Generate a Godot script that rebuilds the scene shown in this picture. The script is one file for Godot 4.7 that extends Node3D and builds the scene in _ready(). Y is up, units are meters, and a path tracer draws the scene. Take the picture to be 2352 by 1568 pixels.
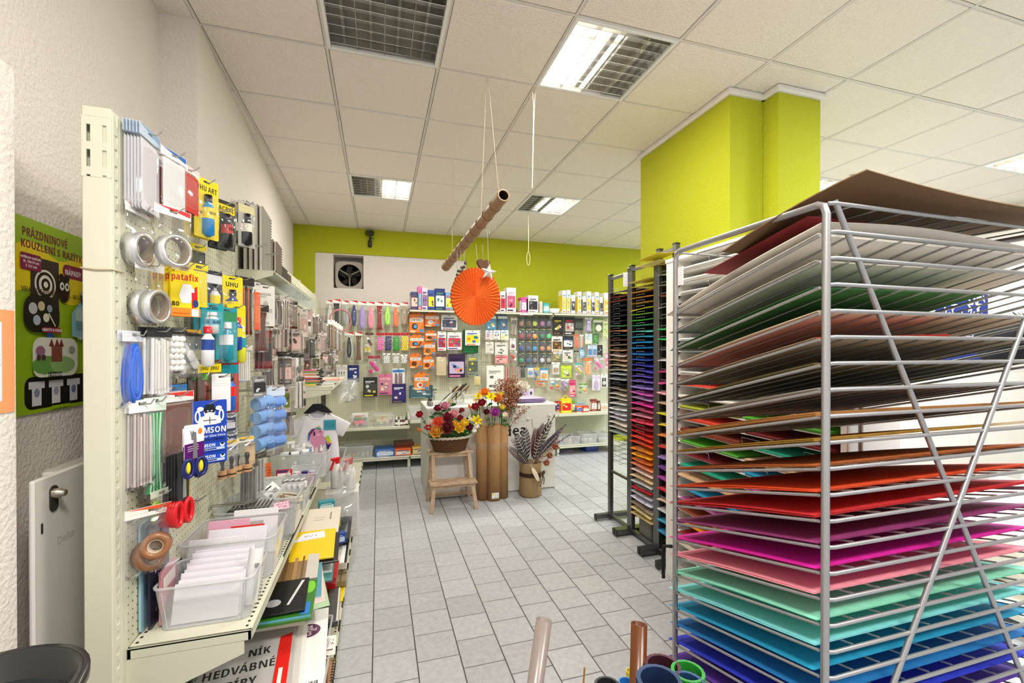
extends Node3D
const EYE := 1.457
const FPX := 1020.65
const CEIL := 3.097
var view := Basis(Vector3.UP, deg_to_rad(-16.71)) * Basis(Vector3.RIGHT, deg_to_rad(-0.3))
var taken := {}
var mats := {}
var letters := {}
var rng := RandomNumberGenerator.new()

# ---------- where a surveyed sight line of the place meets a plane of the room
func sight(px: float, py: float) -> Vector3:
	return view * Vector3((px - 1176.0) / FPX, -(py - 809.6) / FPX, -1.0)
func az(px: float, py: float, d: float) -> Vector3:
	var r := sight(px, py)
	return Vector3(0, EYE, 0) + r * (d / -r.z)
func ax(px: float, py: float, x: float) -> Vector3:
	var r := sight(px, py)
	return Vector3(0, EYE, 0) + r * (x / r.x)
func ay(px: float, py: float, y: float) -> Vector3:
	var r := sight(px, py)
	return Vector3(0, EYE, 0) + r * ((y - EYE) / r.y)

# ---------- mesh builder: corners are given counter-clockwise seen from outside
class MB:
	var st := SurfaceTool.new()
	var x := Transform3D()
	var col := Color.WHITE
	var lay := 0.0
	var host
	var count := 0
	func _init(h = null, t := Transform3D()):
		host = h
		x = t
		st.begin(Mesh.PRIMITIVE_TRIANGLES)
		st.set_smooth_group(-1)
	func c(k) -> MB:
		col = (Color(k) if k is String else k).srgb_to_linear()
		return self
	func sm(g: int) -> MB:
		st.set_smooth_group(g)
		return self
	func tri(a: Vector3, b: Vector3, d: Vector3):
		st.set_color(col)
		st.add_vertex(x * a)
		st.add_vertex(x * d)
		st.add_vertex(x * b)
		count += 1
	func q(a, b, d, e):
		tri(a, b, d)
		tri(a, d, e)
	func qo(a: Vector3, b: Vector3, d: Vector3, e: Vector3, out: Vector3):
		if (b - a).cross(d - a).dot(out) < 0: q(e, d, b, a)
		else: q(a, b, d, e)
	func to(a: Vector3, b: Vector3, d: Vector3, out: Vector3):
		if (b - a).cross(d - a).dot(out) < 0: tri(d, b, a)
		else: tri(a, b, d)
	func box(o: Vector3, s: Vector3, ch := 0.0, bas := Basis()) -> MB:
		st.set_smooth_group(-1)
		var keep := x
		x = x * Transform3D(bas, o)
		var h := s / 2
		ch = min(ch, min(h.x, min(h.y, h.z)) * 0.9)
		for a in 3:
			var b := (a + 1) % 3
			var d := (a + 2) % 3
			for sa in [-1.0, 1.0]:
				var n := Vector3(); n[a] = sa
				var p := []
				for k in [[-1, -1], [1, -1], [1, 1], [-1, 1]]:
					var v := Vector3(); v[a] = sa * h[a]; v[b] = k[0] * (h[b] - ch); v[d] = k[1] * (h[d] - ch)
					p.append(v)
				qo(p[0], p[1], p[2], p[3], n)
				if ch > 0:
					for sb in [-1.0, 1.0]:
						var e := []
						for k in [[0, -1], [0, 1], [1, 1], [1, -1]]:
							var v := Vector3()
							v[a] = sa * (h[a] - (ch if k[0] else 0.0)); v[b] = sb * (h[b] - (0.0 if k[0] else ch)); v[d] = k[1] * (h[d] - ch)
							e.append(v)
						var n2 := Vector3(); n2[a] = sa; n2[b] = sb
						qo(e[0], e[1], e[2], e[3], n2)
		if ch > 0:
			for i in 8:
				var s3 := Vector3(1 if i & 1 else -1, 1 if i & 2 else -1, 1 if i & 4 else -1)
				var t := []
				for a in 3:
					var v := Vector3()
					for b in 3: v[b] = s3[b] * (h[b] - (0.0 if a == b else ch))
					t.append(v)
				to(t[0], t[1], t[2], s3)
		x = keep
		return self
	func bar(a: Vector3, b: Vector3, w: float, h: float) -> MB:   # a square bar from a to b
		var z := (b - a).normalized()
		var up := Vector3.UP if abs(z.y) < 0.9 else Vector3.BACK
		var r := up.cross(z).normalized()
		return box((a + b) / 2, Vector3(w, h, a.distance_to(b)), min(w, h) * 0.12, Basis(r, z.cross(r), z))
	func cyl(a: Vector3, b: Vector3, r0: float, r1 := -1.0, n := 12, caps := true) -> MB:
		if r1 < 0: r1 = r0
		var z := (b - a).normalized()
		var r := (Vector3.UP if abs(z.y) < 0.9 else Vector3.RIGHT).cross(z).normalized()
		var u := z.cross(r)
		st.set_smooth_group(1)
		for i in n:
			var d0 := r * cos(TAU * i / n) + u * sin(TAU * i / n)
			var d1 := r * cos(TAU * (i + 1) / n) + u * sin(TAU * (i + 1) / n)
			q(a + d0 * r0, a + d1 * r0, b + d1 * r1, b + d0 * r1)
		if caps:
			st.set_smooth_group(-1)
			for i in n:
				var d0 := r * cos(TAU * i / n) + u * sin(TAU * i / n)
				var d1 := r * cos(TAU * (i + 1) / n) + u * sin(TAU * (i + 1) / n)
				if r1 > 0: tri(b, b + d0 * r1, b + d1 * r1)
				if r0 > 0: tri(a, a + d1 * r0, a + d0 * r0)
		return self
	func tube(p, r: float, n := 6, closed := false) -> MB:
		st.set_smooth_group(1)
		var m: int = p.size()
		var rings := []
		var nrm := Vector3()
		for i in m:
			var t: Vector3 = (p[(i + 1) % m] - p[(i - 1 + m) % m]) if closed else (p[min(i + 1, m - 1)] - p[max(i - 1, 0)])
			t = t.normalized()
			if nrm == Vector3(): nrm = (Vector3.UP if abs(t.y) < 0.9 else Vector3.RIGHT)
			nrm = (nrm - t * nrm.dot(t)).normalized()
			var bn := t.cross(nrm)
			var ring := []
			for k in n: ring.append(p[i] + (nrm * cos(TAU * k / n) + bn * sin(TAU * k / n)) * r)
			rings.append(ring)
		for i in (m if closed else m - 1):
			var a = rings[i]
			var b = rings[(i + 1) % m]
			for k in n: q(a[k], a[(k + 1) % n], b[(k + 1) % n], b[k])
		if not closed:
			st.set_smooth_group(-1)
			for k in range(1, n - 1):
				tri(rings[0][0], rings[0][k + 1], rings[0][k])
				tri(rings[m - 1][0], rings[m - 1][k], rings[m - 1][k + 1])
		return self
	func lathe(prof, n := 16, smooth := true) -> MB:   # (radius, height) pairs, outside from bottom to top
		st.set_smooth_group(1 if smooth else -1)
		for i in prof.size() - 1:
			for k in n:
				var a0 := TAU * k / n
				var a1 := TAU * (k + 1) / n
				var f := func(w: Vector2, t: float): return Vector3(w.x * cos(t), w.y, -w.x * sin(t))
				var A = f.call(prof[i], a0); var B = f.call(prof[i], a1); var D = f.call(prof[i + 1], a1); var E = f.call(prof[i + 1], a0)
				if prof[i].x > 1e-5: tri(A, B, D)
				if prof[i + 1].x > 1e-5: tri(A, D, E)
		return self
	func ell(o: Vector3, r: Vector3, n := 10, m := 6) -> MB:
		st.set_smooth_group(1)
		for j in m:
			for i in n:
				var f := func(a: int, b: int):
					var th := PI * b / m
					var ph := TAU * a / n
					return o + Vector3(r.x * sin(th) * cos(ph), -r.y * cos(th), -r.z * sin(th) * sin(ph))
				var A = f.call(i, j); var B = f.call(i + 1, j); var D = f.call(i + 1, j + 1); var E = f.call(i, j + 1)
				if j > 0: tri(A, B, D)
				if j < m - 1: tri(A, D, E)
				elif j == 0: tri(A, D, E)
		return self
	func prism(poly, z0: float, z1: float, flat := false) -> MB:   # polygon in x and y, from z0 (back) to z1 (front)
		st.set_smooth_group(-1)
		var pl := PackedVector2Array(poly)
		if Geometry2D.is_polygon_clockwise(pl): pl.reverse()
		var ix := Geometry2D.triangulate_polygon(pl)
		for i in range(0, ix.size(), 3):
			var t := [pl[ix[i]], pl[ix[i + 1]], pl[ix[i + 2]]]
			if (t[1] - t[0]).cross(t[2] - t[0]) < 0: t = [t[0], t[2], t[1]]
			tri(Vector3(t[0].x, t[0].y, z1), Vector3(t[1].x, t[1].y, z1), Vector3(t[2].x, t[2].y, z1))
			if not flat: tri(Vector3(t[0].x, t[0].y, z0), Vector3(t[2].x, t[2].y, z0), Vector3(t[1].x, t[1].y, z0))
		if not flat:
			for i in pl.size():
				var a := pl[i]
				var b := pl[(i + 1) % pl.size()]
				q(Vector3(a.x, a.y, z0), Vector3(b.x, b.y, z0), Vector3(b.x, b.y, z1), Vector3(a.x, a.y, z1))
		return self
	func grid(f: Callable, nu: int, nv: int, smooth := true, thick := 0.0) -> MB:   # f(u, v) -> point; faces f_u x f_v
		st.set_smooth_group(1 if smooth else -1)
		var p := []
		for j in nv + 1:
			for i in nu + 1: p.append(f.call(float(i) / nu, float(j) / nv))
		for j in nv:
			for i in nu:
				var k := j * (nu + 1) + i
				q(p[k], p[k + 1], p[k + nu + 2], p[k + nu + 1])
		if thick != 0.0:
			st.set_smooth_group(2 if smooth else -1)
			var nn: Vector3 = (p[nu] - p[0]).cross(p[nv * (nu + 1)] - p[0]).normalized() * -thick
			for j in nv:
				for i in nu:
					var k := j * (nu + 1) + i
					q(p[k + nu + 1] + nn, p[k + nu + 2] + nn, p[k + 1] + nn, p[k] + nn)
			st.set_smooth_group(-1)
			for i in nu:
				q(p[i] + nn, p[i + 1] + nn, p[i + 1], p[i])
				var k := nv * (nu + 1) + i
				q(p[k + 1] + nn, p[k] + nn, p[k], p[k + 1])
			for j in nv:
				var k := j * (nu + 1)
				q(p[k + nu + 1] + nn, p[k] + nn, p[k], p[k + nu + 1])
				q(p[k + nu] + nn, p[k + 2 * nu + 1] + nn, p[k + 2 * nu + 1], p[k + nu])
		return self
	# ----- flat print, each mark a hair above the one before
	func up(): lay += 0.00025
	func pr(x0, y0, x1, y1, k) -> MB:
		up(); c(k); st.set_smooth_group(-1)
		q(Vector3(x0, y0, lay), Vector3(x1, y0, lay), Vector3(x1, y1, lay), Vector3(x0, y1, lay))
		return self
	func pe(cx, cy, rx, ry, k, n := 14) -> MB:
		up(); c(k); st.set_smooth_group(-1)
		for i in n:
			var a := TAU * i / n
			var b := TAU * (i + 1) / n
			tri(Vector3(cx, cy, lay), Vector3(cx + rx * cos(a), cy + ry * sin(a), lay), Vector3(cx + rx * cos(b), cy + ry * sin(b), lay))
		return self
	func pp(poly, k) -> MB:
		up(); c(k)
		prism(poly, lay, lay, true)
		return self
	func pl(a: Vector2, b: Vector2, w: float, k) -> MB:
		var n := (b - a).normalized().orthogonal() * w / 2
		return pp([a - n, b - n, b + n, a + n], k)
	func pt(s: String, cx: float, cy: float, h: float, k, most := 0.0, turn := 0.0) -> MB:   # lettering centred on (cx, cy)
		up(); c(k); st.set_smooth_group(-1)
		var L = host.lettering(s)
		var sc: float = h / 0.72
		var sx: float = sc
		if most > 0 and L[1] * sc > most: sx = most / L[1]
		var t := Transform2D(turn, Vector2(cx, cy))
		for i in range(0, L[0].size(), 3):
			var v := []
			for j in 3:
				var w: Vector2 = t * Vector2(L[0][i + j].x * sx, (L[0][i + j].y) * sc)
				v.append(Vector3(w.x, w.y, lay))
			to(v[0], v[1], v[2], Vector3.BACK)
		return self
	func ps(x0, y0, x1, y1, k, lines := 2) -> MB:   # handwriting too small to read: rows of short strokes
		for j in lines:
			var y: float = lerp(y1, y0, (j + 0.5) / lines)
			var h: float = (y1 - y0) / lines * 0.30
			var n := 7
			for i in n:
				var a: float = lerp(x0, x1, (i + 0.1) / n)
				var b: float = lerp(x0, x1, (i + 0.85) / n)
				if (i * 5 + j * 3) % 7 == 4: continue
				pl(Vector2(a, y - h * (1 if i % 2 else -0.4)), Vector2(b, y + h * (0.8 if i % 3 else -0.8)), h * 0.5, k)
		return self
	func bars(x0, y0, x1, y1) -> MB:   # a bar code
		pr(x0, y0, x1, y1, "f4f4f0")
		var w: float = x1 - x0
		for i in 9:
			var a: float = x0 + w * (0.08 + 0.095 * i)
			pr(a, y0 + (y1 - y0) * 0.15, a + w * (0.03 + 0.03 * ((i * 7) % 3) / 2.0), y1 - (y1 - y0) * 0.15, "1a1a1a")
		return self
	func mesh() -> ArrayMesh:
		st.generate_normals()
		return st.commit()

func lettering(s: String):
	if not letters.has(s):
		var f := SystemFont.new()
		f.font_names = PackedStringArray(["Droid Sans"])
		f.font_weight = 700
		var t := TextMesh.new()
		t.font = f; t.text = s; t.font_size = 32; t.pixel_size = 1.0 / 32; t.depth = 0.0; t.curve_step = 6.0
		var a := t.get_mesh_arrays()
		var vs: PackedVector3Array = a[Mesh.ARRAY_VERTEX]
		var out := PackedVector3Array()
		var lo := Vector2(1e9, 1e9)
		var hi := -lo
		for v in vs:
			lo = lo.min(Vector2(v.x, v.y)); hi = hi.max(Vector2(v.x, v.y))
		var mid := (lo + hi) / 2
		var ix = a[Mesh.ARRAY_INDEX]
		if ix == null or ix.size() == 0:
			for v in vs: out.append(v - Vector3(mid.x, mid.y, 0))
		else:
			for i in ix: out.append(vs[i] - Vector3(mid.x, mid.y, 0))
		var keep := PackedVector3Array()
		for i in range(0, out.size(), 3):   # front faces only
			if abs((out[i + 1] - out[i]).cross(out[i + 2] - out[i]).z) > 1e-9: keep.append_array([out[i], out[i + 1], out[i + 2]])
		letters[s] = [keep, hi.x - lo.x]
	return letters[s]

# ---------- materials
func mat(key: String, col = "ffffff", rough := 0.7, metal := 0.0, extra := {}) -> StandardMaterial3D:
	if mats.has(key): return mats[key]
	var m := StandardMaterial3D.new()
	m.albedo_color = Color(col) if col is String else col
	m.roughness = rough
	m.metallic = metal
	for e in extra: m.set(e, extra[e])
	mats[key] = m
	return m
func noise_tex(seed_: int, freq: float, lo: Color, hi: Color, size := 256, normal := 0.0) -> NoiseTexture2D:
	var n := FastNoiseLite.new()
	n.seed = seed_; n.frequency = freq; n.fractal_octaves = 4
	var t := NoiseTexture2D.new()
	t.width = size; t.height = size; t.seamless = true; t.noise = n
	if normal > 0: t.as_normal_map = true; t.bump_strength = normal
	else:
		var g := Gradient.new()
		g.set_color(0, lo); g.set_color(1, hi)
		t.color_ramp = g
	return t
func make_materials():
	var vc := {"vertex_color_use_as_albedo": true}
	mat("paper", "ffffff", 0.75, 0.0, vc)
	mat("gloss", "ffffff", 0.28, 0.0, vc)
	mat("metal", "ffffff", 0.35, 0.9, vc)
	mat("cloth", "ffffff", 0.95, 0.0, vc)
	mat("wire", Color(0.66, 0.66, 0.67), 0.38, 0.75)
	mat("hook", Color(0.72, 0.72, 0.70), 0.3, 0.85)
	mat("steel", Color(0.36, 0.37, 0.38), 0.4, 0.6)
	mat("shelf", Color(0.83, 0.83, 0.75), 0.45)
	mat("film", Color(0.93, 0.95, 0.97, 0.06), 0.05, 0.0, {"transparency": 1, "cull_mode": 2})
	mat("tub", Color(0.86, 0.87, 0.88, 0.40), 0.14, 0.0, {"transparency": 1, "cull_mode": 2})
	mat("acrylic", Color(0.9, 0.94, 0.93, 0.22), 0.05, 0.0, {"transparency": 1, "cull_mode": 2})
	mat("foil", Color(0.86, 0.86, 0.87), 0.3, 0.8)
	var fine := noise_tex(3, 0.09, Color.WHITE, Color.WHITE, 256, 3.0)
	var tri := {"uv1_triplanar": true, "uv1_world_triplanar": true, "normal_enabled": true, "normal_texture": fine}
	for w in [["wall", Color(0.90, 0.875, 0.845), 0.5], ["green", Color(0.69, 0.71, 0.10), 0.45], ["panel", Color(0.93, 0.90, 0.86), 0.9]]:
		var m := mat(w[0], w[1], 0.9, 0.0, tri)
		m.normal_scale = w[2]
		m.uv1_scale = Vector3.ONE * 2.2
	# pegboard: rows of round holes 25 mm apart
	var im := Image.create(64, 64, true, Image.FORMAT_RGB8)
	for i in 64:
		for j in 64:
			var d := Vector2(i - 31.5, j - 31.5).length()
			im.set_pixel(i, j, Color(0.80, 0.80, 0.70).lerp(Color(0.10, 0.10, 0.09), clampf(7.5 - d, 0, 1)))
	im.generate_mipmaps()
	mat("pegboard", "ffffff", 0.6, 0.0, {"albedo_texture": ImageTexture.create_from_image(im), "uv1_triplanar": true, "uv1_world_triplanar": true, "uv1_scale": Vector3.ONE * 40, "uv1_triplanar_sharpness": 50.0})
	# paper board, wood, cardboard, wicker, burlap
	mat("kraft", "ffffff", 0.8, 0.0, {"albedo_texture": noise_tex(5, 0.12, Color(0.56, 0.41, 0.25), Color(0.70, 0.54, 0.35)), "uv1_triplanar": true, "uv1_scale": Vector3.ONE * 6})
	mat("beech", "ffffff", 0.6, 0.0, {"albedo_texture": noise_tex(6, 0.02, Color(0.66, 0.55, 0.44), Color(0.80, 0.70, 0.58)), "uv1_triplanar": true, "uv1_scale": Vector3(3, 3, 3)})
	mat("burlap", "ffffff", 0.95, 0.0, {"albedo_texture": noise_tex(7, 0.2, Color(0.50, 0.41, 0.28), Color(0.68, 0.58, 0.43)), "uv1_triplanar": true, "uv1_scale": Vector3(8, 3, 8)})
	mat("bamboo", "ffffff", 0.5, 0.0, {"albedo_texture": noise_tex(8, 0.05, Color(0.52, 0.39, 0.27), Color(0.74, 0.59, 0.44)), "uv1_triplanar": true, "uv1_scale": Vector3.ONE * 5})
	for k in 4:
		mat("tile_%d" % k, Color(0.715 + 0.012 * k, 0.722 + 0.012 * k, 0.737 + 0.012 * k), 0.42, 0.0, {"uv1_triplanar": true, "uv1_world_triplanar": true, "uv1_scale": Vector3.ONE * 3.0, "albedo_texture": noise_tex(20 + k, 0.03, Color(0.9, 0.9, 0.9), Color.WHITE)})

# ---------- objects
func numbered(called: String) -> String:
	if not taken.has(called):
		taken[called] = 0
		return called
	taken[called] += 1
	return "%s_%03d" % [called, taken[called]]
func thing(called: String, label: String, category: String, at := Vector3.ZERO, turn := 0.0, group := "") -> Node3D:
	var o := Node3D.new()
	o.name = numbered(called)
	add_child(o)
	o.position = at
	o.rotation.y = turn
	o.set_meta("label", label); o.set_meta("category", category)
	if group: o.set_meta("group", group)
	return o
func part(called: String, mb: MB, m: String, parent: Node3D, label := "") -> MeshInstance3D:
	var o := MeshInstance3D.new()
	o.name = called
	o.mesh = mb.mesh()
	o.material_override = mats[m]
	parent.add_child(o, true)
	if label: o.set_meta("label", label)
	return o
func share(called: String, me: Mesh, m: String, parent: Node3D, at := Transform3D()) -> MeshInstance3D:
	var o := MeshInstance3D.new()
	o.name = called; o.mesh = me; o.material_override = mats[m]; o.transform = at
	parent.add_child(o, true)
	return o
func struct(called: String, label: String) -> Node3D:
	var o := Node3D.new()
	o.name = called
	add_child(o)
	o.set_meta("kind", "structure"); o.set_meta("label", label)
	o.set_meta("category", called.split("_")[0])
	return o
func mb(t := Transform3D()) -> MB: return MB.new(self, t)
func place(v: Vector3, turn := 0.0) -> Transform3D: return Transform3D(Basis(Vector3.UP, turn), v)
func nth(i: int) -> String:
	var w := ["first", "second", "third", "fourth", "fifth", "sixth", "seventh", "eighth", "ninth", "tenth", "eleventh", "twelfth", "thirteenth", "fourteenth", "fifteenth", "sixteenth", "seventeenth", "eighteenth", "nineteenth"]
	if i < 19: return w[i]
	var n := i + 1
	if n % 10: return ["twenty", "thirty", "forty", "fifty"][n / 10 - 2] + "-" + w[n % 10 - 1]
	return ["twentieth", "thirtieth", "fortieth", "fiftieth"][n / 10 - 2]
func rrect(w: float, h: float, r: float, n := 3) -> PackedVector2Array:   # rounded rectangle about the origin
	var p := PackedVector2Array()
	for k in 4:
		var cx: float = (w / 2 - r) * (1 if k == 0 or k == 3 else -1)
		var cy: float = (h / 2 - r) * (1 if k < 2 else -1)
		for i in n + 1:
			var a := PI / 2 * (k + float(i) / n)
			p.append(Vector2(cx + r * cos(a), cy + r * sin(a)))
	return p
func moved(p, d: Vector2) -> PackedVector2Array:
	var o := PackedVector2Array()
	for v in p: o.append(v + d)
	return o
# ---------- camera, light, exposure
func camera_and_light():
	var cam := Camera3D.new()
	cam.name = "camera"
	add_child(cam)
	cam.position = Vector3(0, EYE, 0)
	cam.basis = view
	cam.set_frustum(2 * 0.03 * 784.0 / FPX, Vector2(0, 25.6 / FPX * 0.03), 0.03, 60)
	cam.current = true
	var we := WorldEnvironment.new()
	we.name = "environment"
	var e := Environment.new()
	e.background_mode = Environment.BG_COLOR
	e.background_color = Color(0.80, 0.82, 0.86)
	e.background_energy_multiplier = 1.5
	e.tonemap_mode = Environment.TONE_MAPPER_LINEAR
	e.tonemap_exposure = 1.28
	e.sdfgi_enabled = true; e.ssao_enabled = true; e.ssil_enabled = true
	we.environment = e
	add_child(we)
	for l in [[0, -1, 0], [2, -1, 1], [0, 3, 2], [3, 3, 2], [7, 1, 3], [0, -5, 3], [3, -5, 3], [6, -3, 3], [9, -1, 3], [9, 4, 3]]: lamp(l[0], l[1], l[2])

const GX := -0.2666
const GZ := 2.6083
var lamp_cells := {}
const LAMP_SAY := {"0,-1": "unlit louvre ceiling lamp, nearest one above the hanging racks of goods", "2,-1": "louvre ceiling lamp with one half glowing, beside the green pillar", "0,3": "small-looking louvre lamp half lit, over the back end of the left shelving", "3,3": "half lit louvre lamp above the far aisle behind the bamboo rod", "7,1": "fully lit louvre ceiling lamp to the right of the green pillar"}
func lamp(i: int, j: int, lit: int):
	lamp_cells[Vector2i(i, j)] = true
	var o := Vector3(GX + 0.6 * (i + 0.5), CEIL, -(GZ + 0.6 * (j + 0.5)))
	var say: String = LAMP_SAY.get("%d,%d" % [i, j], "louvre ceiling lamp out of the picture, over %s" % {"0,-5": "the near left corner", "3,-5": "the middle of the entrance", "6,-3": "the near right part", "9,-1": "the right hand wall", "9,4": "the far right corner"}.get("%d,%d" % [i, j], "the shop"))
	var t := thing("ceiling_lamp", say, "lamp", o, 0, "square louvre lamps in the ceiling")
	var f := mb().c("e9e9e6")
	for s in [-1, 1]:
		f.box(Vector3(s * 0.287, 0.004, 0), Vector3(0.018, 0.02, 0.592), 0.003)
		f.box(Vector3(0, 0.004, s * 0.287), Vector3(0.556, 0.02, 0.018), 0.003)
	part("frame", f, "paper", t)
	var h := mb().c("b9b9b4")
	for s in [-1, 1]:
		h.box(Vector3(s * 0.283, 0.055, 0), Vector3(0.006, 0.1, 0.572))
		h.box(Vector3(0, 0.055, s * 0.283), Vector3(0.56, 0.1, 0.006))
	h.box(Vector3(0, 0.108, 0), Vector3(0.572, 0.006, 0.572))
	part("housing", h, "gloss", t)
	mat("mirror", Color(0.80, 0.79, 0.76), 0.12, 1.0)
	for k in 3:
		part("divider", mb().box(Vector3(-0.14 + 0.14 * k, 0.024, 0), Vector3(0.004, 0.046, 0.56), 0.001), "mirror", t)
	for k in 8:
		var b := mb()
		var z := -0.28 + 0.56 * (k + 0.5) / 8
		for m in 4:   # each blade is hollowed like a saddle between the dividers
			b.box(Vector3(-0.21 + 0.14 * m, 0.02, z), Vector3(0.136, 0.036, 0.003), 0.001)
		part("louvre_blade", b, "mirror", t)
	mat("tube_off", "d8d8d4", 0.3)
	mat("tube_on", "ffffff", 0.4, 0.0, {"emission_enabled": true, "emission": Color(1.0, 0.96, 0.9), "emission_energy_multiplier": 6.0})
	mat("glow", "ffffff", 0.5, 0.0, {"emission_enabled": true, "emission": Color(1.0, 0.975, 0.94), "emission_energy_multiplier": 4.0})
	for k in 4:
		var on := lit == 3 or (lit == 1 and k < 2) or (lit == 2 and k >= 2)
		part("lamp_tube", mb().cyl(Vector3(-0.21 + 0.14 * k, 0.066, -0.27), Vector3(-0.21 + 0.14 * k, 0.066, 0.27), 0.008, -1, 10), "tube_on" if on else "tube_off", t)
	if lit:
		var x0 := 0.0 if lit == 2 else -0.278
		var x1 := 0.0 if lit == 1 else 0.278
		part("reflector", mb().box(Vector3((x0 + x1) / 2, 0.1, 0), Vector3(x1 - x0, 0.004, 0.55)), "glow", t)
		var a := AreaLight3D.new()
		a.name = "lamp_light"
		t.add_child(a)
		a.position = Vector3((x0 + x1) / 2, -0.012, 0)
		a.rotation.x = -PI / 2
		a.area_size = Vector2(x1 - x0, 0.55)
		a.light_energy = LAMP_POWER * (x1 - x0) / 0.556
		a.light_color = Color(1.0, 0.972, 0.935) if i < 5 else Color(0.94, 0.97, 1.0)
		a.shadow_enabled = true
		a.set("area_range", 20.0)
const LAMP_POWER := 4.7

# ---------- the room
func room():
	# floor: square tiles in running bond
	var fl := struct("floor", "pale grey tiled shop floor laid in staggered rows")
	share("grout_bed", mb().c("5c5449").box(Vector3(3, -0.06, -1.6), Vector3(10, 0.11, 10)).mesh(), "paper", fl)
	var tm := mb().box(Vector3(0, -0.004, 0), Vector3(0.1948, 0.008, 0.1933), 0.0012).mesh()
	var tiles := []
	for c in range(-7, 34):
		for r in range(-26, 42):
			var d: float = 2.2061 + 0.1985 * (r + 0.5) - 0.09925 * c
			var x: float = -0.0296 + 0.2 * (c + 0.5)
			if d < -3.0 or d > 6.3 or x > 6.8: continue
			var seen := d > 1.55 and d < 6.0 and x > -0.45 and x < 0.95 + d * 0.5
			tiles.append([Vector2(x, d).length() if seen else 100.0 + rng.randf(), x, d])
	tiles.sort_custom(func(a, b): return a[0] < b[0])
	for k in 290: share("tile", tm, "tile_%d" % rng.randi_range(0, 3), fl, place(Vector3(tiles[k][1], 0, -tiles[k][2])))
	var mm := MultiMesh.new()
	mm.transform_format = MultiMesh.TRANSFORM_3D
	mm.mesh = tm
	mm.instance_count = tiles.size() - 290
	for k in range(290, tiles.size()): mm.set_instance_transform(k - 290, place(Vector3(tiles[k][1], 0, -tiles[k][2])))
	var mi := MultiMeshInstance3D.new()
	mi.name = "further_tiles"; mi.multimesh = mm; mi.material_override = mats["tile_1"]
	mi.set_meta("kind", "stuff")
	fl.add_child(mi)
	# ceiling: mineral panels in a grid of thin bars
	var ce := struct("ceiling", "suspended ceiling of white mineral fibre panels")
	share("slab", mb().c("c8c4bc").box(Vector3(3, CEIL + 0.2, -1.6), Vector3(10, 0.1, 10)).mesh(), "paper", ce)
	var pm := mb().box(Vector3(0, 0.008, 0), Vector3(0.579, 0.016, 0.579), 0.004).mesh()
	for i in range(-2, 12):
		for j in range(-9, 7):
			if lamp_cells.has(Vector2i(i, j)): continue
			var o := Vector3(GX + 0.6 * (i + 0.5), CEIL + rng.randf_range(0, 0.003), -(GZ + 0.6 * (j + 0.5)))
			share("panel", pm, "panel", ce, place(o))
	for i in range(-2, 13): share("grid_bar", mb().c("d9d5cf").box(Vector3(GX + 0.6 * i, CEIL + 0.012, -1.7), Vector3(0.015, 0.02, 9.6)).mesh(), "paper", ce)
	for j in range(-9, 8): share("grid_bar", mb().c("d9d5cf").box(Vector3(3.05, CEIL + 0.013, -(GZ + 0.6 * j)), Vector3(8.3, 0.02, 0.015)).mesh(), "paper", ce)
	# left wall: the niche with the radiator, a pilaster, the white pier in front
	var w := struct("wall_left", "white plastered left wall with a shallow niche and pilaster")
	share("plaster", mb().box(Vector3(-1.12, 1.55, 0.25), Vector3(0.2, 3.1, 6.6)).mesh(), "wall", w)
	var pil := mb()
	pil.prism([Vector2(-0.862, 2.57), Vector2(-1.1, 2.57), Vector2(-1.3, 6.5), Vector2(-1.062, 6.4)], 0, CEIL + 0.02)
	share("pilaster", pil.mesh(), "wall", w, Transform3D(Basis(Vector3(1, 0, 0), Vector3(0, 0, -1), Vector3(0, 1, 0)), Vector3.ZERO))
	share("pier", mb().box(Vector3(-0.97, 1.08, -0.66), Vector3(0.2, 2.16, 1.532), 0.004).mesh(), "wall", w)
	# back wall: green paint standing proud round a white field with the fan opening
	var b := struct("wall_back", "green back wall with a white plastered field")
	var wx := mb()
	for s in [[-1.3, -0.58, 0, 3.15], [-0.195, 7.0, 0, 3.15], [-0.58, -0.195, 0, 2.29], [-0.58, -0.195, 2.735, 3.15]]:
		wx.box(Vector3((s[0] + s[1]) / 2, (s[2] + s[3]) / 2, -6.46), Vector3(s[1] - s[0], s[3] - s[2], 0.2))
	wx.box(Vector3(-0.4, 2.5, -6.72), Vector3(0.5, 0.6, 0.06))
	for s in [[-0.605, 2.5, 0.05, 0.6], [-0.17, 2.5, 0.05, 0.6]]: wx.box(Vector3(s[0], s[1], -6.6), Vector3(s[2], s[3], 0.24))
	for y in [2.265, 2.76]: wx.box(Vector3(-0.39, y, -6.6), Vector3(0.5, 0.05, 0.24))
	share("plaster", wx.mesh(), "wall", b)
	var gx := mb()
	for s in [[-1.3, 7.0, 2.75, 3.15], [-1.3, -0.80, 0, 2.75], [1.22, 7.0, 0, 2.75]]:
		gx.box(Vector3((s[0] + s[1]) / 2, (s[2] + s[3]) / 2, -6.36), Vector3(s[1] - s[0], s[3] - s[2], 0.04))
	share("green_paint", gx.mesh(), "green", b)
	var r := struct("wall_right", "white wall closing the shop on the right")
	share("plaster", mb().box(Vector3(6.9, 1.55, -1.6), Vector3(0.2, 3.1, 10)).mesh(), "wall", r)
	var n := struct("wall_front", "white wall behind the viewer with the shop window")
	for s in [[-1.2, -0.9, 0, 3.1], [5.6, 7.0, 0, 3.1], [-0.9, 5.6, 2.7, 3.1], [-0.9, 5.6, 0, 0.4]]:
		share("plaster", mb().box(Vector3((s[0] + s[1]) / 2, (s[2] + s[3]) / 2, 3.1), Vector3(s[1] - s[0], s[3] - s[2], 0.2)).mesh(), "wall", n)
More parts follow.
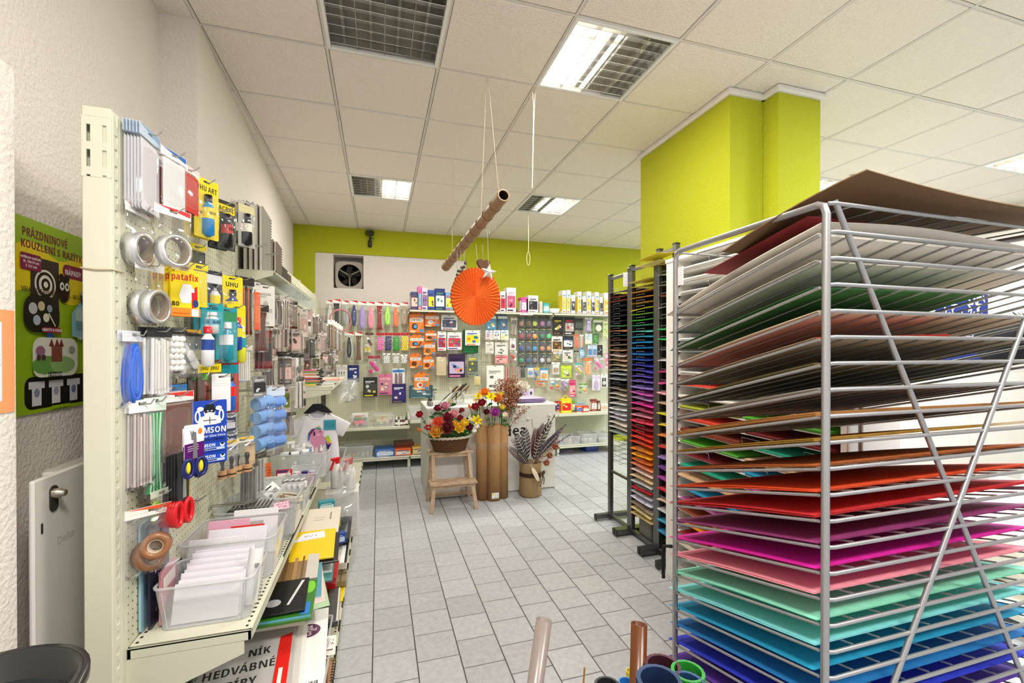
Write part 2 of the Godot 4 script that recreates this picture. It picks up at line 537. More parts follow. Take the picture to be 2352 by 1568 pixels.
	var win := struct("window_1", "wide shop window behind the viewer")
	share("pane", mb().box(Vector3(2.35, 1.55, 3.1), Vector3(6.5, 2.3, 0.01)).mesh(), "acrylic", win)
	# the green pillar with its white cornice
	var p := struct("pillar", "bright lime green stepped pillar reaching the ceiling")
	for s in [[2.112, 2.376, 2.285, 3.275], [2.376, 2.72, 2.17, 3.275]]:
		share("shaft", mb().box(Vector3((s[0] + s[1]) / 2, 1.53, -(s[2] + s[3]) / 2), Vector3(s[1] - s[0], 3.06, s[3] - s[2]), 0.003).mesh(), "green", p)
		share("cornice", mb().c("e6e3de").box(Vector3((s[0] + s[1]) / 2, CEIL - 0.018, -(s[2] + s[3]) / 2), Vector3(s[1] - s[0] + 0.05, 0.04, s[3] - s[2] + 0.05), 0.01).mesh(), "paper", p)
	# fan in its opening
	var f := thing("wall_fan", "grey square extractor fan set in the white wall recess", "fan", Vector3(-0.378, 2.48, -6.47))
	var hole := PackedVector2Array()
	var outer := rrect(0.36, 0.37, 0.05)
	for k in 24: hole.append(Vector2(cos(TAU * k / 24), sin(TAU * k / 24)) * 0.152)
	var plate := mb().c("b2aca2")
	for k in 24:   # ring plate between the round hole and the square edge
		var a := TAU * k / 24
		var a2 := TAU * (k + 1) / 24
		var ed := func(t): var v := Vector2(cos(t), sin(t)); return v * min(0.182 / max(abs(v.x), 0.01), 0.187 / max(abs(v.y), 0.01), 0.235)
		var p0: Vector2 = ed.call(a); var p1: Vector2 = ed.call(a2)
		plate.prism([hole[k], p0, p1, hole[(k + 1) % 24]], -0.02, 0.012)
	part("plate", plate, "paper", f)
	part("drum", mb(Transform3D(Basis(Vector3.RIGHT, PI / 2), Vector3.ZERO)).c("1b1a18").lathe([Vector2(0.0, -0.14), Vector2(0.156, -0.14), Vector2(0.156, 0.01)], 24), "paper", f)
	part("hub", mb().c("45403a").cyl(Vector3(0, 0, -0.06), Vector3(0, 0, 0.0), 0.035, 0.028, 16), "paper", f)
	for a in [-90, 30, 150]: part("strut", mb(Transform3D(Basis(Vector3.BACK, deg_to_rad(a)), Vector3.ZERO)).c("8a8376").box(Vector3(0.09, 0, -0.01), Vector3(0.13, 0.018, 0.012), 0.003), "paper", f)
	for a in 5: part("blade", mb(Transform3D(Basis(Vector3.BACK, TAU * a / 5) * Basis(Vector3.RIGHT, 0.5), Vector3.ZERO)).c("2b2926").box(Vector3(0.085, 0, -0.07), Vector3(0.11, 0.07, 0.004)), "paper", f)
	# camera on the green wall
	var cm := thing("security_camera", "small black camera on a stalk high on the green wall", "camera", Vector3(-0.11, 2.90, -6.34))
	part("mount", mb().c("141414").box(Vector3(0, 0, 0.02), Vector3(0.05, 0.10, 0.04), 0.012), "gloss", cm)
	part("arm", mb().c("141414").tube([Vector3(0, 0.03, 0.03), Vector3(0.005, 0.07, 0.05), Vector3(0.0, 0.12, 0.06)], 0.012), "gloss", cm)
	part("lens_barrel", mb().c("101010").cyl(Vector3(-0.02, 0.145, 0.0), Vector3(0.02, 0.115, 0.13), 0.044, 0.04, 18), "gloss", cm)
	part("lever", mb().c("141414").bar(Vector3(0.0, 0.06, 0.04), Vector3(0.06, 0.065, 0.05), 0.008, 0.008), "gloss", cm)
func mbw(t: Node3D) -> MB: return MB.new(self, t.transform.affine_inverse())   # a builder in room coordinates for a part of t

# ---------- pegboard shelving
var gond_left: Node3D
var gond_back: Node3D
func upright(t: Node3D, at: Vector3, turn: float, h: float):   # slotted upright, slots on its local +z face
	var m := MB.new(self, t.transform.affine_inverse() * place(at, turn))
	m.c("deded2").box(Vector3(0, h / 2, -0.022), Vector3(0.03, h, 0.03))
	for s in [-1, 1]: m.box(Vector3(s * 0.011, h / 2, -0.003), Vector3(0.008, h, 0.008), 0.001)
	m.c("1c1b18").box(Vector3(0, h / 2, -0.006), Vector3(0.014, h * 0.98, 0.002))
	m.c("deded2")
	var y := 0.03
	var k := 0
	while y < h - 0.03:
		m.box(Vector3(0, y, -0.003), Vector3(0.015, 0.018 if k % 2 else 0.026, 0.008))
		y += 0.042
		k += 1
	part("upright", m, "shelf", t)
func shelf_board(t: Node3D, a: Vector3, b: Vector3, called := "shelf"):   # spans the corners a (low) and b (high): pressed sheet with a front lip of punched holes
	var m := mbw(t)
	var s := b - a
	var o := (a + b) / 2
	m.c("dfdfd3").box(o + Vector3(0, s.y / 2 - 0.004, 0), Vector3(s.x, 0.008, s.z), 0.002)
	m.box(Vector3(o.x, o.y, b.z - 0.006), Vector3(s.x, s.y, 0.012), 0.002)
	m.box(Vector3(b.x - 0.006, o.y, o.z), Vector3(0.012, s.y, s.z), 0.002)
	m.box(Vector3(a.x + 0.006, o.y, o.z), Vector3(0.012, s.y, s.z), 0.002)
	m.box(Vector3(o.x, o.y, a.z + 0.006), Vector3(s.x, s.y, 0.012), 0.002)
	part(called, m, "shelf", t)
func holes(t: Node3D, a: Vector3, b: Vector3, n: int):   # the row of square holes along a shelf's front rim
	var m := mbw(t).c("1d1c19")
	for k in n: m.box(a.lerp(b, (k + 0.5) / n), Vector3(0.007, 0.002, 0.007))
	part("hole_row", m, "paper", t).set_meta("kind", "stuff")
func bracket(t: Node3D, a: Vector3, run: Vector3, h := 0.07):   # tapering arm under a shelf
	var m := mbw(t).c("dcdccf")
	var n := run.normalized()
	var side := n.cross(Vector3.UP)
	m.x = m.x * Transform3D(Basis(n, Vector3.UP, side), a)
	m.prism([Vector2(0, 0), Vector2(0, -h), Vector2(0.05, -h), Vector2(run.length(), -h * 0.3), Vector2(run.length(), 0)], -0.004, 0.004)
	m.c("2a2825").prism(moved(rrect(0.014, 0.014, 0.006), Vector2(0.05, -h * 0.5)), 0.004, 0.0046)
	part("bracket", m, "shelf", t)
func hook(t: Node3D, at: Vector3, out: Vector3, length: float):   # wire peg hook rising at its tip
	var m := mbw(t)
	m.tube([at + Vector3(0, -0.02, 0), at, at + out * length * 0.85, at + out * length + Vector3(0, 0.014, 0)], 0.0022, 5)
	part("peg_hook", m, "hook", t)

func gondolas():
	var t := thing("pegboard_shelving", "long cream pegboard shelving along the left wall, loaded with packets", "shelving", Vector3(-0.70, 0, -1.5))
	gond_left = t
	for k in 5:
		var z0 := 1.56 + k * 1.0
		var z1: float = min(z0 + 0.965, 6.06)
		for j in 5:
			part("pegboard_panel", mbw(t).box(Vector3(-0.712, 0.18 + 0.384 * (j + 0.5), -(z0 + z1) / 2), Vector3(0.02, 0.381, z1 - z0), 0.002), "pegboard", t)
		upright(t, Vector3(-0.70, 0.02, -(z1 + 0.015)), PI / 2, 2.09)
		part("back_sheet", mbw(t).c("c9c9bd").box(Vector3(-0.73, 1.06, -(z0 + z1) / 2), Vector3(0.004, 2.0, z1 - z0)), "shelf", t)
	upright(t, Vector3(-0.70, 0.02, -1.505), PI / 2, 2.09)
	part("upright", mbw(t).c("dcdccf").box(Vector3(-0.716, 1.065, -1.54), Vector3(0.032, 2.09, 0.036), 0.003), "shelf", t)
	# the end post: a box section with four oval slots near the top
	var e := mbw(t).c("e6e6da")
	e.box(Vector3(-0.735, 1.0, -1.508), Vector3(0.066, 1.86, 0.045), 0.003)
	e.box(Vector3(-0.735, 2.105, -1.508), Vector3(0.066, 0.03, 0.045), 0.003)
	e.c("0c0c0b").box(Vector3(-0.735, 2.0, -1.518), Vector3(0.058, 0.17, 0.02))
	e.c("e6e6da")
	for x in [-0.763, -0.735, -0.707]: e.box(Vector3(x, 2.01, -1.488), Vector3(0.011 if x != -0.735 else 0.027, 0.165, 0.006), 0.001)
	for y in [1.945, 2.013, 2.081]: e.box(Vector3(-0.735, y, -1.488), Vector3(0.062, 0.022, 0.0059), 0.001)
	for s in [-1, 1]: e.box(Vector3(-0.735 + s * 0.031, 2.01, -1.51), Vector3(0.004, 0.165, 0.04))
	part("end_post", e, "shelf", t)
	part("tied_string", mbw(t).c("b9a98a").tube([Vector3(-0.77, 1.68, -1.484), Vector3(-0.735, 1.676, -1.482), Vector3(-0.70, 1.678, -1.482), Vector3(-0.696, 1.679, -1.535)], 0.0022, 5), "cloth", t)
	part("plinth", mbw(t).c("c8c8bb").box(Vector3(-0.44, 0.06, -3.55), Vector3(0.5, 0.12, 3.9), 0.004), "shelf", t)
	for k in 4: shelf_board(t, Vector3(-0.70, 0.12, -(2.498 + k * 1.0)), Vector3(-0.175, 0.15, -(1.502 + k * 1.0)), "base_shelf")
	holes(t, Vector3(-0.195, 0.1505, -1.55), Vector3(-0.195, 0.1505, -4.5), 110)
	shelf_board(t, Vector3(-0.70, 0.38, -2.998), Vector3(-0.268, 0.405, -1.90), "middle_shelf")
	holes(t, Vector3(-0.285, 0.4055, -1.95), Vector3(-0.285, 0.4055, -2.95), 40)
	for k in 3: shelf_board(t, Vector3(-0.70, 0.56, -(2.543 + k * 1.0)), Vector3(-0.378, 0.592, -(1.547 + k * 1.0)), "main_shelf")
	holes(t, Vector3(-0.397, 0.5925, -1.56), Vector3(-0.397, 0.5925, -3.4), 72)
	holes(t, Vector3(-0.685, 0.5925, -1.56), Vector3(-0.685, 0.5925, -2.5), 36)
	for k in 4: bracket(t, Vector3(-0.70, 0.56, -(1.552 + k * 0.99)), Vector3(0.30, 0, 0), 0.13)
	shelf_board(t, Vector3(-0.70, 1.16, -4.9), Vector3(-0.33, 1.185, -3.55), "small_shelf")
	bracket(t, Vector3(-0.70, 1.16, -3.545), Vector3(0.36, 0, 0), 0.08)
	shelf_board(t, Vector3(-0.70, 1.862, -3.95), Vector3(-0.52, 1.877, -2.60), "notebook_shelf")
	bracket(t, Vector3(-0.70, 1.866, -2.59), Vector3(0.17, 0, 0), 0.06)
	part("slant_bar", mbw(t).c("d8d8cb").bar(Vector3(-0.62, 1.85, -2.62), Vector3(-0.55, 1.78, -3.9), 0.02, 0.03), "shelf", t)
	for k in 5:
		part("clear_divider", mbw(t).c("e8e8e4").box(Vector3(-0.58, 1.82, -(2.95 + 0.24 * k)), Vector3(0.2, 0.07, 0.003)), "acrylic", t)

	t = thing("pegboard_shelving", "cream pegboard shelving across the green back wall, full of craft packs", "shelving", Vector3(1.4, 0, -6.1))
	gond_back = t
	for k in 4:
		var x0 := -0.615 + k * 1.0
		for j in 5: part("pegboard_panel", mbw(t).box(Vector3(x0 + 0.485, 0.15 + 0.38 * (j + 0.5), -6.112), Vector3(0.968, 0.378, 0.02), 0.002), "pegboard", t)
		part("back_sheet", mbw(t).c("c9c9bd").box(Vector3(x0 + 0.485, 1.03, -6.132), Vector3(0.97, 2.0, 0.004)), "shelf", t)
	for k in 5: upright(t, Vector3(-0.63 + k, 0.02, -6.1), 0, 2.05)
	for k in 3:
		shelf_board(t, Vector3(0.372 + k, 1.955, -6.1), Vector3(1.368 + k, 1.985, -5.85), "top_shelf")
		bracket(t, Vector3(0.37 + k, 1.955, -6.1), Vector3(0, 0, 0.24))
	for k in 4:
		var y := 0.515 if k < 1 else 0.575
		shelf_board(t, Vector3(-0.628 + k, y - 0.03, -6.1), Vector3(0.368 + k, y, -5.66), "lower_shelf")
		shelf_board(t, Vector3(-0.628 + k, 0.105, -6.1), Vector3(0.368 + k, 0.135, -5.66), "base_shelf")
	for x in [0.36, 1.37, 2.37]: part("foot", mbw(t).c("d8d8cb").box(Vector3(x, 0.055, -5.70), Vector3(0.035, 0.11, 0.05), 0.004), "shelf", t)

# ---------- upright card racks by the aisle
const ROW_B := "f2e36a f0c020 e0a010 d9a000 f5e400 84d01a 3cc41e 27b878 59c8b8 27b0d8 1b9fd6 1590d2 0e78c4 1a52b4 3540c0 5446c0 6a50c8 8e72d6 9c88de d45cbc c8a0da f23cac c4507e ee9cb4 f0486a 8a1626 de1e1e ee4426 f05224 f09226 ffb416 f58232 f4946a ead2c8 eaca9c dcdcdc d0121f b8bdc2 e2dcf2 9c8a7a ead69c e2ca8a"
const SAY_B := "pale yellow|golden yellow|amber|ochre|bright yellow|lime green|grass green|emerald|pale aqua|sky turquoise|light blue|azure|strong blue|navy blue|royal blue|blue violet|violet|light violet|lilac|orchid|pale orchid|hot pink|dark rose|soft pink|raspberry|wine red|scarlet|vermilion|orange red|mandarin|golden orange|orange|salmon|blush|sand|light grey|crimson|cool grey|lavender white|taupe|straw|kraft yellow"
const ROW_A := "c9b4e0 a8402a c8602c 2a2226 2c2a2e 26262a 1e1e20 2f8e4c d8926a 2c5a3c 7c4c38 b48e6c cca484 dcc2b8 d8b898 cfbba0 dcd2c2 d4e0e6 b0b6b8 181819 a69886 e0d8c8 ece8dc efefef f2f2f4 ecebf4 e4e0ea ece4d6 f2ece0 a6b6ae"
const SAY_A := "iridescent lilac|rust red|orange brown|near black|soft black|ink black|jet black|leaf green|terracotta|bottle green|chestnut|tan|camel|dusty pink|peach beige|beige|cream|ice blue|mid grey|coal black|greige|ivory|off-white|white|bright white|lavender tinted white|pale mauve|vanilla|warm white|grey green"
func card_rack(called_say: String, zf: float, zn: float, top: float, y0: float, pitch: float, n_shelf: int, cols, says, group: String):
	var t := thing("card_rack", called_say, "rack", Vector3(1.92, 0, -(zf + zn) / 2))
	var zs := [-zf, -zn]
	for z in zs:
		part("post", mbw(t).c("707173").box(Vector3(1.92, top / 2, z), Vector3(0.036, top, 0.036), 0.003), "metal", t)
		part("post_cap", mbw(t).c("26272a").box(Vector3(1.92, top + 0.004, z), Vector3(0.039, 0.012, 0.039), 0.003), "gloss", t)
		part("foot", mbw(t).c("6a6b6e").box(Vector3(1.925, 0.035, z), Vector3(0.30, 0.04, 0.04), 0.004), "metal", t)
		for x in [1.775, 2.075]: part("foot_cap", mbw(t).c("17181a").box(Vector3(x, 0.03, z), Vector3(0.008, 0.05, 0.043), 0.003), "gloss", t)
	part("rail", mbw(t).c("707173").box(Vector3(1.92, 0.035, -(zf + zn) / 2), Vector3(0.03, 0.03, zf - zn - 0.03), 0.003), "metal", t)
	part("top_bar", mbw(t).c("8a8b8c").box(Vector3(1.92, top - 0.03, -(zf + zn) / 2), Vector3(0.025, 0.025, zf - zn - 0.03), 0.003), "metal", t)
	part("lower_bar", mbw(t).c("707173").box(Vector3(1.92, 0.42, -(zf + zn) / 2), Vector3(0.02, 0.02, zf - zn - 0.03), 0.003), "metal", t)
	var ylow: float = y0 - pitch * cols.size()
	part("back_panel", mbw(t).c("1d1d1f").box(Vector3(2.102, (ylow + y0) / 2, -(zf + zn) / 2), Vector3(0.005, y0 - ylow, zf - zn - 0.03), 0.001), "gloss", t)
	part("side_panel", mbw(t).c("1d1d1f").box(Vector3(2.01, (ylow + y0) / 2, -(zf - 0.018)), Vector3(0.17, y0 - ylow, 0.004), 0.001), "gloss", t)
	var zc := -(zf + zn) / 2
	var hw := (zf - zn) / 2 - 0.012
	for k in n_shelf:
		var y := y0 - pitch * k
		var m := mbw(t)
		m.tube([Vector3(1.888, y + 0.018, zc - hw * 0.35), Vector3(1.885, y - 0.004, zc - hw * 0.35), Vector3(2.08, y + 0.016, zc - hw * 0.35)], 0.0018, 4)
		m.tube([Vector3(1.888, y + 0.018, zc + hw * 0.35), Vector3(1.885, y - 0.004, zc + hw * 0.35), Vector3(2.08, y + 0.016, zc + hw * 0.35)], 0.0018, 4)
		m.tube([Vector3(1.888, y + 0.018, zc - hw * 0.35), Vector3(1.888, y + 0.018, zc + hw * 0.35)], 0.0018, 4)
		for x in [1.93, 2.03]: m.tube([Vector3(x, y - 0.001, zc - hw), Vector3(x, y - 0.001, zc + hw)], 0.0018, 4)
		part("wire_shelf", m, "wire", t)
	for k in cols.size():
		var y: float = y0 - pitch * k + 0.003
		var droop := rng.randf_range(0.002, 0.012)
		var w := rng.randf_range(0.86, 1.0)
		var lift := rng.randf_range(-0.003, 0.006)
		var s := thing("card_stack", "%s card sheets, %s slot from the top of the %s" % [says[k], nth(k), group], "paper", Vector3(2.0, y, zc), 0, "card sheets in the %s" % group)
		for j in 3:
			var m := mb().c(Color(cols[k]).darkened(0.02 * j))
			var off := Vector3(rng.randf_range(-0.006, 0.004), 0.0016 * (2 - j), rng.randf_range(-0.006, 0.006))
			m.grid(func(u, v): return off + Vector3(-0.108 + 0.20 * u, 0.018 * u - droop * pow(1 - u, 3) * (1.0 + 0.45 * sin(v * 4.0 + k)) + lift * (v - 0.5), (0.5 - v) * 2 * hw * w), 6, 4, true, 0.0012)
			part("sheet", m, "paper", s)
func split(s: String, by := " ") -> Array: return Array(s.split(by))

func racks():
	card_rack("grey steel card rack further along the aisle, empty wire slots at its foot", 3.43, 3.12, 2.10, 1.945, 0.0405, 36, split(ROW_A), split(SAY_A, "|"), "earth toned rack")
	card_rack("grey steel card rack holding rainbow coloured sheets next to the pillar", 3.09, 2.765, 2.12, 1.945, 0.0428, 42, split(ROW_B), split(SAY_B, "|"), "rainbow rack")
	card_rack("narrow rack of small cards squeezed beside the white cabinet", 2.735, 2.55, 2.17, 2.06, 0.075, 26, split("f2e36a e8e4d8 d8c8b0 b06a30 c8c4b8 4a5a30 1fae4c 2fc45a 6a6a62 f0f0f0 c02a6a e04a9a f0a8b4 d8b08a e8e020 f0d020 f08a28 e03c24 9a7ac8 7a3a9a b03aa8 d02030 e4c4a0 d8d8d8 30a8d0 2a94c4"), split("lemon|ivory|stone|copper|oatmeal|olive|fern green|bright green|dark grey|white|cherry pink|candy pink|shell pink|apricot|lime yellow|sunflower|tangerine|tomato red|mauve|plum|fuchsia|ruby|biscuit|silver grey|turquoise|cyan", "|"), "narrow rack")
	yellow_tops()
	var t := thing("weight_block", "rough grey concrete block on the floor beneath the rainbow rack", "block", Vector3(2.0, 0, -2.95))
	part("block", mb().c("77756c").box(Vector3(0, 0.09, 0), Vector3(0.12, 0.18, 0.16), 0.01), "paper", t)
	# white cabinet of sloping paper slots
	t = thing("paper_cabinet", "white wooden cabinet of paper slots standing behind the big wire rack", "cabinet", Vector3(1.93, 0, -1.9))
	part("side_panel", mbw(t).c("e9e6e0").box(Vector3(1.94, 1.01, -2.43), Vector3(0.30, 2.02, 0.10), 0.003), "paper", t)
	part("side_panel", mbw(t).c("e9e6e0").box(Vector3(1.94, 1.01, -1.325), Vector3(0.30, 2.02, 0.03), 0.003), "paper", t)
	part("back_panel", mbw(t).c("dedbd4").box(Vector3(2.085, 1.01, -1.86), Vector3(0.012, 2.02, 1.05)), "paper", t)
	part("top_board", mbw(t).c("eeebe6").box(Vector3(1.94, 2.03, -1.9), Vector3(0.31, 0.025, 1.17), 0.003), "paper", t)
	part("plinth", mbw(t).c("dedbd4").box(Vector3(1.95, 0.05, -1.86), Vector3(0.26, 0.1, 1.04)), "paper", t)
	for k in 26:
		var y := 1.94 - 0.07 * k
		part("slot_board", mbw(t).c("efece6").box(Vector3(1.937, y, -1.86), Vector3(0.288, 0.006, 1.036)), "paper", t)
		var b := mbw(t).c("d8d5ce").prism([Vector2(0, 0), Vector2(0.02, 0), Vector2(0, -0.016)], -0.004, 0.004)
		part("bracket_clip", MB.new(self, t.transform.affine_inverse() * Transform3D(Basis(), Vector3(1.80, y - 0.004, -2.372))).c("55534e").prism([Vector2(0, 0), Vector2(0.02, 0), Vector2(0.0, -0.018)], -0.004, 0.004), "paper", t)
		if k % 2 == 0:
			for z in [-2.25, -1.85, -1.5]: part("wire_stop", mbw(t).tube([Vector3(1.80, y, z), Vector3(1.79, y + 0.05, z), Vector3(1.79, y + 0.05, z + 0.16), Vector3(1.80, y, z + 0.16)], 0.002, 4), "wire", t)
	var hues := split("f0eee8 e8e6e0 f2f0ec 303034 e8e8e4 e4e0e0 f4f4f4 6aa0d0 f4f2ee d8d8d4 e0462c e8e4d8 a8b030 e0462a 7a3018 58b030 7c1420 20a888 e0b890 20a0d0 b858a0 98401c f09820 a82030 d8d0c0 e8e2d6 c8c2b8 e8e4dc")
	var say := split("white|pale grey|chalk white|charcoal|light grey|rose white|bright white|light blue|natural white|silver|vermilion|ivory|olive yellow|orange red|dark brown|apple green|maroon|teal green|sand|cyan|orchid|rust|orange|wine|stone|cream|greige|oat", "|")
	for k in 25:
		for h in 2:
			var ci: int = (k + h * 3) % 28
			var s := thing("paper_stack", "%s paper stack in the %s slot of the white cabinet, %s half" % [say[ci], nth(k), ["aisle end", "near"][h]], "paper", Vector3(1.92, 1.944 - 0.07 * k, -2.10 + 0.5 * h), 0, "paper stacks in the white cabinet")
			var th := rng.randf_range(0.004, 0.02)
			for j in 2:
				part("sheet", mb().c(Color(hues[ci]).darkened(0.05 * (1 - j))).box(Vector3(rng.randf_range(-0.012, 0.004) , th * (0.25 + 0.5 * j), rng.randf_range(-0.01, 0.01)), Vector3(0.27, th * 0.49, 0.46), 0.0008), "paper", s)

func yellow_tops():
	for q in [[1.86, 2.10, 2.66, 0.10, "f0e23c", "bright yellow sheet curling up over the narrow rack's top"], [1.90, 2.065, 2.70, 0.03, "f2ea8c", "pale yellow sheet just below the curling bright yellow one"], [1.97, 1.985, 2.93, 0.05, "f0e678", "big pale yellow sheet sloping on top of the rainbow rack"]]:
		var o := thing("yellow_sheet", q[5], "paper", Vector3(q[0], q[1], -q[2]), 0, "yellow sheets on the rack tops")
		part("sheet", mb().c(q[4]).grid(func(u, v): return Vector3((u - 0.5) * 0.21, q[3] * (0.3 * u * u - 0.1 * v), (0.5 - v) * 0.27), 6, 4, true, 0.0012), "paper", o)
	var tag_ := thing("rack_tag", "white handwritten price tag hung on the rainbow rack's front post", "tag", Vector3(1.885, 2.02, -3.13))
	part("tag", mb().c("f2f2f0").box(Vector3(0, 0, 0), Vector3(0.045, 0.11, 0.001)), "paper", tag_)
	part("print", mb(Transform3D(Basis(Vector3.BACK, PI / 2), Vector3(0, 0, 0.0008))).ps(-0.045, -0.015, 0.045, 0.015, "3a3a44", 3), "paper", tag_)

# ---------- the big wire rack of paper sheets
const WX0 := 0.952
const WX1 := 1.80
const WZ0 := 0.745
const WZ1 := 1.267
func wire_y(k: float, d: float) -> float: return lerp(1.719 - 0.0585 * k, 1.576 - 0.0582 * k, (d - WZ0) / (WZ1 - WZ0))
func wire_rack():
	var t := thing("wire_rack", "tall silver wire rack of sloping shelves full of coloured paper sheets", "rack", Vector3(1.376, 0, -1.0))
	var r := 0.0086
	for x in [WX0, WX1]:
		part("side_frame", mbw(t).tube([Vector3(x, 0.0, -WZ1), Vector3(x, 1.76, -WZ1), Vector3(x, 1.778, -(WZ1 - 0.006)), Vector3(x, 1.785, -(WZ1 - 0.02)), Vector3(x, 1.785, -(WZ0 + 0.02)), Vector3(x, 1.778, -(WZ0 + 0.006)), Vector3(x, 1.76, -WZ0), Vector3(x, 0.0, -WZ0)], r, 8), "wire", t)
	part("brace", mbw(t).tube([Vector3(0.972, 1.79, -0.742), Vector3(1.78, 0.35, -0.742)], 0.0064, 8), "wire", t)
	part("brace", mbw(t).tube([Vector3(1.78, 1.79, -0.737), Vector3(0.972, 0.35, -0.737)], 0.0064, 8), "wire", t)
	for k in range(-1, 28):
		var m := mbw(t)
		var f := func(x: float, d: float): return Vector3(x, wire_y(k, d) if k >= 0 else 1.783, -d)
		m.tube([f.call(WX0, WZ1), f.call(WX0, WZ0 + 0.015)], 0.0041, 6)
		m.tube([f.call(WX1, WZ1), f.call(WX1, WZ0 + 0.015)], 0.0041, 6)
		var y0: float = f.call(0, WZ0).y
		m.tube([f.call(WX0 + 0.005, WZ0 - 0.0), f.call(WX0 + 0.02, WZ0 - 0.006), f.call(WX1 - 0.02, WZ0 - 0.006), f.call(WX1 - 0.005, WZ0)], 0.0048, 7)
		m.tube([f.call(WX0, WZ1), f.call(WX1, WZ1)], 0.0036, 6)
		part("shelf_frame", m, "wire", t)
		var w := mbw(t)
		for j in 9:
			var x := lerpf(WX0, WX1, (j + 1) / 10.0)
			w.tube([f.call(x, WZ1) + Vector3(0, 0.003, 0), f.call(x, WZ0) + Vector3(0, 0.003, 0)], 0.0024, 5)
		part("shelf_wires", w, "wire", t)
	part("price_holder", mbw(t).c("f2f2f0").box(Vector3(WX0 - 0.004, 1.70, -WZ1 + 0.03), Vector3(0.004, 0.06, 0.025), 0.001), "gloss", t)
	part("black_ribbon", mbw(t).c("131315").tube([Vector3(0.94, 0.80, -1.27), Vector3(0.93, 0.79, -1.30), Vector3(0.935, 0.74, -1.31), Vector3(0.93, 0.68, -1.30)], 0.006, 6), "cloth", t)
	# k, colour, sheets, droop at the near side, width share, say
	var rows := [[0, "e6e2da", 3, 0.0, 0.99, "white deckle edged"], [1, "d8cfc2", 2, 0.01, 0.98, "pale grey board"], [2, "2e6b34", 2, 0.006, 0.72, "dark green"], [3, "cdb899", 3, 0.0, 0.98, "tan board"], [4, "c8281c", 2, 0.012, 0.55, "bright red"], [4, "b09a80", 2, 0.0, 0.95, "natural beige"], [5, "6a5a30", 3, 0.004, 0.97, "olive brown"], [6, "a49b90", 3, 0.0, 0.98, "warm grey"], [7, "c98b48", 5, 0.0, 0.98, "orange tan"], [8, "b0842c", 4, 0.006, 0.97, "ochre"], [9, "b0602a", 3, 0.002, 0.98, "rust brown"], [10, "e24a1c", 3, 0.004, 0.97, "orange red"], [11, "c01c20", 4, 0.012, 0.98, "crimson"], [12, "8c2c6c", 2, 0.008, 0.98, "purple"], [13, "dc12a0", 2, 0.004, 0.97, "magenta"], [14, "ef98a8", 3, 0.0, 0.98, "pink"], [15, "86e2c0", 2, 0.002, 0.98, "mint green"], [16, "84dce0", 3, 0.0, 0.98, "aqua"], [17, "1896c2", 2, 0.0, 0.98, "turquoise blue"], [18, "1676be", 2, 0.002, 0.98, "azure blue"], [19, "2434cc", 2, 0.0, 0.98, "royal blue"], [20, "6236ac", 2, 0.004, 0.98, "violet"], [21, "b4a4e0", 3, 0.0, 0.97, "lavender"], [22, "2a3050", 2, 0.0, 0.97, "midnight blue"], [23, "4a4e58", 2, 0.0, 0.97, "slate grey"], [24, "1c1c20", 2, 0.0, 0.97, "black"], [25, "303034", 2, 0, 0.97, "charcoal"]]
	for q in rows:
		var k: int = q[0]
		var s := thing("paper_stack", "large %s paper sheets on the %s sloping shelf of the wire rack" % [q[5], nth(k)], "paper", Vector3(1.376, wire_y(k, 1.0), -1.0), 0, "paper sheets in the big wire rack")
		for j in q[2]:
			var e: float = 0.0018 * j + 0.0066
			var x1: float = WX0 + 0.006 + (WX1 - WX0 - 0.02) * q[4] - 0.006 * ((j * 5) % 3)
			var za: float = WZ1 + 0.02 + 0.008 * ((j * 7 + k) % 3)
			var zb: float = WZ0 + 0.022 + 0.004 * ((j * 3 + k) % 3)
			var kk := float(k)
			var arch: float = 0.008 + 0.010 * float((k * 5) % 4) / 3.0
			var m := mbw(s).c(Color(q[1]).lightened(0.04 * (j % 2)))
			m.grid(func(u, v):
				var d: float = lerp(zb, za, v)
				return Vector3(lerp(WX0 + 0.004 - 0.004 * (j % 2), x1, u), wire_y(kk, d) + e + arch * sin(v * PI) * sin(u * 2.6 + 0.3) * (1.0 if j == q[2] - 1 else 0.6) + q[3] * (1 - v) * u, -d), 8, 6, true, 0.0011)
			part("sheet", m, "paper", s)
	# the big brown boards curling over the top
	var s := thing("brown_board", "large dark brown board with barcode sticker curling over the top of the wire rack", "board", Vector3(1.376, 1.80, -1.0))
	part("sheet", mbw(s).c("6f5233").grid(func(u, v):
		var d: float = lerp(0.70, 0.99 + 0.31 * u, v)
		return Vector3(lerp(1.01, 1.9, u) - 0.12 * v, 1.80 + 0.048 * pow(1 - u, 2) * (1 - v) - 0.075 * pow(v, 1.5) * (1 - u) + 0.03 * pow(u, 2), -d), 12, 10, true, 0.003), "paper", s)
	var lb := mbw(s)
	lb.x = lb.x * Transform3D(Basis(Vector3(0.97, -0.05, 0.0).normalized(), Vector3(0.0, 0.2, -0.98).normalized(), Vector3(0.05, 0.98, 0.2)), Vector3(1.06, 1.852, -0.735))
	lb.bars(-0.03, -0.02, 0.03, 0.02)
	part("barcode_label", lb, "paper", s)
	s = thing("white_board", "warped white sheet with torn deckle edge under the brown board", "board", Vector3(1.376, 1.76, -1.0))
	part("sheet", mbw(s).c("e8e2d8").grid(func(u, v):
		var d: float = lerp(0.76, 1.33, v)
		return Vector3(lerp(0.96, 1.74, u), wire_y(-0.55, d) + 0.012 * sin(u * 4.0 + v * 3.0) - 0.012 * v, -d), 12, 8, true, 0.002), "paper", s)
	s = thing("red_board", "dark red sheet lying beneath the brown board on the wire rack", "board", Vector3(1.376, 1.79, -1.0))
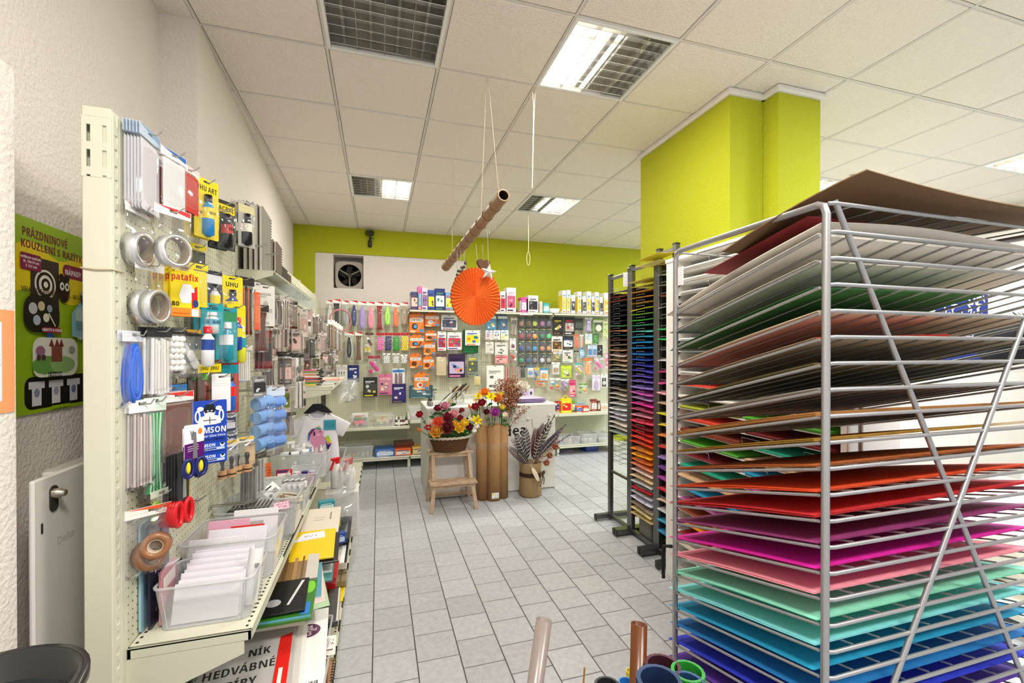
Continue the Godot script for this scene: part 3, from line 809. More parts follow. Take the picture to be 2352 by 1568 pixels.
	part("sheet", mbw(s).c("7c1418").grid(func(u, v):
		var d: float = lerp(0.80, 1.15, v)
		return Vector3(lerp(0.965, 1.25, u), 1.772 - 0.075 * v, -d), 8, 8, true, 0.002), "paper", s)

# ---------- counter, stool, tubes, pot, basket
func counter_group():
	var t := thing("counter", "white sales counter with drawers and a chalky front in the middle of the shop", "counter", Vector3(1.127, 0, -4.71))
	part("carcass", mb().c("dedcd7").box(Vector3(0, 0.445, 0), Vector3(1.34, 0.89, 0.64), 0.004), "paper", t)
	part("worktop", mb().c("f0eeea").box(Vector3(0.005, 0.882, 0.0), Vector3(1.37, 0.022, 0.66), 0.003), "gloss", t)
	part("front_panel", mb().c("e2e0db").box(Vector3(0.0, 0.44, 0.324), Vector3(1.335, 0.86, 0.012), 0.003), "paper", t)
	part("side_panel", mb().c("d2d0cb").box(Vector3(-0.674, 0.44, 0.0), Vector3(0.012, 0.87, 0.62), 0.003), "paper", t)
	for x in [0.36, 0.60]: part("round_button", mb(Transform3D(Basis(Vector3.RIGHT, PI / 2), Vector3(x, 0.77 - 0.03 * (0.6 - x) * 4, 0.33))).c("d8d6d0").lathe([Vector2(0.02, 0), Vector2(0.018, 0.008), Vector2(0, 0.01)], 16), "gloss", t)
	var w := mb(place(Vector3(0, 0, 0.3305)))
	w.pt("Idea", 0.195, 0.63, 0.10, "151515", 0.0, 0.05)
	w.pp([Vector2(0.395, 0.74), Vector2(0.41, 0.74), Vector2(0.43, 0.55), Vector2(0.425, 0.55)], "b5b2ab")
	part("lettering", w, "paper", t, "black hand lettering")
	# step stool
	t = thing("step_stool", "pale beech step stool carrying the flower basket before the counter", "stool", Vector3(0.655, 0, -4.18))
	part("seat", mb().box(Vector3(0, 0.49, -0.08), Vector3(0.42, 0.022, 0.20), 0.004), "beech", t)
	part("step", mb().box(Vector3(0, 0.245, 0.10), Vector3(0.43, 0.022, 0.17), 0.004), "beech", t)
	for s in [-1, 1]:
		part("leg", mb().bar(Vector3(s * 0.205, 0.0, 0.18), Vector3(s * 0.175, 0.235, 0.135), 0.035, 0.022), "beech", t)
		part("leg", mb().bar(Vector3(s * 0.175, 0.256, 0.08), Vector3(s * 0.17, 0.48, 0.005), 0.033, 0.022), "beech", t)
		part("leg", mb().bar(Vector3(s * 0.205, 0.0, -0.17), Vector3(s * 0.165, 0.48, -0.15), 0.035, 0.022), "beech", t)
		part("side_rail", mb().bar(Vector3(s * 0.185, 0.222, 0.15), Vector3(s * 0.185, 0.222, -0.155), 0.02, 0.03), "beech", t)
	for q in [[0.465, 0.0, 0.33], [0.465, -0.15, 0.33], [0.22, 0.15, 0.36], [0.05, -0.165, 0.38]]:
		part("cross_rail", mb().box(Vector3(0, q[0], q[1]), Vector3(q[2], 0.028, 0.018), 0.003), "beech", t)
	# cardboard tubes taped together
	var k := 0
	for q in [[0.975, 4.254, 0.062, "left of the three"], [1.075, 4.204, 0.064, "middle one, nearest, with a white label"], [1.172, 4.249, 0.060, "beside the feather pot"]]:
		t = thing("cardboard_tube", "tall brown cardboard tube holding flowers, %s" % q[3], "tube", Vector3(q[0], 0, -q[1]), 0, "cardboard flower tubes")
		var h: float = [0.72, 0.735, 0.72][k]
		part("tube_wall", mb().lathe([Vector2(q[2] - 0.006, 0), Vector2(q[2], 0), Vector2(q[2], h), Vector2(q[2] - 0.006, h), Vector2(q[2] - 0.006, 0.02)], 24), "kraft", t)
		part("tape", mb().lathe([Vector2(q[2] + 0.0006, 0.50), Vector2(q[2] + 0.0006, 0.56)], 24), "film", t)
		if k == 1:
			var l := mb(place(Vector3(0, 0, q[2] + 0.001)))
			l.pr(-0.035, 0.03, 0.035, 0.085, "f2f1ee").pr(-0.03, 0.06, -0.012, 0.08, "e8d040").ps(-0.005, 0.055, 0.03, 0.078, "555550", 2).pr(-0.02, 0.04, 0.03, 0.043, "6a6a70")
			part("label", l, "paper", t)
		k += 1
	# pot wrapped in burlap
	t = thing("burlap_pot", "tall pot wrapped in burlap with a brown ribbon bow, holding feathers", "pot", Vector3(1.465, 0, -4.235))
	part("wrap", mb().lathe([Vector2(0.0, 0.0), Vector2(0.108, 0.0), Vector2(0.115, 0.02), Vector2(0.112, 0.12), Vector2(0.108, 0.26), Vector2(0.114, 0.33), Vector2(0.108, 0.335), Vector2(0.10, 0.26), Vector2(0.1, 0.1)], 26), "burlap", t)
	part("ribbon", mb().c("3a2318").lathe([Vector2(0.1125, 0.20), Vector2(0.1115, 0.24)], 26), "cloth", t)
	var bw := mb(Transform3D(Basis(Vector3.UP, 0.8), Vector3(0.085, 0.22, 0.085))).c("4a2c1e")
	for s in [-1, 1]:
		bw.ell(Vector3(s * 0.035, 0.012, 0.01), Vector3(0.034, 0.022, 0.012), 10, 6)
		bw.grid(func(u, v): return Vector3(s * (0.005 + 0.04 * v) + (u - 0.5) * 0.024, -0.11 * v, 0.012 + 0.01 * sin(v * 4)), 2, 6)
	bw.ell(Vector3(0, 0.005, 0.015), Vector3(0.012, 0.012, 0.01), 8, 5)
	part("bow", bw, "cloth", t)
	# wicker basket with a cream crocheted rim
	t = thing("wicker_basket", "brown wicker basket with a cream crocheted rim, on the beech stool", "basket", Vector3(0.65, 0.501, -4.235))
	var ov := Basis.from_scale(Vector3(1.28, 1, 0.9))
	for row in 11:
		var y := 0.008 + 0.0115 * row
		var rr := 0.112 + 0.0035 * row
		var p := []
		for i in 48:
			var a := TAU * i / 48
			p.append(Vector3(cos(a) * 1.28, 0, sin(a) * 0.9) * (rr + 0.003 * sin(i * PI + row * PI)) + Vector3(0, y, 0))
		part("wicker_row", mb().c(Color("5a3d22") if row % 2 else Color("6b4a2b")).tube(p, 0.0058, 5, true), "cloth", t)
	for i in 24:
		var a := TAU * i / 24
		var d := Vector3(cos(a) * 1.28, 0, sin(a) * 0.9)
		part("wicker_stake", mb().c("4e3520").tube([d * 0.112, d * 0.149 + Vector3(0, 0.135, 0)], 0.004, 4), "cloth", t)
	part("bottom", mb(Transform3D(ov, Vector3.ZERO)).c("4e3520").lathe([Vector2(0, 0.0), Vector2(0.112, 0.0), Vector2(0.112, 0.01), Vector2(0, 0.01)], 24), "cloth", t)
	var rim := []
	for i in 60:
		var a := TAU * i / 60
		rim.append(Vector3(cos(a) * 1.28, 0, sin(a) * 0.9) * (0.157 + 0.004 * (i % 2)) + Vector3(0, 0.135 + 0.006 * ((i + 1) % 2), 0))
	part("crochet_rim", mb().c("d9cdb8").tube(rim, 0.012, 6, true), "cloth", t)

# ---------- things along the left wall
func left_wall_things():
	var t := thing("radiator", "white panel radiator with a valve in the niche below the poster", "radiator", Vector3(-0.95, 0.12, -1.85))
	var m := mbw(t).c("efece6")
	m.box(Vector3(-0.907, 0.60, -1.91), Vector3(0.014, 1.0, 0.76), 0.005).box(Vector3(-0.955, 0.60, -2.0), Vector3(0.08, 0.96, 0.56), 0.005)
	part("panel", m, "gloss", t)
	part("valve_recess", MB.new(self, t.transform.affine_inverse() * place(Vector3(-0.899, 1.03, -1.607), PI / 2)).c("3c3a36").prism(rrect(0.034, 0.075, 0.016, 5), -0.004, 0.002), "gloss", t)
	part("valve", MB.new(self, t.transform.affine_inverse() * Transform3D(Basis(Vector3.BACK, -PI / 2), Vector3(-0.90, 1.045, -1.605))).c("c8c0ae").lathe([Vector2(0.014, 0), Vector2(0.014, 0.018), Vector2(0.01, 0.022), Vector2(0.009, 0.03), Vector2(0, 0.031)], 14), "metal", t)
	part("side_slot", MB.new(self, t.transform.affine_inverse() * place(Vector3(-0.899, 0.96, -1.56), PI / 2)).c("35332f").prism(rrect(0.006, 0.03, 0.003), -0.002, 0.001), "gloss", t)
	part("top_grille", mbw(t).c("cfcbc2").box(Vector3(-0.955, 1.083, -2.0), Vector3(0.07, 0.006, 0.54), 0.001), "gloss", t)
	var w := MB.new(self, t.transform.affine_inverse() * place(Vector3(-0.8995, 0.90, -1.66), PI / 2))
	w.pt("Delta", 0, 0, 0.022, "d2cec6")
	part("lettering", w, "gloss", t, "faint embossed lettering")
	# poster: printed sheet on the niche wall
	t = thing("poster", "green and yellow craft stamp poster taped to the niche wall", "poster", Vector3(-1.015, 1.56, -1.87), PI / 2)
	part("sheet", mb().c("9cbf1e").box(Vector3(0, 0, 0), Vector3(0.44, 0.595, 0.0012)), "gloss", t)
	var p := mb(place(Vector3(0, 0, 0.0008)))
	# x from -0.22 (near edge) to 0.22, y from -0.297 to 0.297
	var ye := [Vector2(-0.21, 0.17)]
	for i in 13: ye.append(Vector2(-0.21 + 0.43 * i / 12.0, 0.21 + 0.02 * sin(i * 0.9)))
	ye.append(Vector2(0.22, 0.07))
	for i in 13: ye.append(Vector2(0.22 - 0.43 * i / 12.0, 0.07 + 0.018 * sin(i * 0.7 + 1)))
	p.pp(ye, "f2d81e")
	p.pt("PRÁZDNINOVÉ", -0.085, 0.258, 0.026, "7c1040", 0.20).pt("KOUZLENÍ S RAZÍTKY", -0.04, 0.222, 0.024, "7c1040", 0.30)
	p.pp(moved(rrect(0.20, 0.045, 0.02), Vector2(0.09, 0.165)), "8c1048").pt("NÁPADY NA LÉTO", 0.09, 0.165, 0.018, "ffffff", 0.175)
	p.pr(-0.155, 0.04, -0.03, 0.185, "3a2c22").pe(-0.092, 0.105, 0.047, 0.047, "f4f0e6", 24)
	for i in 4: p.pe(-0.092, 0.105, 0.040 - i * 0.010, 0.040 - i * 0.010, "241a14" if i % 2 == 0 else "f4f0e6", 20)
	p.pp(moved(rrect(0.085, 0.05, 0.006), Vector2(-0.155, 0.165)), "8c1048").pt("velikost razítek:", -0.155, 0.178, 0.008, "ffffff").pt("XL 10x13 cm", -0.155, 0.165, 0.008, "ffffff").pt("S 7x7 cm", -0.155, 0.152, 0.008, "ffffff")
	p.pe(-0.01, 0.10, 0.03, 0.045, "191512").pe(-0.022, 0.14, 0.012, 0.012, "191512").pe(0.006, 0.14, 0.012, 0.012, "191512").pe(-0.02, 0.11, 0.011, 0.014, "f4f0e6").pe(0.004, 0.11, 0.011, 0.014, "f4f0e6").pe(-0.02, 0.11, 0.005, 0.006, "191512").pe(0.004, 0.11, 0.005, 0.006, "191512")
	p.pr(0.075, 0.045, 0.14, 0.10, "20407a").pe(0.107, 0.10, 0.033, 0.014, "c8d0d8").pe(0.107, 0.10, 0.026, 0.009, "40506a").pe(0.105, 0.07, 0.02, 0.015, "2f9a50")
	p.x = place(Vector3(0, 0.075, 0.0008))
	p.pt("VELKÁ KREATIVNÍ RAZÍTKA - NA LÁTKY - DO HMOT", 0.0, 0.008, 0.015, "4a2810", 0.40)
	p.pp(moved(rrect(0.155, 0.115, 0.045, 5), Vector2(-0.115, -0.065)), "1d1815")
	for q in [[-0.155, -0.05, 0.018, "c8ccd4"], [-0.12, -0.04, 0.015, "d8c8a8"], [-0.14, -0.085, 0.016, "b8c4d0"], [-0.10, -0.075, 0.014, "e8e0d0"], [-0.085, -0.045, 0.012, "98a4b4"]]: p.pe(q[0], q[1], q[2], q[2], q[3])
	p.pl(Vector2(-0.09, -0.06), Vector2(-0.06, -0.10), 0.005, "e8dcc0").pr(-0.115, -0.122, -0.035, -0.105, "a01838").pt("HMOTY A FIMO", -0.075, -0.113, 0.009, "ffffff")
	p.pp([Vector2(0.02, -0.13), Vector2(0.02, -0.05), Vector2(0.065, -0.01), Vector2(0.115, -0.06), Vector2(0.115, -0.14)], "8fc4d4").pe(0.06, -0.06, 0.022, 0.03, "c4dce0").pr(0.04, -0.11, 0.09, -0.075, "6fa0b4").pt("PAPÍR", 0.07, -0.135, 0.01, "ffffff")
	p.pr(0.135, -0.12, 0.215, -0.02, "221d1a").pe(0.165, -0.05, 0.016, 0.02, "a89880").pe(0.195, -0.08, 0.014, 0.02, "807060")
	p.pe(-0.088, -0.15, 0.022, 0.03, "1e4a8c").pe(-0.088, -0.15, 0.012, 0.018, "3a6ab0")
	p.pp(moved(rrect(0.21, 0.125, 0.035, 5), Vector2(-0.06, -0.20)), "e9e7dc").pe(-0.10, -0.225, 0.07, 0.03, "6aa04a").pe(-0.03, -0.225, 0.06, 0.028, "8fb870").pr(-0.085, -0.215, -0.035, -0.165, "8a4a3c")
	for x in [-0.085, -0.06, -0.04]: p.pp([Vector2(x - 0.012, -0.165), Vector2(x + 0.012, -0.165), Vector2(x, -0.14)], "7a2c30")
	p.pe(-0.135, -0.18, 0.02, 0.016, "9a6a8a").pe(-0.143, -0.20, 0.009, 0.009, "5a3040").pe(-0.122, -0.20, 0.009, 0.009, "5a3040").pe(0.01, -0.175, 0.016, 0.012, "a0a4a0")
	p.pr(-0.105, -0.262, -0.04, -0.248, "262a20").pt("DO POHÁDKY", -0.072, -0.255, 0.009, "ffffff")
	p.pp(moved(rrect(0.06, 0.06, 0.004), Vector2(0.13, -0.18)), "6a5530").pp(moved(rrect(0.06, 0.05, 0.004), Vector2(0.14, -0.225)), "8a9a80")
	p.lay = 0.0008
	var lower := mb(place(Vector3(0, 0, 0.0008)))
	part("print", p, "gloss", t)
	# the lower strip of the print: dark panel with little shirts
	lower.pp(moved(rrect(0.36, 0.10, 0.03, 5), Vector2(0.0, -0.235 - 0.0)), "17130f")
	for i in 4:
		var sx := -0.13 + 0.085 * i
		lower.pr(sx - 0.02, -0.275, sx + 0.02, -0.20, ["e4e2e8", "e8e6ea", "dcdae4", "e2e0e6"][i]).pr(sx - 0.034, -0.222, sx + 0.034, -0.20, "dddbe4").pe(sx, -0.235, 0.012, 0.014, ["8a90b0", "a8a0c0", "6878b0", "b0a8b0"][i])
	lower.pr(-0.07, -0.292, 0.02, -0.282, "9cbf1e")
	part("lower_print", lower, "gloss", t)
	t = thing("orange_paper", "orange sheet with a printed white page on the white pier", "paper", Vector3(-0.868, 1.43, -1.32), PI / 2)
	part("backing", mb().c("f0a06a").box(Vector3.ZERO, Vector3(0.19, 0.25, 0.001)), "paper", t)
	var pg := mb(place(Vector3(0, 0, 0.0008)))
	pg.pr(-0.095, -0.095, 0.055, 0.095, "e6e6f2")
	for i in 3: pg.pr(-0.09, 0.015 - 0.012 * i, 0.05, 0.017 - 0.012 * i, "9a98a8")
	part("page", pg, "paper", t)
	# black bin in the corner
	t = thing("black_bin", "tall round black plastic bin in front of the radiator and the pier", "bin", Vector3(-0.686, 0, -1.0))
	part("body", mb().c("232325").lathe([Vector2(0, 0), Vector2(0.13, 0), Vector2(0.148, 0.82), Vector2(0.16, 0.83), Vector2(0.16, 0.848), Vector2(0.142, 0.848), Vector2(0.12, 0.02), Vector2(0, 0.02)], 40), "gloss", t)
	part("inner_lid", mb().c("3a3c3e").lathe([Vector2(0.139, 0.79), Vector2(0.12, 0.805), Vector2(0, 0.81)], 40), "gloss", t)

# ---------- hanging mobile: bamboo rod, strings, ornaments
func hangings():
	var a := az(1157, 448, 2.62)
	var b := az(1024, 613, 4.05)
	var t := thing("bamboo_rod", "brown bamboo rod hung from strings below the ceiling", "rod", (a + b) / 2)
	var z := (b - a).normalized()
	var r := Vector3.UP.cross(z).normalized()
	var tf := Transform3D(Basis(r, z, r.cross(z)), a)
	var L := a.distance_to(b)
	var n := 12
	for k in n:   # the segments shorten towards the far end, each flaring to a ring
		var y0 := L * (1 - pow(1 - float(k) / n, 1.25))
		var y1 := L * (1 - pow(1 - float(k + 1) / n, 1.25))
		var rr: float = lerp(0.0385, 0.036, float(k) / n)
		var pr := [Vector2(rr + 0.003, y0), Vector2(rr, y0 + 0.01), Vector2(rr - 0.001, (y0 + y1) / 2), Vector2(rr, y1 - 0.008), Vector2(rr + 0.003, y1)]
		if k == 0: pr = [Vector2(rr - 0.008, 0.01), Vector2(rr - 0.007, 0.0)] + [Vector2(rr, 0.0)] + pr.slice(1)
		part("segment", MB.new(self, t.transform.affine_inverse() * tf).lathe(pr, 20), "bamboo", t)
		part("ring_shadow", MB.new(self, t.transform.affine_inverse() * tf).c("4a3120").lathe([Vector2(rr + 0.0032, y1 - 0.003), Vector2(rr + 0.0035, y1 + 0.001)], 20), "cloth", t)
	part("hollow", MB.new(self, t.transform.affine_inverse() * tf).c("24150c").lathe([Vector2(0.0, 0.25), Vector2(0.030, 0.25), Vector2(0.030, 0.004)], 18), "cloth", t)
	var strs := [["string", "pale twine from the ceiling to the near end of the bamboo rod", [ay(1117, 178, CEIL), a.lerp(b, 0.22) + Vector3(-0.04, 0, 0)]],
		["string", "twine looped under the near half of the bamboo rod", [ay(1117, 178, CEIL) + Vector3(0.01, 0, 0), a.lerp(b, 0.12) + Vector3(0.035, 0.0, 0.02), a.lerp(b, 0.2) + Vector3(0.045, -0.12, 0)]],
		["string", "thin twine holding the far end of the bamboo rod", [ay(1040, 366, CEIL), a.lerp(b, 0.85)]],
		["string", "faint twine hanging past the far lamp towards the white wall", [ay(778, 245, CEIL), ay(778, 245, CEIL) + Vector3(0, -0.5, 0)]],
		["string", "free white twine hanging straight beside the half lit lamp", [ay(1222, 205, CEIL), ay(1222, 205, CEIL) + Vector3(0.01, -0.10, 0), ay(1222, 205, CEIL) + Vector3(0.0, -0.62, 0)]],
		["string", "second strand knotted to the free white twine", [ay(1229, 208, CEIL), ay(1222, 205, CEIL) + Vector3(0.012, -0.2, 0), ay(1222, 205, CEIL) + Vector3(0.002, -0.62, 0)]]]
	for s in strs:
		var o := thing(s[0], s[1], "string", s[2][0])
		part("strand", mbw(o).c("d8ccb0").tube(s[2], 0.0019, 5), "cloth", o)
	var p0 := ay(1213, 488, CEIL)
	var o2 := thing("string", "twine with a small loop at its end in front of the green wall", "string", p0)
	part("strand", mbw(o2).c("c8bc90").tube([p0, az(1214, 560, 4.98)], 0.003, 5), "cloth", o2)
	var lp := []
	for i in 14: lp.append(az(1213.5 + 4 * sin(TAU * i / 14), 594 - 15 * cos(TAU * i / 14), 4.98))
	part("loop", mbw(o2).c("d8cc9c").tube([az(1214, 555, 4.98), lp[0]], 0.003, 5), "cloth", o2)
	part("loop", mbw(o2).c("d8cc9c").tube(lp, 0.003, 5, true), "cloth", o2)
	# orange pleated paper rosette
	var D := 3.28
	var c0 := az(1092, 681, D)
	t = thing("paper_fan", "round orange pleated paper rosette hanging beneath the bamboo rod", "decoration", c0)
	var W := az(1147, 681, D).x - c0.x
	var H := az(1092, 615, D).y - c0.y
	for k in 2:
		var pl := mb().c("f5853a")
		var N := 46
		for i in N:
			var f := func(jj: float): return TAU * jj / N + k * PI / 0.5
			var a0: float = f.call(i); var am: float = f.call(i + 0.5); var a1: float = f.call(i + 1)
			var dz := 0.030 if k == 0 else -0.030
			var P := func(an: float, rad: float, zz: float): return Vector3(cos(an) * W * rad, sin(an) * H * rad, zz)
			var tip := Vector3(0.0, -0.003, 0.001 if k == 0 else -0.001)
			pl.st.set_smooth_group(-1)
			pl.to(tip, P.call(a0, 1.0, 0.0), P.call(am, 1.0, dz), Vector3(0, 0, 1 if k == 0 else -1))
			pl.to(tip, P.call(am, 1.0, dz), P.call(a1, 1.0, 0.0), Vector3(0, 0, 1 if k == 0 else -1))
		part("pleats", pl, "paper", t)
	part("hanger", mbw(t).c("c8c8c4").tube([c0 + Vector3(0.02, H, -0.01), az(1093, 560, 3.3)], 0.0015, 4), "metal", t)
	# white star
	var sc := az(1122, 625, 3.22)
	t = thing("star_ornament", "padded white star ornament above the orange rosette", "ornament", sc)
	var sp := []
	for i in 10: sp.append(Vector2(sin(TAU * i / 10 + 0.15), cos(TAU * i / 10 + 0.15)) * (0.064 if i % 2 == 0 else 0.027))
	var sm := mb().c("d9d6d4")
	for i in 10:
		for s in [-1, 1]: sm.to(Vector3(0, 0, s * 0.022), Vector3(sp[i].x, sp[i].y, 0), Vector3(sp[(i + 1) % 10].x, sp[(i + 1) % 10].y, 0), Vector3(0, 0, s))
	part("star", sm, "cloth", t)
	part("cord", mbw(t).c("b8b48c").tube([sc + Vector3(0, 0.06, 0), az(1120, 545, 3.24)], 0.002, 5), "cloth", t)
	part("wire_hook", mbw(t).tube([az(1120, 548, 3.24), az(1118, 530, 3.24), az(1122, 524, 3.24), az(1124, 535, 3.24)], 0.002, 5), "hook", t)
	# brown heart
	var hc := az(1110, 608, 3.30)
	t = thing("heart_ornament", "brown wooden heart ornament behind the white star", "ornament", hc, 0.3)
	var hp := []
	for i in 24:
		var q := TAU * i / 24
		hp.append(Vector2(0.0034 * 16 * pow(sin(q), 3), 0.0034 * (13 * cos(q) - 5 * cos(2 * q) - 2 * cos(3 * q) - cos(4 * q))))
	part("heart", mb().c("6a4a3a").prism(hp, -0.012, 0.012), "cloth", t)
	part("cord", mbw(t).c("b8b48c").tube([hc + Vector3(0, 0.03, 0), az(1108, 560, 3.30)], 0.002, 5), "cloth", t)
	for q in [[1050, 610, 640, "bunch of tiny metal bells on wires left of the orange rosette"], [1058, 600, 632, "thin wire drop with a bell beside the orange rosette"], [1066, 595, 622, "short wire drop behind the orange rosette"]]:
		var cc := az(q[0], q[1], 3.5)
		t = thing("bell_drop", q[3], "ornament", cc, 0, "small wire drops under the rod")
		part("wire", mbw(t).tube([az(q[0], 575, 3.5), cc, az(q[0] - 2, q[2], 3.5)], 0.002, 4), "hook", t)
		for i in 3: part("bell", mbw(t).c("6f675c").ell(az(q[0] - 3 + 3 * i, q[2] - 9 * i, 3.5), Vector3(0.012, 0.014, 0.012), 8, 6), "metal", t)

# ---------- right background behind the wire rack
func right_background():
	var t := thing("display_cabinet", "long white cabinet in the bright room behind the wire rack", "cabinet", Vector3(5.2, 0, -2.6))
	part("body", mb().c("efeae0").box(Vector3(0.0, 0.655, -0.3), Vector3(3.0, 1.31, 0.9), 0.01), "gloss", t)
	part("top", mb().c("f6f2ea").box(Vector3(0.0, 1.325, -0.3), Vector3(3.06, 0.03, 0.94), 0.01), "gloss", t)
	for k in 3: part("door", mb().c("f2ede2").box(Vector3(-1.0 + 1.0 * k, 0.655, 0.155), Vector3(0.97, 1.22, 0.02), 0.006), "gloss", t)
	for k in 4:
		t = thing("foam_roll", "big white foam roll lying in front of the white cabinet, %s of four" % nth(k), "roll", Vector3(3.5 + 0.42 * k, 0.32 + 0.02 * k, -1.75), 0, "white foam rolls behind the wire rack")
		var sp := []
		part("roll", mb().c("f2efe8").cyl(Vector3(0, 0, -0.35), Vector3(0, 0, 0.35), 0.2 - 0.01 * k, -1, 28), "cloth", t)
		for i in 40: sp.append(Vector3(cos(i * 0.5) * (0.03 + 0.0038 * i), sin(i * 0.5) * (0.03 + 0.0038 * i), 0.352))
		part("spiral_edge", mb().c("cfcabc").tube(sp, 0.003, 4), "cloth", t)
	t = thing("white_table", "white table carrying the rolls in the bright room", "table", Vector3(4.2, 0, -1.75))
	part("top", mb().c("eeeae2").box(Vector3(0, 0.1, 0), Vector3(2.2, 0.04, 0.8), 0.005), "gloss", t)
	for sx in [-1, 1]:
		for sz in [-1, 1]: part("leg", mb().c("d8d4ca").box(Vector3(sx * 1.0, 0.04, sz * 0.34), Vector3(0.05, 0.08, 0.05), 0.004), "gloss", t)
	# blue star boards
	for q in [[2150, 2267, 620, 835, 3.0, "tall dark blue board printed with white stars seen through the wire rack"], [1985, 2075, 712, 765, 2.9, "small dark blue star board lower behind the wire shelves"]]:
		var a := az(q[0], q[3], q[4])
		var b := az(q[1], q[2], q[4])
		t = thing("star_board", q[5], "board", Vector3((a.x + b.x) / 2, 1.341, -q[4]))
		var w: float = b.x - a.x
		var h: float = b.y - a.y
		part("board", mb().c("1c2f7c").box(Vector3(0, h / 2, 0), Vector3(w, h, 0.02), 0.002), "paper", t)
		var p := mb(place(Vector3(0, h / 2, 0.0105)))
		var r2 := RandomNumberGenerator.new()
		r2.seed = 5
		for k in 16:
			var s: float = r2.randf_range(0.03, 0.16) * min(1.0, h / 0.7)
			var o := Vector2(r2.randf_range(-w / 2 + s, w / 2 - s), r2.randf_range(-h / 2 + s, h / 2 - s))
			var st := []
			for i in 10: st.append(o + Vector2(sin(TAU * i / 10), cos(TAU * i / 10)) * s * (1.0 if i % 2 == 0 else 0.42))
			p.pp(st, "e8eaf4")
			if s > 0.09:
				var st2 := []
				for v in st: st2.append(o + (v - o) * 0.62)
				p.pp(st2, "1c2f7c")
		part("star_print", p, "paper", t).set_meta("kind", "stuff")
	t = thing("stand_panel", "white upright panel with a brown edge between the star boards", "panel", Vector3(4.62, 1.341, -2.95))
	part("panel", mb().c("f2efe8").box(Vector3(0, 0.25, 0), Vector3(0.75, 0.5, 0.04), 0.003), "paper", t)
	part("edge", mb().c("6a4028").box(Vector3(0.385, 0.25, 0), Vector3(0.02, 0.5, 0.045), 0.003), "paper", t)
	t = thing("black_fur", "shaggy black fur throw heaped on the white cabinet", "fur", Vector3(5.75, 1.47, -2.62))
	var bf := mb().c("121214")
	for k in 7: bf.ell(Vector3(-0.35 + 0.16 * k, 0.05 + 0.06 * sin(k * 2.1), 0.05 * cos(k * 1.7)), Vector3(0.19, 0.2, 0.2), 12, 8)
	part("pelt", bf, "cloth", t)
	var hr := mb().c("1a1a1d")
	for k in 300:
		var o := Vector3(rng.randf_range(-0.5, 0.75), rng.randf_range(0.1, 0.32), 0.14 + rng.randf() * 0.08)
		hr.tube([o, o + Vector3(rng.randf_range(-0.04, 0.04), -0.05, 0.03)], 0.003, 3)
	part("strands", hr, "cloth", t)
# ---------- packets: each hangs from its hole at the origin, facing +z
func header(t: Node3D, w: float, h: float, col, col2 = null, txt := "", ink = "2a2a2a", called := "header_card"):
	var m := mb().c(col)
	var sw: float = min(w * 0.3, 0.024)
	var top := 0.012
	var th := 0.0016
	m.box(Vector3(0, top - 0.003, 0), Vector3(w, 0.006, th)).box(Vector3(0, (-0.004 - h + top) / 2, 0), Vector3(w, h - top - 0.004, th))
	for s in [-1, 1]: m.box(Vector3(s * (w + sw) / 4, 0.0015, 0), Vector3((w - sw) / 2, 0.010, th))
	if h < 0.017: m = mb().c(col).box(Vector3(0, top - h / 2, 0), Vector3(w, h, th))
	var hc := part(called, m, "paper", t)
	if col2 != null or txt:
		var p := mb(place(Vector3(0, 0, th / 2)))
		var y0 := top - h
		if col2 != null: p.pp([Vector2(w * 0.48, top - 0.001), Vector2(-w * 0.48, top - 0.001), Vector2(w * 0.48, y0 + h * 0.35)], col2)
		if txt: p.pt(txt, 0, y0 + h * 0.32, min(h * 0.30, w * 0.2), ink, w * 0.86)
		part("print", p, "paper", hc)
func film(t: Node3D, w: float, y0: float, y1: float, d: float, z := 0.0, called := "clear_bag"):   # pillow of clear film
	var m := mb()
	for s in [-1, 1]:
		m.grid(func(u, v):
			var b: float = pow(max(0.0, sin(PI * u) * sin(PI * v)), 0.5)
			return Vector3((u - 0.5) * w * s, lerp(y0, y1, v), z + s * d * b * (0.5 + 0.03 * sin(u * 17 + v * 23))), 6, 6)
	part(called, m, "film", t)
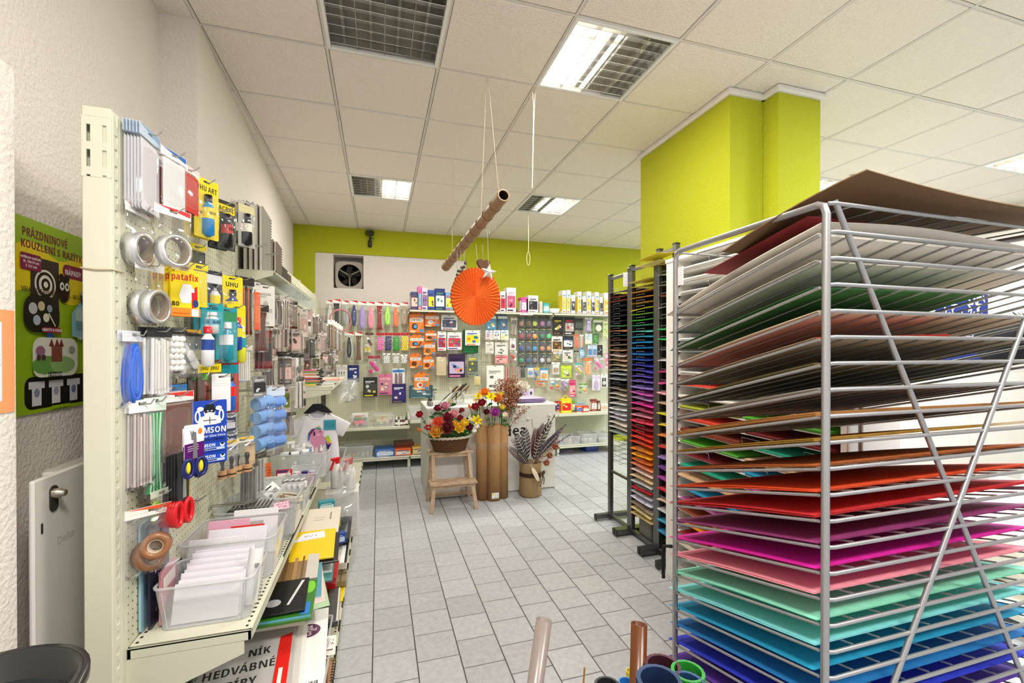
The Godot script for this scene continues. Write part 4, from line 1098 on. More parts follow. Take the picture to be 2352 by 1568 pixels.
func inside(t: Node3D, what: String, w: float, y0: float, y1: float, d: float, cols: Array, txt := ""):
	# y0 is the low edge, y1 the high edge of the room for the goods
	var h := y1 - y0
	var cy := (y0 + y1) / 2
	match what:
		"loop":
			for k in 4:
				var p := []
				var rw := w * 0.37 - w * 0.08 * k
				for i in 20:
					var a := TAU * i / 20
					p.append(Vector3(sin(a) * rw * (1.0 - 0.45 * (cos(a) * 0.5 + 0.5)), cy + cos(a) * (h * 0.47 - w * 0.08 * k), d * 0.12 * ((k % 2) * 2 - 1)))
				part("bundle", mb().c(Color(cols[k % cols.size()]).lightened(0.06 * (k % 2))).tube(p, w * 0.075, 6, true), "cloth", t)
		"strands":
			for k in 9:
				var x := (k - 4) * w * 0.085
				var p := []
				for i in 7: p.append(Vector3(x * (1.0 - 0.35 * sin(PI * i / 6.0)), lerp(y1, y0, i / 6.0), d * 0.15 * sin(k * 2.0)))
				part("strand", mb().c(cols[k % cols.size()]).tube(p, w * 0.048, 5), "cloth", t)
		"balls":
			var r := w * 0.15
			var n := int(h / (r * 1.75))
			for j in n:
				for i in 3: part("pompom", mb().c(cols[(i + j) % cols.size()]).ell(Vector3((i - 1) * r * 1.9 + r * 0.25 * (j % 2 * 2 - 1), y0 + r + j * r * 1.75, d * 0.1 * ((i + j) % 2)), Vector3.ONE * r, 9, 6), "cloth", t)
		"disc":
			part("pouch", mb().c("3a3733").box(Vector3(0, cy, -d * 0.1), Vector3(w * 0.94, h, d * 0.5), d * 0.2), "gloss", t)
			part("disc", mb(Transform3D(Basis(Vector3.RIGHT, PI / 2), Vector3(0, cy - h * 0.08, d * 0.15))).c(cols[0]).lathe([Vector2(w * 0.36, 0), Vector2(w * 0.36, d * 0.2), Vector2(w * 0.3, d * 0.3), Vector2(0, d * 0.3)], 18), "gloss", t)
		"sticks":
			var n := 6
			for k in n:
				var x := (k - (n - 1) * 0.5) * w * 0.8 / n
				part("stick", mb().c(cols[k % cols.size()]).cyl(Vector3(x, y0, 0), Vector3(x * 0.92, y1 - h * 0.02 * (k % 3), d * 0.1 * (k % 2)), w * 0.055, w * 0.05, 8), "gloss", t)
		"fold":
			for k in 4: part("folded_sheet", mb().c(Color(cols[k % cols.size()]).darkened(0.03 * k)).box(Vector3(0, cy - 0.002 * k, -d * 0.35 + d * 0.2 * k), Vector3(w * 0.9, h, d * 0.15), 0.001), "paper", t)
		"ring":
			for k in max(1, cols.size()):
				var z: float = d * (k - (cols.size() - 1) * 0.5) * 0.9
				var R: float = min(w * 0.46, h * 0.46)
				var tf := Transform3D(Basis(Vector3.RIGHT, PI / 2), Vector3(0, y0 + R, z))
				part("tape_roll", mb(tf).c(cols[k]).lathe([Vector2(R * 0.80, -d * 0.4), Vector2(R, -d * 0.4), Vector2(R, d * 0.4), Vector2(R * 0.80, d * 0.4), Vector2(R * 0.80, -d * 0.4)], 32), "foil" if txt == "foil" else "gloss", t)
				part("core", mb(tf).c("8a7a68").lathe([Vector2(R * 0.795, d * 0.39), Vector2(R * 0.76, d * 0.39), Vector2(R * 0.76, -d * 0.39)], 32), "paper", t)
		"tube":
			var r: float = min(w * 0.30, 0.02)
			var cap := h * 0.16
			var tb := part("tube_body", mb(place(Vector3(0, y0, d * 0.3))).c(cols[0]).lathe([Vector2(r * 0.3, 0), Vector2(r, h * 0.05), Vector2(r, h * 0.70), Vector2(r * 0.55, h * 0.80), Vector2(r * 0.5, h * 0.84), Vector2(0, h * 0.84)], 14), "gloss", t)
			part("tube_cap", mb(place(Vector3(0, y1 - cap, d * 0.3))).c(cols[1]).lathe([Vector2(r * 0.72, 0), Vector2(r * 0.66, cap), Vector2(0, cap)], 14), "gloss", t)
			part("tube_band", mb(place(Vector3(0, y0, d * 0.3))).c(cols[2 % cols.size()]).lathe([Vector2(r * 1.01, h * 0.42), Vector2(r * 1.01, h * 0.68)], 14), "gloss", tb)
			if txt:
				var p := mb(place(Vector3(0, 0, d * 0.3 + r * 1.02)))
				p.pt(txt, 0, y0 + h * 0.55, r * 0.55, "1a1a1a", r * 1.5)
				part("print", p, "gloss", tb)
		"tools":
			for k in 3:
				var x := (k - 1) * w * 0.27
				part("handle", mb().c(cols[k % cols.size()]).cyl(Vector3(x, y0, 0), Vector3(x, y0 + h * 0.55, 0), w * 0.07, w * 0.045, 8), "gloss", t)
				part("ferrule", mb().c("c8c8c4").cyl(Vector3(x, y0 + h * 0.55, 0), Vector3(x, y0 + h * 0.68, 0), w * 0.048, -1, 8), "metal", t)
				part("tip", mb().c("3a2c22").ell(Vector3(x, y0 + h * 0.80, 0), Vector3(w * 0.055, h * 0.14, w * 0.05), 8, 6), "cloth", t)
		"lumps":
			for k in 7: part("piece", mb().c(cols[k % cols.size()]).ell(Vector3(((k * 37) % 10 - 4.5) * w * 0.07, y0 + h * (0.18 + 0.62 * ((k * 53) % 10) / 10.0), d * 0.2 * ((k % 3) - 1)), Vector3(w * 0.2, h * 0.13, d * 0.35), 8, 6), "gloss", t)
		"rolls":
			for k in 2:
				var R: float = [w * 0.36, w * 0.30][k]
				var tf := Transform3D(Basis(Vector3.UP, 0.35 - 0.8 * k) * Basis(Vector3.RIGHT, PI / 2 - 0.15), Vector3(w * (0.06 * k - 0.05), y0 + R + k * R * 1.1, d * (0.9 * k - 0.3)))
				part("tape_roll", mb(tf).c(cols[k]).lathe([Vector2(R * 0.52, -d * 0.45), Vector2(R, -d * 0.45), Vector2(R, d * 0.45), Vector2(R * 0.52, d * 0.45), Vector2(R * 0.52, -d * 0.45)], 32), "gloss", t)
				part("core", mb(tf).c("c8b8a0").lathe([Vector2(R * 0.515, d * 0.44), Vector2(R * 0.46, d * 0.44), Vector2(R * 0.46, -d * 0.44)], 32), "paper", t)
		"rollers":
			for k in 4: part("foam_roller", mb().c(Color(cols[0]).lightened(0.06 * (k % 2))).cyl(Vector3(-w * 0.42, y0 + h * (0.125 + 0.25 * k), 0), Vector3(w * 0.42, y0 + h * (0.125 + 0.25 * k) + 0.008, 0), h * 0.115, -1, 16), "cloth", t)
			for k in 4: part("clip", mb().c(Color(cols[0]).darkened(0.1)).box(Vector3(w * 0.1, y0 + h * (0.125 + 0.25 * k), h * 0.11), Vector3(w * 0.4, h * 0.05, 0.02), 0.004), "gloss", t)
		"stamps":
			for k in 2:
				var x := (k - 0.5) * w * 0.46
				part("stamp_block", mb().c("c89a6a").cyl(Vector3(x, y0, 0), Vector3(x, y0 + h * 0.25, 0), w * 0.22, -1, 14), "paper", t)
				part("stamp_pad", mb().c("3a2c22").cyl(Vector3(x, y0 + h * 0.07, 0), Vector3(x, y0 + h * 0.12, 0), w * 0.224, -1, 14), "cloth", t)
				part("stamp_handle", mb(place(Vector3(x, y0 + h * 0.25, 0))).c("1c1a1a").lathe([Vector2(w * 0.1, 0), Vector2(w * 0.06, h * 0.12), Vector2(w * 0.12, h * 0.3), Vector2(w * 0.09, h * 0.4), Vector2(0, h * 0.42)], 12), "gloss", t)
		"block":
			part("inner_box", mb().c(cols[0]).box(Vector3(0, cy, 0), Vector3(w * 0.84, h * 0.92, d * 0.7), 0.002), "gloss", t)
			var p := mb(place(Vector3(0, cy, d * 0.35 + 0.0006)))
			scrawl(p, w * 0.8, h * 0.85, cols, txt)
			part("print", p, "gloss", t)
func scrawl(p: MB, w: float, h: float, cols: Array, txt: String, seed_ := 0):   # a printed front: picture field, shapes and a title
	var r := RandomNumberGenerator.new()
	r.seed = 77 + seed_ + int(w * 9000) + int(h * 5000)
	var n := cols.size()
	if n > 1: p.pp(moved(rrect(w * 0.86, h * 0.50, w * 0.06), Vector2(0, -h * 0.08)), cols[1])
	for k in range(2, n):
		for i in 2:
			var x := r.randf_range(-0.3, 0.3) * w
			var y := r.randf_range(-0.26, 0.10) * h
			if (k + i) % 3 == 0: p.pr(x - w * 0.09, y - h * 0.05, x + w * 0.09, y + h * 0.05, cols[k])
			else: p.pe(x, y, w * r.randf_range(0.07, 0.15), h * r.randf_range(0.04, 0.09), cols[k], 10)
	if n > 2: p.pr(-w * 0.42, -h * 0.46, w * 0.2, -h * 0.40, cols[2])
	if txt: p.pt(txt, 0, h * 0.27, min(h * 0.11, w * 0.2), cols[n - 1] if n > 1 else "303030", w * 0.84)
	else:
		p.pr(-w * 0.36, h * 0.25, w * 0.30, h * 0.31, cols[n - 1])
		p.pr(-w * 0.36, h * 0.20, w * 0.05, h * 0.225, cols[n - 1])
func pack(called: String, kind: String, at: Vector3, turn: float, w: float, h: float, d: float, cols: Array, txt: String, label: String, category: String, group: String) -> Node3D:
	var t := thing(called, label, category, at, turn, group)
	var k := kind.split(":")
	match k[0]:
		"card":
			var m := mb().c(cols[0])
			m.prism(moved(rrect(w, h, min(w, h) * 0.06), Vector2(0, 0.012 - h / 2)), -0.0012, 0.0012)
			var body := part("card", m, "gloss", t)
			part("hanging_slot", mb().c("4a4844").prism(moved(rrect(min(w * 0.3, 0.028), 0.007, 0.003), Vector2(0, 0.001)), 0.0011, 0.0016), "paper", body)
			var p := mb(place(Vector3(0, 0.012 - h / 2, 0.0013)))
			scrawl(p, w, h, cols, txt, called.hash() % 50)
			part("print", p, "gloss", body)
		"box":
			var body := part("box", mb().c(cols[0]).box(Vector3(0, -0.02 - (h - 0.03) / 2, 0), Vector3(w, h - 0.03, d), 0.0025), "gloss", t)
			part("hang_tab", mb().c(cols[0]).prism([Vector2(-w * 0.35, -0.021), Vector2(w * 0.35, -0.021), Vector2(w * 0.25, 0.006), Vector2(-w * 0.25, 0.006)], -0.001, 0.001), "gloss", body)
			part("hanging_slot", mb().c("3a3430").prism(moved(rrect(min(w * 0.3, 0.028), 0.006, 0.003), Vector2(0, -0.005)), 0.0009, 0.0014), "paper", body)
			var p := mb(place(Vector3(0, -0.02 - (h - 0.03) / 2, d / 2 + 0.0004)))
			if k.size() > 1 and k[1] == "crayon":   # playful lettering, each letter its own colour, over drawings
				var word := txt
				var lc := ["1f6fb8", "d8302a", "2f9a3a", "f4f0e8", "7a3a9a", "1f9ad0", "e8c020"]
				p.pp(moved(rrect(w * 0.92, h * 0.20, h * 0.09), Vector2(0, h * 0.17)), "f6efe4")
				for i in word.length(): p.pt(word[i], (i - (word.length() - 1) / 2.0) * w * 0.118, h * 0.17, h * 0.12, lc[i % 7] if lc[i % 7] != "f4f0e8" else "e85a20", w * 0.115)
				p.pe(-w * 0.12, -h * 0.14, w * 0.20, h * 0.15, cols[1]).pe(-w * 0.08, -h * 0.14, w * 0.12, h * 0.09, cols[2])
				p.pl(Vector2(w * 0.1, -h * 0.3), Vector2(w * 0.3, h * 0.02), w * 0.07, cols[3])
				p.pr(w * 0.22, -h * 0.40, w * 0.44, -h * 0.26, "2f8fd0").pe(w * 0.33, h * 0.34, w * 0.1, h * 0.05, "2f8fd0").pe(-w * 0.25, -h * 0.38, w * 0.22, h * 0.06, "f2c890")
			elif k.size() > 1 and k[1] == "putty":
				p.pt(txt, 0, h * 0.30, h * 0.13, "d4202a", w * 0.9).pp([Vector2(-w * 0.22, -h * 0.06), Vector2(-w * 0.08, h * 0.18), Vector2(w * 0.2, h * 0.18), Vector2(w * 0.3, -h * 0.02), Vector2(w * 0.14, -h * 0.2), Vector2(-w * 0.12, -h * 0.2)], "f2f2f4")
				p.pp([Vector2(w * 0.22, -h * 0.3), Vector2(w * 0.42, -h * 0.26), Vector2(w * 0.4, h * 0.16), Vector2(w * 0.2, h * 0.06)], "d4202a").pe(w * 0.34, -h * 0.2, w * 0.1, h * 0.08, "2a3a7a").pr(w * 0.18, h * 0.02, w * 0.3, h * 0.1, "f4f4f6")
				p.pt("80", -w * 0.33, -h * 0.22, h * 0.09, "2a2414").pr(-w * 0.5, -h * 0.47, w * 0.5, -h * 0.30, "f08a28").pr(w * 0.2, -h * 0.46, w * 0.44, -h * 0.31, "f0f4f6").pr(-w * 0.42, -h * 0.42, w * 0.1, -h * 0.40, "c85a10")
			else: scrawl(p, w, h * 0.9, cols, txt)
			part("print", p, "gloss", body)
		"bag":
			var hh: float = clampf(h * 0.14, 0.02, 0.045)
			header(t, w, hh, cols[0], cols[1] if cols[1] != "-" else null, txt if k.size() < 3 else "", "2a2a2a")
			var y1 := 0.012 - hh
			var y0 := 0.012 - h
			inside(t, k[1], w * 0.92, y0 + h * 0.03, y1 - h * 0.02, d, cols.slice(2), k[2] if k.size() > 2 else "")
			film(t, w, y0, y1, d * 1.5)
		"blister":
			var m := mb().c(cols[0])
			m.prism(moved(rrect(w, h, min(w, h) * 0.06), Vector2(0, 0.012 - h / 2)), -0.0012, 0.0012)
			var body := part("card", m, "gloss", t)
			part("hanging_slot", mb().c("3a3834").prism(moved(rrect(min(w * 0.3, 0.026), 0.007, 0.003), Vector2(0, 0.001)), 0.0011, 0.0016), "paper", body)
			var p := mb(place(Vector3(0, 0, 0.0013)))
			var hy := 0.012 - h * 0.25
			p.pr(-w * 0.48, hy, w * 0.48, 0.012 - h * 0.08, cols[1])
			if txt: p.pt(txt, 0, 0.012 - h * 0.165, min(h * 0.09, w * 0.22), "141414", w * 0.84)
			part("print", p, "gloss", body)
			inside(t, k[1], w * 0.8, 0.012 - h * 0.97, hy - 0.004, d, cols.slice(2), k[2] if k.size() > 2 else txt)
			var b := mb()
			b.grid(func(u, v):
				var e: float = pow(max(0.0, sin(PI * u) * sin(PI * v)), 0.35)
				return Vector3((u - 0.5) * w * 0.9, lerp(0.012 - h * 0.985, hy, v), 0.0015 + d * 1.1 * e), 8, 8)
			part("clear_blister", b, "film", t)
		"pouch":   # soft printed bag
			var m := mb().c(cols[0])
			for s in [1, -1]:
				m.grid(func(u, v):
					var b: float = pow(max(0.0, sin(PI * u) * sin(PI * min(1.0, v * 1.15))), 0.6)
					return Vector3((u - 0.5) * w * s, lerp(0.012 - h, 0.012, v), s * d * b * (0.5 + 0.10 * sin(u * 19 + v * 7) * sin(v * 13))), 8, 8)
			part("pouch", m, "gloss", t)
			if cols.size() > 1:
				header(t, w * 1.02, 0.022, cols[1], null, txt)
		"bare":
			inside(t, k[1], w, 0.012 - h, 0.0, d, cols, txt)
	return t

# ---------- goods on the back pegboard, one line per packet: kind, sight lines of its edges, colours, lettering, what it is
const BACK := """
bag:loop 749 689 766 757 f4f2ee,d02030,f4f4f4,e8e8ea . white craft cord loop|cord
bag:strands 763 687 783 758 f4f2ee,d02030,1c1c1e,28282c . black craft cord bundle|cord
bag:loop 785 690 801 748 f4f2ee,c02838,b8c0c4,a8b0b6 . pale grey craft cord loop|cord
bag:loop 804 690 822 749 f4f2ee,c02838,1a2666,202e7a . navy blue craft cord loop|cord
bag:loop 823 692 842 758 f4f2ee,d02030,a08ad8,b29ce4 . lilac craft cord loop|cord
bag:loop 842 693 861 757 f4f2ee,d02030,f48aa8,f898b4 . soft pink craft cord loop|cord
bag:strands 862 693 881 758 f4f2ee,d02030,9a1626,a81e30 . dark red craft cord bundle|cord
bag:loop 881 694 899 749 f4f2ee,d02030,a8f040,b6f858 . lime green craft cord loop|cord
bag:loop 900 696 918 753 f4f2ee,d02030,f0601a,f47a2c . bright orange craft cord loop|cord
bag:loop 919 694 938 748 f4f2ee,d02030,b09a82,c0aa92 . beige craft cord loop|cord
bag:strands 744 762 761 830 f4f2ee,d02030,d86ab0,eee8ee . pink and white chenille stem bundle|chenille stems
bag:fold 762 762 785 806 f4f2ee,-,1f6a48,e02a24,5a3a90,f0d820 . fan of green, red, purple and yellow felt|felt
bag:block 760 799 780 824 e05a24,-,e0602a,f0e0d0,7a3018 . small orange craft set|craft set
bag:loop 791 762 813 825 f4f2ee,d02030,f0eef4,1a1a1c . white cord loop with a black strand|cord
bag:strands 815 762 833 828 f4f2ee,d02030,9a5a30,4a3020,b8a088 . brown and black chenille stem bundle|chenille stems
card 838 790 851 809 e8e4da,f0d020,20408a . small yellow and blue card|card
bag:lumps 839 764 858 800 5a3a30,-,e8e4de,8a4a38,3a2a24 . little pack of shells and beads|beads
bag:balls 864 764 883 806 c81828,-,f070c0,f884cc Pompons bag of pink pompoms|pompoms
bag:balls 883 764 901 806 c81828,-,3a2a78,443488 Pompons bag of dark purple pompoms|pompoms
bag:balls 901 764 920 806 c81828,-,22a428,2cb434 Pompons bag of green pompoms|pompoms
bag:balls 920 764 940 806 c81828,-,f4d818,f8e030 Pompons bag of yellow pompoms|pompoms
bag:lumps 845 817 874 860 a83048,-,e0148c,e8209a,d01080 . bag of magenta craft feathers|feathers
bag:balls 879 811 897 835 f2f2f2,-,f4f4f6 . small bag of white cotton pompoms|pompoms
bag:balls 901 811 918 835 f2f2f2,-,f2f2f4 . bag of white cotton balls|cotton balls
bag:balls 920 814 936 835 f2f2f2,-,eeeef2 . tiny bag of white cotton balls|cotton balls
card 751 840 766 875 7a1826,8a2232,e8d0c8 . narrow dark red card|card
blister:tools 771 838 798 882 e8e6e2,d0ccc8,b8b4b0,9a9690 . white and grey tool card|tool card
card 798 838 825 877 1c2c6a,24387c,e8e8f0,f0f0f4 . navy blue card with white figures|card
card 834 866 867 911 26262a,46463e,e8dc30,d8d8d4 . black card with yellow corner and white ornaments|card
card 869 859 901 906 d8709a,c88aa0,5a3a6a,e8c0a0,f4e8d8 PAINTING pink diary painting set|craft set
blister:sticks 901 846 930 881 f0f0f4,3a8ad0,7a2a3a,303034,c8b8c0,8a3040 COLLE white glue stick card with blue top|glue sticks
card 900 881 933 925 2e2460,3a2e78,8a6a58,e8e8f0 . dark purple card with little ghosts|card
box:crayon 939 716 974 764 e8761e,2a3038,4aa0d8,d8a860 CARIOCA tall orange marker box|markers
box:crayon 975 716 1010 749 e2701c,e8e4dc,c8ccd0,b8b8b4 CARIOCA wide orange box of crayons|crayons
box:crayon 940 766 975 798 ea7a20,20405a,4aa0d8,2a2a2a CARIOCA orange box with a bluebird|markers
box:crayon 976 758 1004 780 e67620,2a2a2a,5a4a3a,2f8fd0 CARIOCA low orange box of chalks|chalks
box:crayon 972 781 1000 814 ec8028,6a4a2a,8a6a3a,b88a40 CARIOCA narrow orange pencil box|pencils
box:crayon 940 810 969 844 e8761e,4a2a1a,6a3a20,d8b080 CARIOCA orange box of brown tones|pencils
box:crayon 971 816 997 846 ec7c22,4a2a1a,a83020,e8d0a0 CARIOCA small orange box of brown crayons|crayons
box:crayon 950 854 986 895 ee8428,f0eee8,d8402a,3aa0d8 CARIOCA orange box with a football|markers
card 939 884 995 914 3a5a64,4a6a74,8aa8b4,d8e0e0 . wide teal grey card below the football box|card
card 1013 723 1051 758 d8d8d8,4a5068,8a3a5a,e8e0e0,2a3a6a . grey paint card with a blue and crimson wash|card
card 1005 761 1025 805 f0eeec,b03048,d86a80,9a2040,5a6a9a . tall white card with red brush strokes|card
card 1027 763 1061 803 f2f0ee,c84058,5a3a9a,2a8a5a,e8a030,8a8a90 . white card with pencils and a red swatch|card
card 1062 757 1099 811 1c5a34,20683c,2a7a48 . dark green cutting board|cutting board
card 1068 758 1103 793 f4f2ee,f0d830,e86a28,3a9a3a,2a6ac0 . white paint box card with rainbow pots|paint set
bag:fold 1000 812 1027 862 6a4a4a,-,e4d4a8,dcca9c,e8dab4 . pale wooden blanks in a purple topped pack|wood blanks
card 1029 812 1069 867 3a2a4a,c8b8d8,f08ab8,e8a030,70a0d8,2a2440 . scratch card with a pink flamingo|card
card 1073 813 1099 862 8a9488,5a6458,6a7468,e8d040 . grey green slate board with a yellow edge|board
pouch 1089 860 1103 886 d8c890,8a98a8 . little yellow and grey pouch|pouch
blister:lumps 1117 723 1140 757 3a8ab8,f0f0f0,e8e8e8,f0d040,3a8a5a,30a0d0 . toy card with a yellow and green animal|toy
blister:lumps 1143 723 1166 757 2a6a9a,f0eee8,7a3a24,e8d8c0,30a0d0,5a2a1a . toy card with a brown animal|toy
card 1115 758 1132 780 f2f2f0,e8d0d0,c05050,4a9ad0 . rounded white card with a pink snail|card
card 1133 758 1149 780 f2f2f0,e8dcd0,8a4a2a,4a9ad0 . rounded white card with a brown cake|card
card 1150 758 1168 781 f2f2f0,f0e4c0,e8b830,4a9ad0 . rounded white card with a yellow duck|card
bag:tools 1173 729 1188 770 e8dcd8,-,c8a8a0,a08078,e8d0c8 . slim pack of pinkish pens|pens
card 1115 785 1134 812 e8e6e0,d8d4cc,9a948c . small white card with a sketch|card
card 1136 786 1167 818 d8d6d0,e4e2dc,8a8a88,6a6a68 . grey mandala card with an elephant|card
card 1136 816 1167 836 d88a88,e8b0a8,2a8a98,b84058 . pink and teal pattern card under the elephant|card
blister:block 1171 777 1185 804 e8e6e4,d0ccd0,f0f0f0,7a3a5a . slim white set card|card
bag:lumps 1171 805 1188 833 e8e4e0,-,d02838,f0f0f0,b01828 . red and white decorations bag|decorations
card 1117 839 1158 901 ecebe6,f2f1ee,8a8a88,6a6a6a,a8a8a4 . big white stencil sheet with line drawings|stencil
bare:sticks 1160 838 1172 880 b82838,f0e8e8,a02030 . red and white patterned paper strips|paper strips
bare:sticks 1172 838 1184 880 2a8a3a,e8e8e0,d03030 . green and red patterned paper strips|paper strips
bare:sticks 1184 839 1195 880 2a8a8a,f0f0f0,c83040 . teal and red patterned paper strips|paper strips
bag:disc 1195 840 1208 868 2a2a2c,-,2e2e32 . black glitter pack|glitter
bag:block 1210 840 1227 867 4a7ab0,-,f0eeea,5a9ad0,e8a060 . white and blue modelling set|craft set
bag:lumps 1227 844 1239 875 e8d020,-,2a5ac0,f0d020,2060b0 . blue and yellow foam shapes|foam shapes
bag:block 1239 845 1260 875 3a8ac0,-,f0f0f0,f0a020,2a8ad0 . white and orange toy pack|toy
bag:lumps 1229 874 1255 889 e88028,-,e87028,f0b020,d04020 . orange plastic pieces in a bag|toy
card 1270 728 1294 768 1c1a1a,3a302c,8a5a40,e8e0d8,d8c020 . black makeup card, chocolate face|face paint
card 1296 728 1320 768 221e1e,b8a8a0,e8e0dc,c02030 . black makeup card, pale face|face paint
card 1267 772 1292 808 e8e2da,6a4a2a,c89a40,2a2420 . white and black card with a golden mask|face paint
card 1293 772 1317 801 26242a,e8e6e8,7a5a4a,3a5a8a . black card with a striped face|face paint
card 1292 804 1316 832 f0eeec,d8c8b8,3a8a5a,2a2628 . white card with a green face|face paint
bag:lumps 1270 809 1291 830 f0f0ee,-,c8a040,4a8a3a,e0c040 . gold and green decorations bag|decorations
card 1320 731 1339 758 2a2c28,5a6258,3a423a . small dark frame card|card
bag:strands 1343 729 1361 761 f0eef2,-,9a7ac8,e8e4f0,c8b8e0 . white and violet ribbon pack|ribbon
blister:disc 1362 732 1387 764 7ab83a,e8e4c8,e8e8d0 . green card with a round yellow dial|craft set
card 1385 735 1398 777 d8dca8,c8d090,8aa04a . pale yellow leaf card|card
bag:sticks 1318 768 1330 799 e86020,-,f06a28,f08040 . orange sticks pack|sticks
bag:sticks 1331 768 1340 799 f0f0f0,-,f0f0f4,e86aa0,f0d840 . white pack of pastel sticks|sticks
card 1344 766 1360 790 dcdcdc,e8e8ea,f0e060,f08ab0,60c8e0 . grey card with neon stripes|card
card 1361 766 1375 790 3a6a3a,4a8a4a,8ac06a . small green card|card
card 1350 792 1360 820 c8dcf0,4a90c8,d83030 4 blue number four candle card|candle
card 1361 792 1371 820 c8dcf0,5a9ad0,e86a20 3 blue and orange number three candle card|candle
card 1372 792 1384 818 1c1c1e,2a2a2c,e8e8e8 5 black number five candle card|candle
bag:tools 1318 805 1329 832 2a2a2c,-,3a3a3e,8a8a90,d8d8d8 . slim black tool pack|tools
card 1331 799 1343 821 5a88b8,a8c8e0,e8f0f8 . small blue patterned card|card
bag:loop 1340 823 1361 862 e87830,-,f0a060,f4c080,e89050 . orange ribbon loop pack|ribbon
bag:lumps 1364 822 1387 850 d8d4dc,-,e85ab0,f070c0,e048a0 . pink toy hands in a bag|toy
card 1390 810 1398 846 e8a8c0,d87a98,f4e0e8 . narrow pink strip card|card
bag:block 1267 832 1286 861 f0f0f0,-,e8e6e4,a88a70,c8c0b8 . white figure pack|figure set
blister:lumps 1288 839 1313 868 b8d020,d0e040,e8e0c8,7a4a2a,e8e8e0 . lime green egg kit card|craft set
bag:balls 1320 834 1338 863 4ab0b0,-,f0f0f0,f09ac0,8ad070,f0c050 . pack of pastel rainbow pompoms|pompoms
bag:lumps 1262 868 1288 895 f2f2f2,-,e83a3a,f0c030,4a9ad0,f0f0f0 . candy coloured buttons bag|buttons
bag:lumps 1288 870 1309 897 e8f0f4,-,9a7ad0,6ac060,c0a0e0 . violet and green beads bag|beads
card 1307 872 1323 911 d8507a,e8a8a8,f4d8d8,b02858 . tall pink card with a flowered skirt|card
bag:lumps 1329 881 1350 904 5a9a2a,-,4aa030,e89020,e0d030 . green and orange toy ball|toy
blister:loop 1360 861 1379 896 e8e4ec,d8c8e0,b098c8,c8b0d8 . white card with violet slippers|craft set
blister:disc 1380 859 1395 889 ececea,e0dedc,d8d4d0 . white card with a round blank|craft set
bag:lumps 994 893 1003 906 3a3a3c,-,6a6a6e,8a8a8e . grey cord coil pack|cord
"""
func number_packs():   # glitter packs in four rows of five
	var hues := [["c08878", "7a5a48", "dce428", "cc78bc", "7c6a98"], ["a42a4c", "8c2240", "f49c30", "1f7c5c", "44d478"], ["2a4c96", "4c5c7c", "2a9cd4", "cc8c50", "dc9058"], ["2a9e6c", "2a5c8c", "7c7c8c", "c8ccd8", "aca494"]]
	var say := [["dusty rose", "brown", "neon yellow", "orchid pink", "muted purple"], ["crimson", "wine red", "amber orange", "deep green", "bright green"], ["navy blue", "slate blue", "sky blue", "copper", "apricot"], ["emerald", "denim blue", "steel grey", "silver white", "champagne"]]
	for r in 4:
		for c in 5:
			var x: float = [1197, 1213, 1228, 1245, 1260][c]
			var y: float = [726.0, 755.0, 783.0, 810.0][r]
			var a := az(x, y + 2, 6.0)
			var w: float = az(x + 7.6, y, 6.0).x - az(x - 7.6, y, 6.0).x
			var h: float = a.y - az(x, y + 29, 6.0).y
			pack("glitter_pack", "bag:disc", a, 0, w, h, 0.03, ["1f5a5a", "c8a060", hues[r][c]], "", "%s glitter dust pack with teal header on the back pegboard" % say[r][c], "glitter", "glitter packs in the back block")
			hook(gond_back, Vector3(a.x, a.y, -6.1), Vector3(0, 0, 1), 0.125)
func back_goods():
	var n := 0
	for line in BACK.split("\n", false):
		var f := line.split(" ")
		var rest := " ".join(f.slice(7)).split("|")
		var D := 6.0 - 0.012 * (n % 3)
		if f[0] == "card" and rest[0].begins_with("dark green cutting") : D = 6.03
		var x0 := float(f[1]); var y0 := float(f[2]); var x1 := float(f[3]); var y1 := float(f[4])
		var a := az((x0 + x1) / 2, y0, D)
		var w: float = az(x1, y0, D).x - az(x0, y0, D).x
		var h: float = a.y - az((x0 + x1) / 2, y1, D).y
		a.y -= 0.012
		var say: String = rest[0] + (" in a clear bag" if f[0].begins_with("bag") and not rest[0].contains("bag") else "") + " on the back pegboard"
		pack(rest[1].replace(" ", "_") + ("_box" if f[0].begins_with("box") else "_pack"), f[0], a, 0, w * 0.97, h, 0.03 if f[0].begins_with("box") else 0.022, Array(f[5].split(",")), "" if f[6] == "." else f[6], say, rest[1], "packets on the back pegboard")
		hook(gond_back, Vector3(a.x, a.y, -6.1), Vector3(0, 0, 1), 0.13)
		n += 1
	number_packs()
